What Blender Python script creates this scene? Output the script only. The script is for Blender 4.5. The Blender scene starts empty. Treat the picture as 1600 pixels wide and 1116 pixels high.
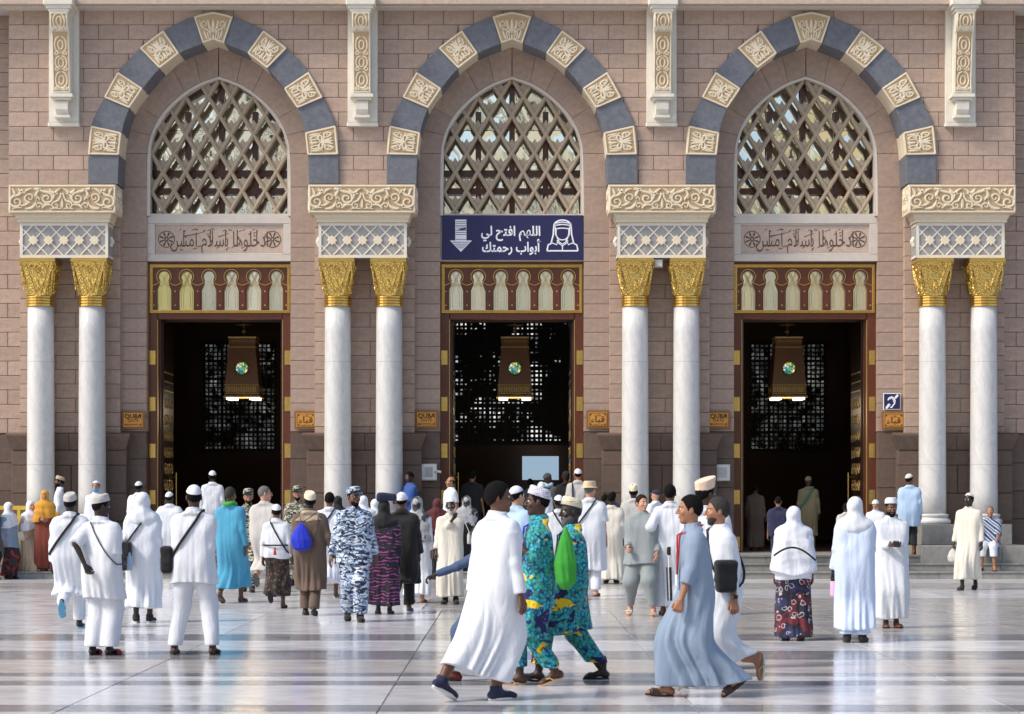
import bpy, math, random
import numpy as np
from mathutils import Vector, Matrix
random.seed(7); np.random.seed(7)
SC = bpy.context.scene
COL = SC.collection
# ------------------------------------------------------------------ camera, sky, sun, exposure
F = 3330.0                    # focal length in pixels of the 1600 px wide photograph
EYE = 1.58
cam = bpy.data.cameras.new('camera'); camo = bpy.data.objects.new('camera', cam); COL.objects.link(camo)
camo.location = (0, 0, EYE); camo.rotation_euler = (math.radians(90), 0, 0)
cam.sensor_width = 36; cam.lens = 36 * F / 1600; cam.shift_y = 224 / 1600
cam.clip_start = .5; cam.clip_end = 2000
cam.dof.use_dof = True; cam.dof.focus_distance = 36; cam.dof.aperture_fstop = 8
SC.camera = camo
SUN_EL, SUN_AZ = 45, -64      # azimuth from the viewing direction reversed: sun stands left of and behind the camera
sd = Vector((math.sin(math.radians(SUN_AZ)) * math.cos(math.radians(SUN_EL)), -math.cos(math.radians(SUN_AZ)) * math.cos(math.radians(SUN_EL)), math.sin(math.radians(SUN_EL))))
W = bpy.data.worlds.new('World'); SC.world = W; W.use_nodes = True
wn = W.node_tree; bg = wn.nodes['Background']
sky = wn.nodes.new('ShaderNodeTexSky'); sky.sky_type = 'NISHITA'; sky.sun_disc = False
sky.sun_elevation = math.radians(SUN_EL); sky.sun_rotation = math.atan2(sd.x, sd.y)
sky.air_density = 1.0; sky.dust_density = 2.6; sky.ozone_density = 1.0
wn.links.new(sky.outputs[0], bg.inputs[0]); bg.inputs[1].default_value = .105
sl = bpy.data.lights.new('sun', 'SUN'); sl.energy = 1.5; sl.angle = math.radians(11); sl.color = (1, .93, .82)
so = bpy.data.objects.new('sun', sl); COL.objects.link(so); so.rotation_euler = sd.to_track_quat('Z', 'Y').to_euler(); so.location = sd * 60
SC.view_settings.view_transform = 'Standard'; SC.view_settings.look = 'None'
SC.view_settings.exposure = .93; SC.view_settings.gamma = 1; SC.view_settings.use_curve_mapping = False
SC.cycles.max_bounces = 6; SC.cycles.glossy_bounces = 3; SC.cycles.diffuse_bounces = 3; SC.cycles.use_denoising = True
SC.cycles.sample_clamp_indirect = 4

# ------------------------------------------------------------------ helpers
def fx(px, Y): return (px - 800) * Y / F
def fz(py, Y): return EYE - (py - 782) * Y / F
def srgb(r, g, b):
    f = lambda c: (c / 12.92 if c <= .04045 else ((c + .055) / 1.055) ** 2.4)
    return (f(r / 255), f(g / 255), f(b / 255), 1)
class NT:
    def __init__(s, name):
        s.m = bpy.data.materials.new(name); s.m.use_nodes = True; s.t = s.m.node_tree
        s.b = s.t.nodes['Principled BSDF']
    def n(s, t, **k):
        x = s.t.nodes.new('ShaderNode' + t)
        for a, v in k.items(): setattr(x, a, v)
        return x
    def l(s, a, b): s.t.links.new(a, b)
    def coord(s, scale=(1, 1, 1), kind='Object'):
        c = s.n('TexCoord'); m = s.n('Mapping'); m.inputs['Scale'].default_value = scale
        s.l(c.outputs[kind], m.inputs[0]); return m.outputs[0]
    def noise(s, co, scale, detail=4, rough=.55, dist=0):
        x = s.n('TexNoise'); x.inputs['Scale'].default_value = scale; x.inputs['Detail'].default_value = detail
        x.inputs['Roughness'].default_value = rough; x.inputs['Distortion'].default_value = dist
        s.l(co, x.inputs['Vector']); return x.outputs['Fac']
    def ramp(s, fac, stops, interp='LINEAR'):
        r = s.n('ValToRGB'); e = r.color_ramp; e.interpolation = interp
        while len(e.elements) < len(stops): e.elements.new(.5)
        for el, (p, c) in zip(e.elements, stops):
            el.position = p; el.color = c if len(c) == 4 else (*c, 1)
        s.l(fac, r.inputs[0]); return r.outputs[0]
    def mix(s, f, a, b, mode='MIX'):
        x = s.n('MixRGB', blend_type=mode)
        for i, v in ((0, f), (1, a), (2, b)):
            if isinstance(v, (int, float)): x.inputs[i].default_value = v
            elif isinstance(v, tuple): x.inputs[i].default_value = v
            else: s.l(v, x.inputs[i])
        return x.outputs[0]
    def bump(s, h, strength=.3, dist=.01):
        b = s.n('Bump'); b.inputs['Strength'].default_value = strength; b.inputs['Distance'].default_value = dist
        s.l(h, b.inputs['Height']); s.l(b.outputs[0], s.b.inputs['Normal'])
    def set(s, col=None, rough=None, metal=None, **k):
        if col is not None:
            if isinstance(col, tuple): s.b.inputs['Base Color'].default_value = col
            else: s.l(col, s.b.inputs['Base Color'])
        if rough is not None:
            if isinstance(rough, (int, float)): s.b.inputs['Roughness'].default_value = rough
            else: s.l(rough, s.b.inputs['Roughness'])
        if metal is not None: s.b.inputs['Metallic'].default_value = metal
        for a, v in k.items(): s.b.inputs[a.replace('_', ' ')].default_value = v
        return s.m
def scl(c, k): return (c[0] * k, c[1] * k, c[2] * k, 1)
def plain(name, col, rough=.6, metal=0, bump=0, bs=60, **k):
    t = NT(name); co = t.coord()
    n = t.noise(co, bs, 3)
    t.set(t.mix(n, scl(col, .88), scl(col, 1.1)), rough, metal, **k)
    if bump: t.bump(n, bump, .006)
    return t.m
def stone(name, c1, c2, grain=220, rand=.16, rough=.75, bump=.25, stain=None):
    t = NT(name); co = t.coord(kind='Generated' if False else 'Object')
    g = t.n('NewGeometry'); c = t.n('TexCoord')
    big = t.noise(co, 1.3, 4); fine = t.noise(co, grain, 2, .8); mid = t.noise(co, 9, 5)
    oi = t.n('ObjectInfo')
    base = t.mix(big, c1, c2)
    base = t.mix(.5, base, t.ramp(mid, [(.3, scl(c1, .8)), (.7, scl(c2, 1.12))]))
    spk = t.ramp(fine, [(.3, (.74, .72, .72)), (.5, (1, 1, 1)), (.7, (1.2, 1.19, 1.17))])
    base = t.mix(.75, base, spk, 'MULTIPLY')
    rv = t.ramp(oi.outputs['Random'], [(0, (1 - rand, 1 - rand * 1.05, 1 - rand * 1.1)), (.35, (1 - rand*.2, 1-rand*.3, 1-rand*.3)), (.7, (1.02, 1, .99)), (1, (1 + rand, 1 + rand * .85, 1 + rand * .8))])
    base = t.mix(1, base, rv, 'MULTIPLY')
    if stain:
        st = t.noise(t.coord((1, 1, .35)), 2.2, 6, .65)
        base = t.mix(t.ramp(st, [(.52, (0, 0, 0)), (.75, (.5, .5, .5))]), base, stain)
    t.set(base, rough); t.bump(fine, bump, .003)
    return t.m
def marble(name, base, vein, scale=1.0, rough=.3, veinamt=.5, **k):
    t = NT(name); co = t.coord((1, 1, .45))
    n1 = t.noise(co, 2.2 * scale, 8, .62, 1.6)
    v = t.ramp(n1, [(.44, (0, 0, 0)), (.497, (1, 1, 1)), (.503, (1, 1, 1)), (.56, (0, 0, 0))])
    n2 = t.noise(co, 1.1 * scale, 6, .6, .5)
    oi = t.n('ObjectInfo')
    c = t.mix(t.ramp(n2, [(.3, (0, 0, 0)), (.8, (1, 1, 1))]), base, t.mix(.25, base, vein))
    c = t.mix(t.mix(veinamt, (0, 0, 0, 1), v), c, vein)
    c = t.mix(1, c, t.ramp(oi.outputs['Random'], [(0, (.94, .94, .95)), (1, (1.03, 1.03, 1.02))]), 'MULTIPLY')
    t.set(c, rough, **k); return t.m
M = {}
M['stone'] = stone('pink_granite', srgb(168, 145, 129), srgb(181, 160, 145), grain=48, rand=.10, bump=.2, stain=srgb(160, 128, 108))
M['stone_jamb'] = stone('smooth_pink_granite', srgb(160, 138, 123), srgb(172, 151, 137), grain=60, rand=.07, bump=.1, rough=.6)
M['stone_dark'] = stone('brown_granite', srgb(94, 77, 67), srgb(108, 90, 79), grain=60, rand=.14, rough=.55)
M['blue'] = stone('blue_granite', srgb(94, 98, 107), srgb(114, 117, 125), grain=42, rand=.08, rough=.6)
M['step'] = stone('grey_granite', srgb(128, 128, 124), srgb(148, 148, 143), grain=160, rand=.08, rough=.6)
M['cream'] = plain('cream_carving', srgb(226, 212, 186), .6, bump=.15, bs=30)
M['creamdim'] = plain('cream_moulding', srgb(214, 200, 176), .65, bump=.15, bs=20)
M['tan'] = plain('tan_carving_ground', srgb(184, 158, 122), .8, bs=14)
M['white'] = plain('white_plaster', srgb(222, 216, 202), .6, bs=8)
M['frame_stone'] = plain('pale_marble_frame', srgb(205, 196, 186), .5, bs=6)
M['joint'] = plain('dark_joint', srgb(104, 86, 76), .9)
M['panelstone'] = stone('carved_panel_stone', srgb(188, 168, 152), srgb(198, 178, 162), rand=.03)
M['grey_panel'] = stone('grey_inlay', srgb(146, 145, 145), srgb(160, 159, 158), grain=150, rand=.03)
M['lattice'] = plain('lattice_stone', srgb(176, 160, 138), .7, bump=.2, bs=40)
M['shaft'] = marble('column_marble', srgb(214, 213, 211), srgb(172, 172, 174), 1.2, .28, .3)
def wood(name, c1, c2, rough=.3):
    t = NT(name); co = t.coord((8, 8, .6)); n = t.noise(co, 6, 5, .6, .6)
    t.set(t.mix(n, c1, c2), rough, **{'Coat_Weight': .25}); return t.m
M['wood'] = wood('mahogany', srgb(72, 32, 18), srgb(112, 56, 30))
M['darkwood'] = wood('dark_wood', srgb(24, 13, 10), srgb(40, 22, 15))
def gold(name, c=(.86, .58, .17, 1), rough=.3, pat=None, scale=40, strength=.6):
    t = NT(name); co = t.coord()
    n = t.noise(co, 7, 4)
    t.set(t.mix(n, c, scl(c, .72)), rough, .9)
    if pat == 'carved':
        v = t.n('TexVoronoi', feature='DISTANCE_TO_EDGE'); v.inputs['Scale'].default_value = scale; t.l(co, v.inputs['Vector'])
        h = t.ramp(v.outputs['Distance'], [(.02, (0, 0, 0)), (.22, (1, 1, 1))])
        w = t.noise(co, scale * .8, 2, .5, 2)
        t.bump(t.mix(.5, h, w), strength, .012)
        t.l(t.mix(t.ramp(v.outputs['Distance'], [(.02, (.8, .8, .8)), (.12, (0, 0, 0))]), t.mix(n, c, scl(c, .8)), (.24, .12, .025, 1)), t.b.inputs['Base Color'])
    else:
        t.bump(n, .1, .004)
    return t.m
M['gold'] = gold('polished_gold', rough=.22)
M['goldcarved'] = gold('carved_gold', (.9, .63, .18, 1), .3, 'carved', 17, 1.0)
M['golddull'] = gold('dull_gold', (.62, .42, .16, 1), .4); M['golddull'].node_tree.nodes['Principled BSDF'].inputs['Metallic'].default_value = .6
M['gilt'] = plain('gilt_paint', (.72, .46, .13, 1), .4, .25)
def mirror(name, tint, bumpscale, strength, rough=.02):
    t = NT(name); co = t.coord()
    t.set(tint, rough, .95)
    n = t.noise(co, bumpscale, 2, .5, 1.2); t.bump(n, strength, .05)
    return t.m
M['glass'] = mirror('reflective_glass', (.98, .95, .82, 1), 1.3, .32)
M['glass_fine'] = mirror('reflective_pane_glass', (1, .97, .80, 1), 1.6, .07, .14)
M['glass_yellow'] = mirror('reflective_amber_glass', (1, .9, .42, 1), 1.6, .07, .14)
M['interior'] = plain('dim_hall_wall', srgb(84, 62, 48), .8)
M['black'] = plain('black_metal', srgb(22, 20, 20), .5)
M['navy'] = plain('navy_banner', srgb(32, 31, 80), .5, bs=4)
M['paint_white'] = plain('white_print', srgb(238, 240, 246), .5)
M['boxwhite'] = plain('white_enamel', srgb(214, 214, 212), .4, bs=5)
M['boxglass'] = plain('grey_acrylic', srgb(160, 166, 166), .3)
M['plaque'] = plain('brass_plaque', srgb(214, 150, 70), .38, .35)
M['ink'] = plain('dark_engraving', srgb(48, 26, 12), .7)
M['engrave'] = plain('brown_engraving', srgb(96, 72, 60), .8)
M['brown_panel'] = plain('bronze_panel', srgb(142, 98, 60), .45, .1)
def emit(name, col, st, tex=None):
    t = NT(name); t.set((0, 0, 0, 1), .6)
    t.b.inputs['Emission Strength'].default_value = st
    if tex: t.l(tex(t), t.b.inputs['Emission Color'])
    else: t.b.inputs['Emission Color'].default_value = col
    return t.m
M['tube'] = emit('lamp_glow', (1, .93, .78, 1), 1.6)
def stained(t):
    co = t.coord(); v = t.n('TexVoronoi'); v.inputs['Scale'].default_value = 15; t.l(co, v.inputs['Vector'])
    return t.ramp(v.outputs['Color'], [(.2, (.02, .25, .12)), (.4, (.7, .8, .7)), (.55, (.6, .5, .08)), (.75, (.1, .3, .35))], 'CONSTANT')
M['rosetteglow'] = emit('stained_glass', None, .6, stained)
def sparkle(lo, hi, sc, st):
    def f(t):
        co = t.coord(); n = t.noise(co, 1.1, 4, .6); v = t.n('TexVoronoi'); v.inputs['Scale'].default_value = sc; t.l(co, v.inputs['Vector'])
        a = t.ramp(n, [(lo, (0, 0, 0)), (hi, (1, 1, 1))])
        return t.mix(1, a, t.ramp(v.outputs['Color'], [(.25, (0, 0, 0)), (.5, (.3, .33, .36)), (.8, (.95, .95, .9))]), 'MULTIPLY')
    return f
M['litpane'] = emit('daylit_far_glass', None, .6, sparkle(.515, .58, 5.5, 1))
M['litpane_dim'] = emit('dim_far_glass', None, .13, sparkle(.40, .64, 6.5, 1))
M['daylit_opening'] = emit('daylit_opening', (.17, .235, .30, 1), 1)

class MB:
    def __init__(s): s.v = []; s.f = []; s.mi = []
    def add(s, vs, fs, mi=0):
        o = len(s.v); s.v += [tuple(v) for v in vs]; s.f += [tuple(i + o for i in f) for f in fs]; s.mi += [mi] * len(fs); return s
    def box(s, x0, x1, y0, y1, z0, z1, mi=0, b=0):
        if b <= 0:
            return s.add([(x0,y0,z0),(x1,y0,z0),(x1,y1,z0),(x0,y1,z0),(x0,y0,z1),(x1,y0,z1),(x1,y1,z1),(x0,y1,z1)],
                [(0,3,2,1),(4,5,6,7),(0,1,5,4),(1,2,6,5),(2,3,7,6),(3,0,4,7)], mi)
        return s.prism([(x0,z0),(x1,z0),(x1,z1),(x0,z1)], y0, y1, mi, b)
    def prism(s, poly, y0, y1, mi=0, b=0):      # polygon in x,z (any winding) pushed from front y0 to back y1, front edge chamfered by b
        n = len(poly)
        ar = sum(poly[i][0]*poly[(i+1)%n][1]-poly[(i+1)%n][0]*poly[i][1] for i in range(n))
        if ar < 0: poly = poly[::-1]
        if b > 0:
            cx = sum(p[0] for p in poly)/n; cz = sum(p[1] for p in poly)/n
            ins = []
            for p in poly:
                d = math.hypot(p[0]-cx, p[1]-cz) or 1; k = max(0, 1-1.3*b/d); ins.append((cx+(p[0]-cx)*k, cz+(p[1]-cz)*k))
            vs = [(p[0], y0, p[1]) for p in ins] + [(p[0], y0+b, p[1]) for p in poly] + [(p[0], y1, p[1]) for p in poly]
            fs = [tuple(range(n))] + [(i, n+i, n+(i+1)%n, (i+1)%n) for i in range(n)] + [(n+i, 2*n+i, 2*n+(i+1)%n, n+(i+1)%n) for i in range(n)] + [tuple(range(3*n-1, 2*n-1, -1))]
        else:
            vs = [(p[0], y0, p[1]) for p in poly] + [(p[0], y1, p[1]) for p in poly]
            fs = [tuple(range(n))] + [(i, n+i, n+(i+1)%n, (i+1)%n) for i in range(n)] + [tuple(range(2*n-1, n-1, -1))]
        return s.add(vs, fs, mi)
    def tube(s, pts, r, mi=0, n=6, cap=True, closed=False):
        pts = [Vector(p) for p in pts]; m = len(pts); rr = r if isinstance(r, (list, tuple)) else [r]*m
        vs = []; up = None
        for i, p in enumerate(pts):
            a = pts[(i-1) % m] if (closed or i > 0) else p; c = pts[(i+1) % m] if (closed or i < m-1) else p
            d = (c-a).normalized()
            if up is None:
                up = Vector((0,0,1)) if abs(d.z) < .9 else Vector((1,0,0))
            x = d.cross(up).normalized(); up = x.cross(d).normalized()
            for k in range(n):
                t = 2*math.pi*k/n; vs.append(p + (x*math.cos(t)+up*math.sin(t))*rr[i])
        fs = []
        for i in range(m if closed else m-1):
            j = (i+1) % m
            for k in range(n): fs.append((i*n+k, i*n+(k+1)%n, j*n+(k+1)%n, j*n+k))
        if cap and not closed: fs += [tuple(range(n-1,-1,-1)), tuple(range((m-1)*n, m*n))]
        return s.add(vs, fs, mi)
    def lathe(s, prof, c=(0,0,0), n=32, mi=0, sq=None):
        vs = []
        for (r, z) in prof:
            for k in range(n):
                t = 2*math.pi*(k+.5)/n; vs.append((c[0]+r*math.cos(t), c[1]+r*math.sin(t), c[2]+z))
        fs = [(i*n+k, i*n+(k+1)%n, (i+1)*n+(k+1)%n, (i+1)*n+k) for i in range(len(prof)-1) for k in range(n)]
        fs += [tuple(range(n-1,-1,-1)), tuple(range((len(prof)-1)*n, len(prof)*n))]
        return s.add(vs, fs, mi)
    def ribbon(s, pts, w, y, h, mi=0):          # raised relief line in the x,z plane; w half widths; ridge stands h in front of y
        m = len(pts); vs = []
        for i, p in enumerate(pts):
            a = pts[max(0,i-1)]; c = pts[min(m-1,i+1)]; dx, dz = c[0]-a[0], c[1]-a[1]; L = math.hypot(dx,dz) or 1
            nx, nz = -dz/L, dx/L; ww = w[i] if isinstance(w, (list, tuple)) else w
            vs += [(p[0]+nx*ww, y, p[1]+nz*ww), (p[0]+nx*ww*.5, y-h, p[1]+nz*ww*.5), (p[0]-nx*ww*.5, y-h, p[1]-nz*ww*.5), (p[0]-nx*ww, y, p[1]-nz*ww)]
        fs = []
        for i in range(m-1):
            for k in range(3): fs.append((i*4+k, (i+1)*4+k, (i+1)*4+k+1, i*4+k+1))
        fs += [(0, 1, 2, 3), tuple((m-1)*4+k for k in (3, 2, 1, 0))]
        return s.add(vs, fs, mi)
    def mesh(s, name, mats, smooth=False):
        me = bpy.data.meshes.new(name); me.from_pydata(s.v, [], s.f)
        for m in (mats if isinstance(mats, list) else [mats]): me.materials.append(m)
        if any(s.mi): me.polygons.foreach_set('material_index', s.mi)
        if smooth: me.polygons.foreach_set('use_smooth', [True]*len(me.polygons))
        me.update(); return me
    def build(s, name, mats, parent=None, smooth=False, loc=(0,0,0)):
        return obj(name, s.mesh(name, mats, smooth), parent, loc)
def obj(name, me, parent=None, loc=(0,0,0)):
    o = bpy.data.objects.new(name, me); COL.objects.link(o); o.location = loc
    if parent: o.parent = parent
    return o
def tag(o, label=None, cat=None, group=None, kind=None):
    for k, v in (('label', label), ('category', cat), ('group', group), ('kind', kind)):
        if v: o[k] = v
    return o
def empty(name, loc=(0,0,0), parent=None):
    o = bpy.data.objects.new(name, None); COL.objects.link(o); o.location = loc; o.empty_display_size = .2
    if parent: o.parent = parent
    return o
TXT = []
def text(s, size, parent, loc, mat, name='lettering', ext=.003, rot=(math.radians(90),0,0), sx=1, bold=0, align='CENTER'):
    c = bpy.data.curves.new(name, 'FONT'); c.body = s; c.size = size; c.align_x = align; c.align_y = 'CENTER'; c.extrude = ext; c.offset = bold
    c.materials.append(mat); c.resolution_u = 3
    o = bpy.data.objects.new(name, c); COL.objects.link(o); o.parent = parent; o.location = loc; o.rotation_euler = rot; o.scale = (sx, 1, 1); TXT.append(o); return o
# Arabic shaping: presentation forms, laid out in visual order
AR = {'ا':('\uFE8D','\uFE8E',None,None),'أ':('\uFE83','\uFE84',None,None),'آ':('\uFE81','\uFE82',None,None),'ب':('\uFE8F','\uFE90','\uFE91','\uFE92'),'ت':('\uFE95','\uFE96','\uFE97','\uFE98'),
 'ح':('\uFEA1','\uFEA2','\uFEA3','\uFEA4'),'خ':('\uFEA5','\uFEA6','\uFEA7','\uFEA8'),'د':('\uFEA9','\uFEAA',None,None),'ر':('\uFEAD','\uFEAE',None,None),'س':('\uFEB1','\uFEB2','\uFEB3','\uFEB4'),
 'ف':('\uFED1','\uFED2','\uFED3','\uFED4'),'ق':('\uFED5','\uFED6','\uFED7','\uFED8'),'ك':('\uFED9','\uFEDA','\uFEDB','\uFEDC'),'ل':('\uFEDD','\uFEDE','\uFEDF','\uFEE0'),'م':('\uFEE1','\uFEE2','\uFEE3','\uFEE4'),
 'ن':('\uFEE5','\uFEE6','\uFEE7','\uFEE8'),'ه':('\uFEE9','\uFEEA','\uFEEB','\uFEEC'),'و':('\uFEED','\uFEEE',None,None),'ي':('\uFEF1','\uFEF2','\uFEF3','\uFEF4'),'ء':('\uFE80',None,None,None),'\uFEFB':('\uFEFB','\uFEFC',None,None)}
def arab(s):
    s = s.replace('لا', '\uFEFB'); out = []
    for i, ch in enumerate(s):
        if ch not in AR: out.append(ch); continue
        f = AR[ch]; p = s[i-1] if i else ' '; n = s[i+1] if i+1 < len(s) else ' '
        pj = p in AR and AR[p][2] is not None and f[1] is not None
        nj = n in AR and AR[n][1] is not None and f[2] is not None
        out.append(f[3] if pj and nj else f[1] if pj else f[2] if nj else f[0])
    return ''.join(reversed(out))
def spiral(cx, cz, r, turns, a0, d, n=22, tail=None):
    pts = []
    for i in range(n):
        t = i/(n-1); a = a0 + d*turns*2*math.pi*t; rr = r*(1-t)**.8 + .04*r
        pts.append((cx+rr*math.cos(a), cz+rr*math.sin(a)))
    return (tail or []) + pts
def arabesque(kind):
    """relief curves in a unit square u,v (-1..1, 0..1) as (points, widths)"""
    cs = []
    def sp(cx, cz, r, turns, a0, d, w=.035, tail=None):
        p = spiral(cx, cz, r, turns, a0, d, tail=tail); cs.append((p, [w*(1-.55*i/len(p)) for i in range(len(p))]))
    def leaf(x0, z0, x1, z1, bend, w):
        pts = []; n = 9
        for i in range(n):
            t = i/(n-1); mx, mz = -(z1-z0)*bend, (x1-x0)*bend; b = 4*t*(1-t)
            pts.append((x0+(x1-x0)*t+mx*b, z0+(z1-z0)*t+mz*b))
        cs.append((pts, [w*math.sin(math.pi*min(1, .12+.88*i/(n-1)*.98))**.7+.004 for i in range(n)]))
    if kind == 'frieze':
        # half of a long frieze: u -1..1 from the end to the middle axis
        sp(-.80, .36, .27, 1.5, math.pi/2, 1, .085, [(-.55, .9), (-.62, .75), (-.72, .66)])
        sp(-.28, .55, .20, 1.4, -math.pi/2, -1, .07, [(-.62, .2), (-.48, .22), (-.36, .3)])
        sp(.40, .52, .25, 1.5, math.pi/2, -1, .085, [(-.1, .93), (.08, .9), (.25, .82)])
        sp(.74, .22, .15, 1.3, math.pi/2, 1, .07, [(.97, .75), (.92, .55), (.84, .42)])
        sp(.08, .2, .13, 1.2, 0, 1, .06)
        for a in ((-.97, .95, -.86, .62, .1, .07), (-.72, .95, -.45, .78, -.2, .075), (-.5, .7, -.18, .92, .2, .07), (-.46, .08, -.02, .42, -.25, .09), (.0, .5, .2, .95, .2, .08), (.2, .08, .62, .2, .25, .085), (.5, .93, .86, .72, -.2, .09), (.66, .5, .97, .95, .15, .08), (-.95, .06, -.55, .1, .1, .05), (.55, .06, .97, .06, .08, .05), (.98, .1, .98, .5, 0, .05), (-.1, .62, .12, .42, .2, .06)): leaf(*a)
    if kind == 'block':
        for s in (-1, 1):
            sp(s*.46, .27, .26, 1.4, math.pi/2, -s, .09, [(0, .62), (s*.15, .56), (s*.3, .52)])
            sp(s*.62, .78, .17, 1.2, -math.pi/2, s, .08, [(s*.05, .5), (s*.3, .6), (s*.5, .64)])
            leaf(s*.06, .45, s*.30, .95, .14*s, .11); leaf(s*.12, .44, s*.88, .52, -.14*s, .09)
            leaf(s*.06, .12, s*.28, .02+.03, .1*s, .06); leaf(s*.88, .04, s*.86, .42, .1*s, .08)
            leaf(s*.35, .62, s*.7, .97, .15*s, .07)
        leaf(0, .4, 0, .99, 0, .11); leaf(0, .02, 0, .38, 0, .09)
    elif kind == 'key':
        for s in (-1, 1):
            sp(s*.34, .2, .2, 1.3, math.pi/2, -s, .08, [(0, .5), (s*.1, .45), (s*.2, .4)])
            sp(s*.62, .72, .22, 1.3, -math.pi/2, s, .08, [(s*.2, .3), (s*.38, .42), (s*.55, .5)])
            leaf(s*.1, .4, s*.26, .95, -.2*s, .09); leaf(s*.35, .5, s*.42, .95, .1*s, .08); leaf(s*.66, .03, s*.76, .48, -.1*s, .09); leaf(s*.9, .5, s*.9, .95, 0, .05)
        leaf(0, .33, 0, .97, 0, .14); leaf(0, .02, 0, .3, 0, .09)
    return cs
def carve(mb, kind, quad, y, h=.018, mi=1, wscale=1.0):
    """quad: bl, br, tr, tl in x,z; relief drawn in it"""
    bl, br, tr, tl = quad
    def mp(u, v):
        a = (u+1)/2; x = (bl[0]*(1-a)+br[0]*a)*(1-v)+(tl[0]*(1-a)+tr[0]*a)*v; z = (bl[1]*(1-a)+br[1]*a)*(1-v)+(tl[1]*(1-a)+tr[1]*a)*v; return (x, z)
    sc = .5*math.hypot(br[0]-bl[0], br[1]-bl[1])*wscale
    for pts, ws in arabesque(kind): mb.ribbon([mp(*p) for p in pts], [w*sc for w in ws], y, h, mi)
def inset(poly, d):
    n = len(poly); cx = sum(p[0] for p in poly)/n; cz = sum(p[1] for p in poly)/n; out = []
    for p in poly:
        L = math.hypot(p[0]-cx, p[1]-cz); k = 1-d*1.35/L; out.append((cx+(p[0]-cx)*k, cz+(p[1]-cz)*k))
    return out
# ------------------------------------------------------------------ the ground: stone slabs of the forecourt
FLOOR_M = {}
def floor_mat(name, base, vein, rough, dark=False):
    t = NT(name); co = t.coord((.5, 1, 1)); c = t.n('TexCoord')
    n1 = t.noise(co, 1.6, 8, .62, 1.4); v = t.ramp(n1, [(.44, (0,0,0)), (.5, (1,1,1)), (.55, (0,0,0))])
    n2 = t.noise(co, .8, 5, .6)
    oi = t.n('ObjectInfo')
    col = t.mix(n2, base, t.mix(.35, base, vein)); col = t.mix(t.mix(.3, (0,0,0,1), v), col, vein)
    col = t.mix(1, col, t.ramp(oi.outputs['Random'], [(0, (.9,.9,.91)), (1, (1.05,1.04,1.03))]), 'MULTIPLY')
    rn = t.noise(co, 3, 4)
    t.set(col, t.ramp(rn, [(.25, (rough*.55,)*3), (.75, (rough*1.8,)*3)])); t.b.inputs['IOR'].default_value = 1.4
    bn = t.noise(t.coord((1, 1, 1)), 2.2, 2, .4); t.bump(bn, .05, .02)
    return t.m
M['slab'] = floor_mat('polished_white_marble', srgb(214, 214, 216), srgb(180, 180, 183), .15)
M['slabgrey'] = floor_mat('grey_marble', srgb(182, 180, 177), srgb(148, 146, 144), .16)
M['slabwarm'] = floor_mat('warm_marble', srgb(196, 191, 187), srgb(164, 159, 156), .16)
M['slabdark'] = floor_mat('dark_marble_band', srgb(144, 145, 149), srgb(120, 121, 126), .13)
g = MB(); g.box(-400, 400, -300, 600, -.3, -.012); tag(g.build('ground', plain('ground_bedding', srgb(150, 147, 142), .9)), kind='structure')
floor = empty('forecourt_floor'); tag(floor, kind='structure')
def fy(py): return F*EYE/(py-782)
# rows from near to far: (y px of near edge, material)
rows = [(1180, 'slab'), (1112, 'slabdark'), (1101, 'slab'), (1071, 'slabdark'), (1063.5, 'slab'), (1057, 'slabdark'), (1051, 'slabwarm'), (1031, 'slabdark'), (1017, 'slab'),
        (1001, 'slabdark'), (991, 'slabgrey'), (953, 'slabgrey'), (934.5, 'slab'), (921, 'slabgrey'), (911, 'slab'), (903.2, None)]
rnd = random.Random(3)
for i in range(len(rows)-1):
    y0, y1 = fy(rows[i][0]), fy(rows[i+1][0]); mt = rows[i][1]
    w = 2.4; off = .2 if i < 11 else 1.1
    x = -13.2+off-1.2*(1 if mt == 'slabgrey' and i % 2 else 0)
    while x < 13:
        m_ = mt
        if mt == 'slabgrey' and x < -1.5 and i < 12: m_ = 'slab'
        if mt == 'slabdark' and i == 5 and abs(x) < 2: m_ = 'slabdark'
        b = MB(); b.prism([(0, 0), (w-.013, 0), (w-.013, y1-y0-.012), (0, y1-y0-.012)], 0, .06, 0, .003)
        b.v = [(v[0], v[2], -v[1]) for v in b.v]
        o = b.build('slab', M[m_], floor, loc=(x, y0, rnd.uniform(-.0006, .0006))); x += w
far = MB(); far.box(-60, -13.2, 2, 42.7, -.06, 0); far.box(13.4, 60, 2, 42.7, -.06, 0); far.box(-13.1, 13.3, -60, fy(1180)-.01, -.06, 0)
o = far.build('outer_paving', M['slab'], floor)
# ------------------------------------------------------------------ steps and landing
steps = empty('entrance_steps'); tag(steps, kind='structure')
def stoneblocks(parent, name, mat, x0, x1, y0, y1, z0, z1, w, off=0, gap=.006, seed=1, b=.006):
    r = random.Random(seed); x = x0-off
    while x < x1-.05:
        a, c = max(x, x0), min(x+w, x1)
        if c-a > .06:
            bb = MB(); bb.box(0, c-a-gap, 0, y1-y0, 0, z1-z0-.003, 0, b); bb.build(name, mat, parent, loc=(a, y0+r.uniform(0, .003), z0))
        x += w
for k in range(3):
    y = 42.8+.35*k
    stoneblocks(steps, 'step_slab', M['step'], -13, 13, y-.02, y+.36, .155*k+.115, .155*(k+1), 2.0, .7*k, seed=k)      # tread
    stoneblocks(steps, 'riser_block', M['step'], -13, 13, y, y+.3, .155*k, .155*k+.112, 2.0, .7*k+.4, seed=k+5)
ld = MB(); ld.box(-13, 13, 43.86, 46.6, .1, .462); ld.build('landing', M['step'], steps)
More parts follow.
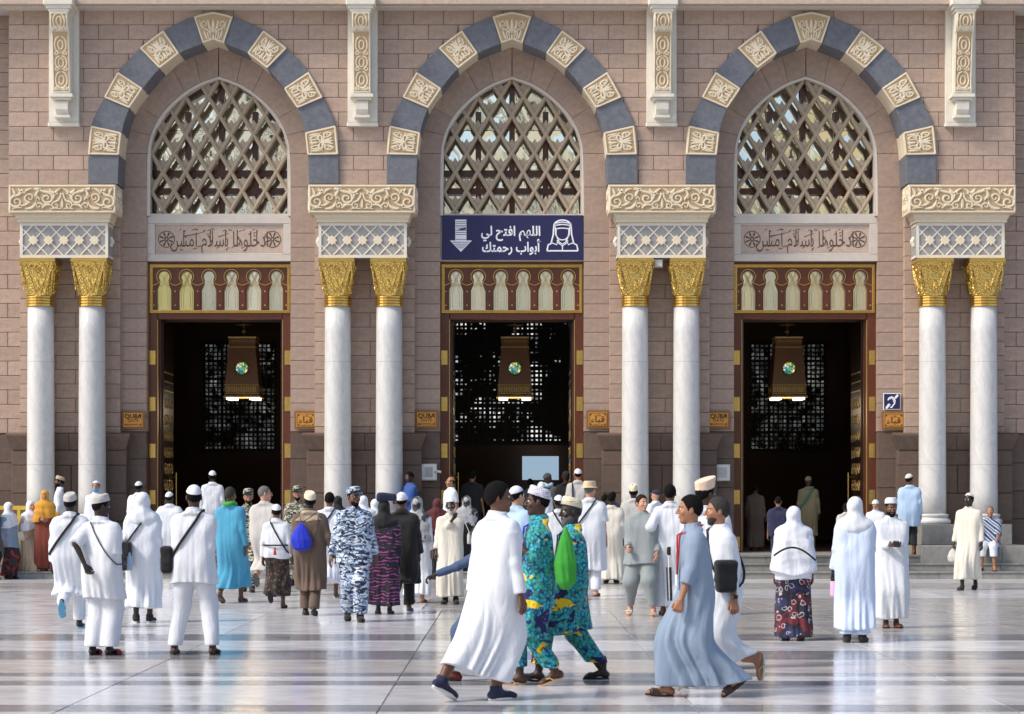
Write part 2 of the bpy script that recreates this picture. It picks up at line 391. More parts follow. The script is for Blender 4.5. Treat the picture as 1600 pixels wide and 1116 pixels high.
# ------------------------------------------------------------------ the mosque front
mq = empty('mosque_building', (0, 45, 0)); tag(mq, 'pink granite mosque front with three tall arched gates and paired white columns', 'building')
class P0:                      # parts are given in world coordinates; parents at the origin keep them so
    pass
mq.location = (0, 0, 0)
YW = 45.0
def wpt(px, py, Y=YW): return (fx(px, Y), fz(py, Y))
# arch outline measured on the middle bay, mirrored about its axis
OUT = [(604, 288), (604.5, 242), (609, 197), (629, 153), (651, 113), (685, 76), (722, 48), (769, 26.5), (800, 19)]
INN = [(651, 288), (653, 243), (657, 208), (669, 170), (690, 139), (716, 108), (747, 84), (783, 69), (800, 63)]
def catm(pts, k=4):
    out = []
    for i in range(len(pts)-1):
        p0 = pts[max(0, i-1)]; p1 = pts[i]; p2 = pts[i+1]; p3 = pts[min(len(pts)-1, i+2)]
        for j in range(k):
            t = j/k
            out.append(tuple(.5*((2*p1[c])+(-p0[c]+p2[c])*t+(2*p0[c]-5*p1[c]+4*p2[c]-p3[c])*t*t+(-p0[c]+3*p1[c]-3*p2[c]+p3[c])*t**3) for c in (0, 1)))
    out.append(pts[-1]); return out
K = 4
OUTm = [wpt(x, y) for x, y in catm(OUT, K)]; INNm = [wpt(x, y) for x, y in catm(INN, K)]     # left halves, x<0, about bay axis
def hout(z):      # half width of the outer arch at height z
    for a, b in zip(OUTm, OUTm[1:]):
        if a[1] <= z <= b[1]: t = (z-a[1])/(b[1]-a[1]); return -(a[0]+(b[0]-a[0])*t)
    return -OUTm[0][0] if z < OUTm[0][1] else 0
BAYS = [-6.30, 0.0, 6.31]
PIERS = [-9.45, -3.15, 3.155, 9.46]
XE = 10.64                     # half width of the projecting front
# upper wall of bonded blocks
courses = [15.7+22.7*i for i in range(13)]
zs = [fz(y, YW) for y in courses]
r = random.Random(11)
for ci in range(12):
    zt, zb = zs[ci], zs[ci+1]; w = .634; x = -XE-(0 if ci % 2 else w/2)
    holes = []
    for b in BAYS:
        ht, hb = hout(zt), hout(zb)
        if ci == 0: continue
        ht = max(0, ht-.13); hb = max(0, hb-.13)
        holes.append((b, ht, hb))
    while x < XE-.02:
        a, c = max(x, -XE), min(x+w, XE); x += w
        if c-a < .04: continue
        pieces = [[(a, zb), (c, zb), (c, zt), (a, zt)]]
        for (b, ht, hb) in holes:
            np_ = []
            for q in pieces:
                L0, R0 = q[0][0], q[1][0]; L1, R1 = q[3][0], q[2][0]
                if max(R0, R1) <= b-max(ht, hb) or min(L0, L1) >= b+max(ht, hb): np_.append(q); continue
                # left piece
                rb, rt = min(R0, b-hb), min(R1, b-ht)
                if rb-L0 > .03 or rt-L1 > .03: np_.append([(L0, zb), (max(rb, L0+.005), zb), (max(rt, L1+.005), zt), (L1, zt)])
                lb, lt = max(L0, b+hb), max(L1, b+ht)
                if R0-lb > .03 or R1-lt > .03: np_.append([(min(lb, R0-.005), zb), (R0, zb), (R1, zt), (min(lt, R1-.005), zt)])
            pieces = np_
        for q in pieces:
            q = [(q[0][0]+.006, q[0][1]+.006), (q[1][0]-.006, q[1][1]+.006), (q[2][0]-.006, q[2][1]-.006), (q[3][0]+.006, q[3][1]-.006)]
            ox, oz = q[0]; dy = r.uniform(0, .004)
            bb = MB(); bb.prism([(p[0]-ox, p[1]-oz) for p in q], 0, .18, 0, .004); bb.build('stone_block', M['stone'], mq, loc=(ox, YW+.035+dy, oz))
# backing of the joints, with the arch openings left out
bk = MB()
for ci in range(12):
    zt, zb = zs[ci], zs[ci+1]; cur = -XE+.01
    for b in BAYS:
        hh = max(0, min(hout(zt), hout(zb))-.2) if ci > 0 else 0
        if hh > 0: bk.box(cur, b-hh, YW+.047, YW+.3, zb, zt); cur = b+hh
    bk.box(cur, XE-.01, YW+.047, YW+.3, zb, zt)
bk.box(-XE+.01, XE-.01, YW+.3, YW+.6, fz(15.7, YW), 14)
bk.build('mortar_bed', M['joint'], mq)
# the far lower wall on both sides of the projecting front
for s in (-1, 1):
    sw = empty('side_wall', parent=mq)
    for ci in range(34):
        zt = fz(10.0, YW)+.31*4-.31*ci; zb = zt-.31
        if zb < 2.9: break
        w = .634; x = XE-.25 if ci % 2 else XE-.25-w/2
        if zt < zs[12]: x = 10.52 if ci % 2 else 10.52-w/2
        x0 = 10.535 if zt < zs[12] else XE+.0
        while x < 13.6:
            a, c = max(x, x0), x+w; x += w
            if c-a < .05: continue
            bb = MB(); bb.box(0, c-a-.012, 0, .1, 0, .31-.012, 0, .004)
            bb.build('side_stone', M['stone'], sw, loc=(a if s > 0 else -a-(c-a-.012), 45.78+r.uniform(0, .004), zb+.006))
    z = fz(679, 45.55); n_ = 0
    while z > .6:
        zb = max(z-.6, .47); x = 10.0-(.5 if n_ % 2 else 0)
        while x < 13.6:
            a, c = max(x, 10.6), x+1.0; x += 1.0
            if c-a < .05: continue
            bb = MB(); bb.box(0, c-a-.012, 0, .1, 0, z-zb-.012, 0, .006); bb.build('base_stone', M['stone_dark'], sw, loc=(a if s > 0 else -a-(c-a-.012), 45.73, zb))
        z = zb; n_ += 1
    bb = MB(); bb.box(10.4 if s > 0 else -14, 14 if s > 0 else -10.4, 45.80, 46.4, 0, 14); bb.build('mortar_bed', M['joint'], sw)
# cornice above
cn = empty('cornice', parent=mq)
c = MB(); c.box(-14, 14, 44.55, 45.6, fz(6, 44.55), 14); c.build('cornice_slab', M['panelstone'], cn)
c = MB(); c.box(-14, 14, 44.72, 45.5, fz(11.5, 44.72), fz(6, 44.55)-.003); c.build('cornice_moulding', M['frame_stone'], cn)
# arches
def archseg(i0, i1, bx, ins=0.0, mirror=False):
    o = OUTm[i0:i1+1]; n = INNm[i0:i1+1]
    poly = [(p[0], p[1]) for p in n]+[(p[0], p[1]) for p in reversed(o)]
    if mirror: poly = [(-p[0], p[1]) for p in poly]
    return [(p[0]+bx, p[1]) for p in poly]
def shrink(poly, d):       # pull the polygon in by a hair so neighbours leave a joint
    cx = sum(p[0] for p in poly)/len(poly); cz = sum(p[1] for p in poly)/len(poly)
    return [(p[0]-math.copysign(min(abs(p[0]-cx), d), p[0]-cx), p[1]-math.copysign(min(abs(p[1]-cz), d), p[1]-cz)) for p in poly]
meshc = {}
for bi, bx in enumerate(BAYS):
    ar = empty('arch', parent=mq)
    for side in (False, True):
        for k in range(7):
            blue = k % 2 == 0
            i0, i1 = k*K, (k+1)*K
            poly = archseg(i0, i1, 0, mirror=side)
            key = (k, side)
            if key not in meshc:
                mb = MB(); pc = shrink(poly, .004)
                if blue:
                    mb.prism(pc, -.03, .74, 0, .006); meshc[key] = mb.mesh('voussoir', M['blue'])
                else:
                    mb.prism(pc, -.045, .3, 0, .008)
                    # ribbed soffit steps behind the carved face
                    for q in range(3):
                        sc_ = .012*(q % 2); mb.prism(shrink(poly, .004+sc_), .3+.147*q, .3+.147*(q+1)-.002, 0)
                    n_in = INNm[i0:i1+1]; n_out = OUTm[i0:i1+1]; sg = -1 if side else 1
                    a = (sg*n_in[0][0], n_in[0][1]); b = (sg*n_in[-1][0], n_in[-1][1]); c_ = (sg*n_out[-1][0], n_out[-1][1]); d_ = (sg*n_out[0][0], n_out[0][1])
                    def lp(p, q, t): return (p[0]+(q[0]-p[0])*t, p[1]+(q[1]-p[1])*t)
                    cx = (a[0]+b[0]+c_[0]+d_[0])/4; cz = (a[1]+b[1]+c_[1]+d_[1])/4
                    qd = [lp((cx, cz), p, .80) for p in (a, b, c_, d_)]; qo = [lp((cx, cz), p, .86) for p in (a, b, c_, d_)]
                    mb.prism(qo, -.052, -.044, 2)
                    rim = [lp((cx, cz), p, .93) for p in (a, b, c_, d_)]
                    for q in range(4): mb.ribbon([rim[q], rim[(q+1) % 4]], .022, -.045, .022, 1)
                    for kk in (0,): carve(mb, 'block', qd, -.052, .024, 1, 1.5)
                    meshc[key] = mb.mesh('voussoir', [M['creamdim'], M['cream'], M['tan']])
            obj('voussoir', meshc[key], ar, (bx, YW, 0))
    if 'key' not in meshc:
        i0 = 7*K; n = INNm[i0:]; o = OUTm[i0:]
        poly = n+[(-p[0], p[1]) for p in reversed(n[:-1])]+[(-p[0], p[1]) for p in o[:-1]]+list(reversed(o))
        poly = n+[(-p[0], p[1]) for p in reversed(n[:-1])]+[(-p[0], p[1]) for p in o]+[p for p in reversed(o[:-1])]
        mb = MB(); mb.prism(shrink(poly, .004), -.055, .74, 0, .008)
        cx = 0; cz = sum(p[1] for p in poly)/len(poly)
        mb.prism([(p[0]*.84, cz+(p[1]-cz)*.84) for p in poly], -.062, -.054, 2)
        rim = [(p[0]*.92, cz+(p[1]-cz)*.92) for p in poly]; mb.ribbon(rim+[rim[0]], .02, -.055, .022, 1)
        qd = [(n[0][0]*.78, cz+(n[0][1]-cz)*.78), (-n[0][0]*.78, cz+(n[0][1]-cz)*.78), (-o[0][0]*.8, cz+(o[0][1]-cz)*.8), (o[0][0]*.8, cz+(o[0][1]-cz)*.8)]
        carve(mb, 'key', qd, -.062, .024, 1, 1.3)
        meshc['key'] = mb.mesh('keystone', [M['creamdim'], M['cream'], M['tan']])
    obj('keystone', meshc['key'], ar, (bx, YW, 0))
# window outline in the jamb plane
YJ = 45.75; YF2 = 45.95
WIN = [(688, 337), (689, 240), (691, 222), (698, 200), (711, 178), (728, 159), (749, 142), (772, 129), (799.5, 119.5)]
WINm = [wpt(x, y, YJ) for x, y in catm(WIN, 3)]
WINm = [(min(x, 0), z) for x, z in WINm]
def outer_at(pt):          # matching point well behind the voussoirs
    x, z = pt; zc = fz(262, YJ)
    if z <= zc: return (-2.35, z)
    a = math.atan2(z-zc, x-0); R = 2.45
    return pt
def outer_path(fr):
    zc = fz(240, YJ); pts = [(-2.35, zc)]+[(p[0]*1.09, zc+.12+(p[1]-zc)*1.085) for p in INNm if p[1] > zc+.15]
    pts[-1] = (0, pts[-1][1]); L = [0]
    for a, b in zip(pts, pts[1:]): L.append(L[-1]+math.hypot(b[0]-a[0], b[1]-a[1]))
    s = fr*L[-1]
    for i in range(len(L)-1):
        if s <= L[i+1]+1e-9: t = (s-L[i])/(L[i+1]-L[i]); return (pts[i][0]+(pts[i+1][0]-pts[i][0])*t, pts[i][1]+(pts[i+1][1]-pts[i][1])*t)
    return pts[-1]
def split_ring(n):
    # resample the outline from the springing by arc length
    zc = fz(240, YJ); pts = [p for p in WINm if p[1] >= zc-.01]
    L = [0]
    for a, b in zip(pts, pts[1:]): L.append(L[-1]+math.hypot(b[0]-a[0], b[1]-a[1]))
    def at(s):
        for i in range(len(L)-1):
            if s <= L[i+1]+1e-9: t = (s-L[i])/(L[i+1]-L[i]); return (pts[i][0]+(pts[i+1][0]-pts[i][0])*t, pts[i][1]+(pts[i+1][1]-pts[i][1])*t)
        return pts[-1]
    return [[(at(L[-1]*(k+j/3)/n), outer_path((k+j/3)/n)) for j in range(4)] for k in range(n)]
SEG = split_ring(6)
for bx in BAYS:
    rg = empty('inner_arch', parent=mq)
    for side in (1, -1):
        for sg in SEG:
            inn = [p[0] for p in sg]; out = [p[1] for p in sg]
            poly = [(side*p[0], p[1]) for p in inn]+[(side*p[0], p[1]) for p in reversed(out)]
            mb = MB(); mb.prism(shrink(poly, .004), 0, .3, 0, .003); mb.build('ring_stone', M['stone_jamb'], rg, loc=(bx, YJ, 0))
            jm = MB(); jm.prism([(p[0]+bx, p[1]) for p in poly], YJ+.012, YJ+.25); jm.build('mortar_bed', M['joint'], rg)
        zz = fz(240, YJ); 
        while zz > fz(341, YJ):
            mb = MB(); x0, x1 = (-2.35, -1.545)
            if side < 0: x0, x1 = -x1, -x0
            mb.box(x0, x1, 0, .3, zz-.72+.005, zz-.005, 0, .004); mb.build('ring_stone', M['stone_jamb'], rg, loc=(bx, YJ, 0)); zz -= .72
    # lower jambs
    jb = empty('jamb', parent=mq)
    zz = fz(341, YJ)
    for side in (1, -1):
        z1 = zs[12]-.62-.31*0.2
        z = fz(339, YJ)-.04; n = 0
        while z > fz(676, YJ)+.05:
            zb = max(z-.304, fz(676, YJ))
            x0, x1 = (-2.35, -1.545)
            if side < 0: x0, x1 = -x1, -x0
            mb = MB(); mb.box(0, x1-x0, 0, .3, 0, z-zb-.012, 0, .004); mb.build('jamb_stone', M['stone_jamb'], jb, loc=(bx+x0, YJ+r.uniform(0, .003), zb)); z = zb
        z = fz(676, YJ)
        for hh in (.56, .62, .55, .5, .5):
            zb = max(z-hh, .47)
            if z-zb < .1: break
            mb = MB(); mb.box(0, x1-x0, 0, .3, 0, z-zb-.012, 0, .005); mb.build('base_jamb_stone', M['stone_dark'], jb, loc=(bx+x0, YJ-.02, zb)); z = zb
    mb = MB()
    for side in (1, -1):
        x0, x1 = sorted((side*-2.3, side*-1.56)); mb.box(x0+bx, x1+bx, YJ+.012, YJ+.28, .47, fz(245, YJ))
    mb.build('mortar_bed', M['joint'], jb)
# piers behind the columns
for pi_, px in enumerate(PIERS):
    pr = empty('pier', parent=mq); YP = 45.55; hw = 1.07
    z = zs[12]-.0; n = 0; ztop = fz(333, YP)
    z = ztop
    while z > fz(679, YP)+.03:
        zb = max(z-.304, fz(679, YP))
        cuts = [-hw, -.52+(.17 if n % 2 else 0), .25-(.13 if n % 2 else 0), hw] if n % 2 else [-hw, -.3, .12+.3, hw]
        for a, c_ in zip(cuts, cuts[1:]):
            mb = MB(); mb.box(0, c_-a-.012, 0, .25, 0, z-zb-.012, 0, .004); mb.build('pier_stone', M['stone'], pr, loc=(px+a+.006, YP+r.uniform(0, .004), zb))
        z = zb; n += 1
    mb = MB(); mb.box(px-hw+.01, px+hw-.01, YP+.012, YP+.3, .47, ztop); mb.build('mortar_bed', M['joint'], pr)
    # dark base with a sloping top course
    bs = empty('pier_base', parent=mq)
    z0, z1, z2 = fz(700, YP), fz(679, YP), .47
    HW = hw+.26
    for a, c_ in ((-HW, -.55), (-.55, .02), (.02, .6), (.6, HW)):
        l0 = a+(.12 if a == -HW else 0); r0 = c_-(.12 if c_ == HW else 0)
        mb = MB()
        mb.add([(a, -.2, z1-.03), (c_-.01, -.2, z1-.03), (c_-.01, .25, z1-.03), (a, .25, z1-.03), (l0, -.1, z0-.04), (r0-.01, -.1, z0-.04), (r0-.01, .25, z0-.04), (l0, .25, z0-.04), (a, -.2, z1), (c_-.01, -.2, z1), (c_-.01, .0, z1+.04), (a, .0, z1+.04)],
               [(0,4,5,1),(1,5,6,2),(3,7,4,0),(4,7,6,5),(8,9,10,11),(0,1,9,8),(1,2,10,9),(3,0,8,11),(2,3,11,10)])
        mb.build('base_moulding_stone', M['stone_dark'], bs, loc=(px, YP, 0))
    z = z0-.045; n = 0
    for hh in (.32, .6, .6, .6, .5):
        zb = max(z-hh, z2)
        if z-zb < .1: break
        cuts = [-HW+.1, -.72, .05, .75, HW-.1] if n % 2 else [-HW+.1, -.35, .45, HW-.1]
        for a, c_ in zip(cuts, cuts[1:]):
            mb = MB(); mb.box(0, c_-a-.01, 0, .3, 0, z-zb-.01, 0, .012); mb.build('base_stone', M['stone_dark'], bs, loc=(px+a, YP-.08, zb))
        z = zb; n += 1
    mb = MB(); mb.box(px-HW+.12, px+HW-.12, YP-.05, YP+.1, .47, z0); mb.build('mortar_bed', M['joint'], bs)
    # impost: carved block, moulding, grey inlaid block
    im = empty('impost', parent=mq); yi = 44.78
    zt, zb = fz(288.5, yi), fz(333, yi); h = 1.128
    mb = MB(); mb.box(px-h, px+h, yi, 45.5, zb, zt, 0, .012)
    mb.box(px-h+.05, px+h-.05, yi-.006, yi+.01, zb+.05, zt-.05, 2)
    rim = [(px-h+.03, zb+.03), (px+h-.03, zb+.03), (px+h-.03, zt-.03), (px-h+.03, zt-.03)]
    for q in range(4): mb.ribbon([rim[q], rim[(q+1) % 4]], .022, yi, .02, 1)
    for s in (-1, 1):
        a = px+s*(h-.06); qd = [(a, zb+.055), (px, zb+.055), (px, zt-.055), (a, zt-.055)]
        carve(mb, 'frieze', qd, yi-.006, .03, 1, .66)
    for s in (-1, 1):       # carved returns
        x = px+s*h
        sub = MB(); carve(sub, 'block', [(yi+.06, zb+.06), (45.45, zb+.06), (45.45, zt-.06), (yi+.06, zt-.06)], 0, .02, 1, .8)
        sub.v = [(x-s*v[1]+s*.002, v[0], v[2]) for v in sub.v]
        o_ = len(mb.v); mb.v += sub.v; mb.f += [tuple(i+o_ for i in f) for f in sub.f]; mb.mi += [1]*len(sub.f)
    mb.build('carved_block', [M['creamdim'], M['cream'], M['tan']], im)
    mb = MB(); z1_ = zb-.003; z0_ = fz(347.5, 44.9)
    prof = [(0, 0), (.0, .06), (.05, .1), (.07, .17), (.1, z1_-z0_-.02), (.1, z1_-z0_)]
    for k in range(len(prof)-1):
        (a0, b0), (a1, b1) = prof[k], prof[k+1]; hx = .97
        q0 = (hx+a0*.6, 44.9-a0*.8, z0_+b0); q1 = (hx+a1*.6, 44.9-a1*.8, z0_+b1)
        mb.add([(px-q0[0], q0[1], q0[2]), (px+q0[0], q0[1], q0[2]), (px+q1[0], q1[1], q1[2]), (px-q1[0], q1[1], q1[2]), (px-q0[0], 45.5, q0[2]), (px+q0[0], 45.5, q0[2]), (px+q1[0], 45.5, q1[2]), (px-q1[0], 45.5, q1[2])],
               [(0,1,2,3), (1,5,6,2), (4,0,3,7), (0,4,5,1)])
    mb.build('impost_moulding', M['creamdim'], im)
    zt, zb = z0_-.004, fz(403, 44.95); h = .93; yb = 44.95
    mb = MB(); mb.box(px-h, px+h, yb+.02, 45.54, zb, zt, 1)
    fw = .06
    mb.box(px-h, px+h, yb, yb+.03, zt-fw, zt); mb.box(px-h, px+h, yb, yb+.03, zb, zb+fw); mb.box(px-h, px-h+fw, yb, yb+.03, zb+fw+.001, zt-fw-.001); mb.box(px+h-fw, px+h, yb, yb+.03, zb+fw+.001, zt-fw-.001)
    mb.build('inlaid_block', [M['white'], M['grey_panel']], im)
    L, R, B, T = px-h+fw, px+h-fw, zb+fw, zt-fw; pit = (R-L)/5.4; zc = (B+T)/2
    mb = MB(); slope = (T-B)/(pit)
    for k in range(-2, 7):
        xa = px+(k-2.5-.0)*pit
        for sg in (1.84, -1.84):
            # a bar from (xa, B) rising by slope, clipped to the panel
            p0 = [xa+.5*pit-sg*pit/2, B]; p1 = [xa+.5*pit+sg*pit/2, T]
            def cl(p, q):
                for lim in (L, R):
                    if (p[0]-lim)*(q[0]-lim) < 0:
                        t = (lim-p[0])/(q[0]-p[0]); m_ = [lim, p[1]+(q[1]-p[1])*t]
                        if p[0] < L or p[0] > R: p = m_
                        else: q = m_
                return p, q
            if max(p0[0], p1[0]) <= L+.01 or min(p0[0], p1[0]) >= R-.01: continue
            p0, p1 = cl(p0, p1); mb.ribbon([p0, p1], .016, yb+.02, .014+.0005*sg)
    mb.build('inlay_lattice', M['white'], im)
    for k in range(5):
        pts = []
        for j in range(16):
            a = 2*math.pi*j/16; rr = .112 if j % 2 == 0 else .082; pts.append((rr*math.cos(a), rr*math.sin(a)))
        st = MB(); st.prism(pts, 0, .035, 0, .01); st.build('star', M['cream'], im, loc=(px+(k-2)*pit, yb-.012, zc))
    for s in (-1, 1):
        mb = MB(); mb.box(px+s*h-.004 if s > 0 else px-h-.012, px+h+.012 if s > 0 else px-h+.004, yb+.06, 45.48, zb+.01, zb+.06); mb.box(px+s*h-.004 if s > 0 else px-h-.012, px+h+.012 if s > 0 else px-h+.004, yb+.06, 45.48, zt-.06, zt-.01)
        mb.tube([(px+s*(h-.005), 45.22, zc-.09), (px+s*(h+.04), 45.22, zc), (px+s*(h-.005), 45.22, zc+.09)], .05, n=8)
        mb.build('block_side_trim', M['white'], im)
    # corbel above
    cb = empty('corbel', parent=mq); X = px
    zt, zb = fz(9, 44.9), fz(197, 44.9)
    mb = MB(); mb.box(X-.315, X+.315, 44.93, 45.06, zb+.08, zt, 0, .01); mb.box(X-.33, X+.33, 44.9, 45.06, zb, zb+.075, 0, .015); mb.build('back_plate', M['white'], cb)
    hw2 = .19; zt2 = fz(19, 44.5); zb2 = fz(148, 44.8)
    prof = [(44.42, zt2), (44.43, zt2-.18), (44.5, zt2-.36), (44.58, zt2-.42), (44.60, zt2-.6), (44.66, zt2-1.0), (44.72, zt2-1.4), (44.70, zb2+.1), (44.72, zb2)]
    mb = MB(); n = len(prof)
    vs = [(X-hw2, y, z) for y, z in prof]+[(X+hw2, y, z) for y, z in prof]+[(X-hw2, 44.92, prof[0][1]), (X-hw2, 44.92, prof[-1][1]), (X+hw2, 44.92, prof[0][1]), (X+hw2, 44.92, prof[-1][1])]
    fs = [(i, n+i, n+i+1, i+1)[::-1] for i in range(n-1)]+[tuple(range(n))+(2*n+1, 2*n), (2*n+2, 2*n+3)+tuple(range(2*n-1, n-1, -1)), (n-1, 2*n-1, 2*n+3, 2*n+1), (0, 2*n, 2*n+2, n)]
    mb.add(vs, fs); mb.build('bracket', M['white'], cb)
    mb = MB()
    def yp(z):
        for (ya, za), (yb_, zb_) in zip(prof, prof[1:]):
            if zb_ <= z <= za: t = (za-z)/(za-zb_); return ya+(yb_-ya)*t
        return 44.7
    for q in range(14):
        za, zc_ = zt2-.06-(zt2-zb2-.12)*q/14, zt2-.06-(zt2-zb2-.12)*(q+1)/14; mb.add([(X-.15, yp(za)-.003, za), (X+.15, yp(za)-.003, za), (X+.15, yp(zc_)-.003, zc_), (X-.15, yp(zc_)-.003, zc_)], [(3, 2, 1, 0)], 1)
    def rib(pts, w):
        sub = MB(); sub.ribbon(pts, w, 0, .02)
        mb.add([(v[0], yp(v[2])+v[1]-.001, v[2]) for v in sub.v], sub.f)
    a0 = zt2-.04; a1 = zb2+.04
    for s in (-1, 1): rib([(X+s*.165, a0-(a0-a1)*k/12) for k in range(13)], .015)
    rib([(X-.16, a0), (X+.16, a0)], .015); rib([(X-.16, a1), (X+.16, a1)], .015); rib([(X-.16, zt2-.38), (X+.16, zt2-.38)], .02)
    for s in (-1, 1):
        for (zc2, R2) in ((zt2-.2, .12), (zt2-.66, .13), (zt2-1.02, .1), (zt2-1.38, .13)):
            rib([(X+s*(.02+.1*math.sin(math.pi*k/10)), zc2+R2*1.3*math.cos(math.pi*k/10)) for k in range(11)], .016)
            rib([(X+s*.04*math.sin(math.pi*k/6)*1.3, zc2+.09*math.cos(math.pi*k/6)) for k in range(7)], .014)
            rib(spiral(X+s*.1, zc2-R2*1.25, .055, 1.1, math.pi/2, s, 10), .017)
    mb.build('bracket_carving', [M['cream'], M['tan']], cb)
    mb = MB(); mb.box(X-.265, X+.265, 44.4, 44.93, zt2+.06, zt-.002, 0, .01); mb.box(X-.32, X+.32, 44.35, 44.93, zt2+.1, zt-.004+.0, 0, .01) if False else None
    mb.box(X-.22, X+.22, 44.42, 44.93, zt2+.002, zt2+.058, 0, .01); mb.box(X-.31, X+.31, 44.34, 44.93, zt2+.13, zt2+.33, 0, .015)
    mb.build('bracket_cap', M['white'], cb)
    z3 = zb2-.004
    mb = MB(); mb.box(X-.25, X+.25, 44.64, 44.93, z3-.07, z3, 0, .01); mb.box(X-.2, X+.2, 44.7, 44.93, z3-.12, z3-.072, 0, .01)
    pr2 = [(44.76, z3-.122), (44.7, z3-.2), (44.71, z3-.32), (44.8, z3-.42)]
    for (ya, za), (yc, zc_) in zip(pr2, pr2[1:]):
        mb.add([(X-.13, ya, za), (X+.13, ya, za), (X+.13, yc, zc_), (X-.13, yc, zc_), (X-.13, 44.93, za), (X+.13, 44.93, za), (X+.13, 44.93, zc_), (X-.13, 44.93, zc_)], [(3,2,1,0), (1,2,6,5), (0,4,7,3), (3,7,6,2)])
    mb.box(X-.17, X+.17, 44.76, 44.93, z3-.48, z3-.422, 0, .008)
    mb.build('drop_scroll', M['white'], cb)
    # plinth
    pl = empty('plinth', parent=mq)
    for (x0, x1, yy, za, zb_) in ((-1.14, -.3, 43.3, 0, .655), (-.297, .5, 43.3, 0, .655), (.503, 1.14, 43.3, 0, .655), (-.95, -.02, 44.35, .658, 1.075), (-.017, .95, 44.35, .658, 1.075)):
        mb = MB(); mb.box(x0, x1, 0, 45.45-yy, 0, zb_-za, 0, .012); mb.build('plinth_stone', M['step'], pl, loc=(px, yy, za))
    # two columns
    for s in (-1, 1):
        cx, cy = px+s*.545, 45.2
        co = empty('column', (cx, cy, 0), mq)
        z0, z1 = fz(812, 45), fz(479, 45)
        mb = MB(); n = 40; nz = 9
        prof = [(.292-.02*(k/(nz-1)), z0+(z1-z0)*k/(nz-1)) for k in range(nz)]
        mb.lathe(prof, n=n); sh = mb.build('shaft', M['shaft'], co, True)
        for zj in (fz(565, 45), fz(726, 45)):
            mb = MB(); k = .2915-.02*(zj-z0)/(z1-z0); mb.lathe([(k, -.004), (k+.0012, -.002), (k+.0012, .002), (k, .004)], (0, 0, zj), 40); mb.build('shaft_joint', M['grey_panel'], co, True)
        mb = MB(); zb = 1.078; mb.lathe([(.36, 0), (.385, .03), (.39, .07), (.36, .11), (.325, .125), (.32, .15), (.345, .17), (.345, .2), (.3, .225), (.29, z0-zb+.02)], (0, 0, zb), 40); mb.build('column_base', M['shaft'], co, True)
        # capital: rings, flaring eight-sided bell, abacus
        cp = empty('capital', (0, 0, 0), co)
        zt = fz(404, 44.95)
        mb = MB(); rg_ = []
        zz = z1
        for k in range(4): rg_ += [(.276, zz+.002), (.3, zz+.012), (.3, zz+.045), (.276, zz+.056)]; zz += .058
        mb.lathe(rg_, n=24); mb.build('collar', M['gold'], cp)
        mb = MB(); levels = []
        zb3, zt3 = zz, zt-.075
        for k in range(7):
            t = k/6; hw_ = .27+.10*t**1.3; ch = .11*(1-t)+.015
            z = zb3+(zt3-zb3)*t
            pts = [(-hw_+ch, -hw_), (hw_-ch, -hw_), (hw_, -hw_+ch), (hw_, hw_-ch), (hw_-ch, hw_), (-hw_+ch, hw_), (-hw_, hw_-ch), (-hw_, -hw_+ch)]
            levels.append([(x, y, z) for x, y in pts])
        vs = [v for l in levels for v in l]; fs = [(i*8+k, i*8+(k+1) % 8, (i+1)*8+(k+1) % 8, (i+1)*8+k) for i in range(6) for k in range(8)]+[tuple(range(48, 56))]
        mb.add(vs, fs)
        # raised V ribs and central boss on the faces
        H = zt3-zb3
        for rot in range(4):
            sub = MB()
            def face(u, t): return u
            for q in (-1, 1):
                pts = [(q*(.05+.2*(k/6)), zb3+.05+(H-.08)*k/6) for k in range(7)]; sub.ribbon(pts, .022, 0, .018)
                sub.ribbon([(q*.29+q*.04*(k/6), zb3+.1+(H-.12)*k/6) for k in range(7)], .014, 0, .014)
            sub.ribbon([(.06*math.cos(a), zb3+H*.78+.07*math.sin(a)) for a in [2*math.pi*k/10 for k in range(11)]], .014, 0, .022)
            sub.ribbon([(0, zb3+.08), (.0, zb3+.2), (0, zb3+.3)], [.01, .05, .01], 0, .02)
            for dx, dz in ((-.15, .86), (.15, .86), (0, .78)): sub.ribbon([(dx-.02, zb3+H*dz), (dx+.02, zb3+H*dz)], .025, 0, .045)
            vv = []
            for (x, y, z) in sub.v:
                t = (z-zb3)/H; hw_ = .27+.10*max(0, min(1, t))**1.3; yy = -hw_+y; a = rot*math.pi/2
                vv.append((x*math.cos(a)-yy*math.sin(a), x*math.sin(a)+yy*math.cos(a), z))
            mb.add(vv, sub.f)
        mb.build('bell', M['goldcarved'], cp)
        mb = MB(); mb.box(-.385, .385, -.385, .385, zt3+.001, zt3+.03, 0); mb.box(-.375, .375, -.375, .375, zt3+.031, zt-.001, 0); mb.build('abacus', M['gold'], cp)
# ------------------------------------------------------------------ lattice windows
import itertools
def win_poly(y):
    k = y/YJ; L = [(p[0]*1.0, p[1]) for p in WINm]
    return L+[(-p[0], p[1]) for p in reversed(L[:-1])]
WP = win_poly(YJ)
def clip_line(p, d, poly):
    ts = []
    n = len(poly)
    for i in range(n):
        a, b = poly[i], poly[(i+1) % n]; ex, ez = b[0]-a[0], b[1]-a[1]; den = d[0]*ez-d[1]*ex
        if abs(den) < 1e-9: continue
        t = ((a[0]-p[0])*ez-(a[1]-p[1])*ex)/den; u = ((a[0]-p[0])*d[1]-(a[1]-p[1])*d[0])/den
        if 0 <= u <= 1: ts.append(t)
    return sorted(ts)
def inside(p, poly):
    c = False; n = len(poly)
    for i in range(n):
        a, b = poly[i], poly[(i+1) % n]
        if (a[1] > p[1]) != (b[1] > p[1]) and p[0] < (b[0]-a[0])*(p[1]-a[1])/(b[1]-a[1])+a[0]: c = not c
    return c
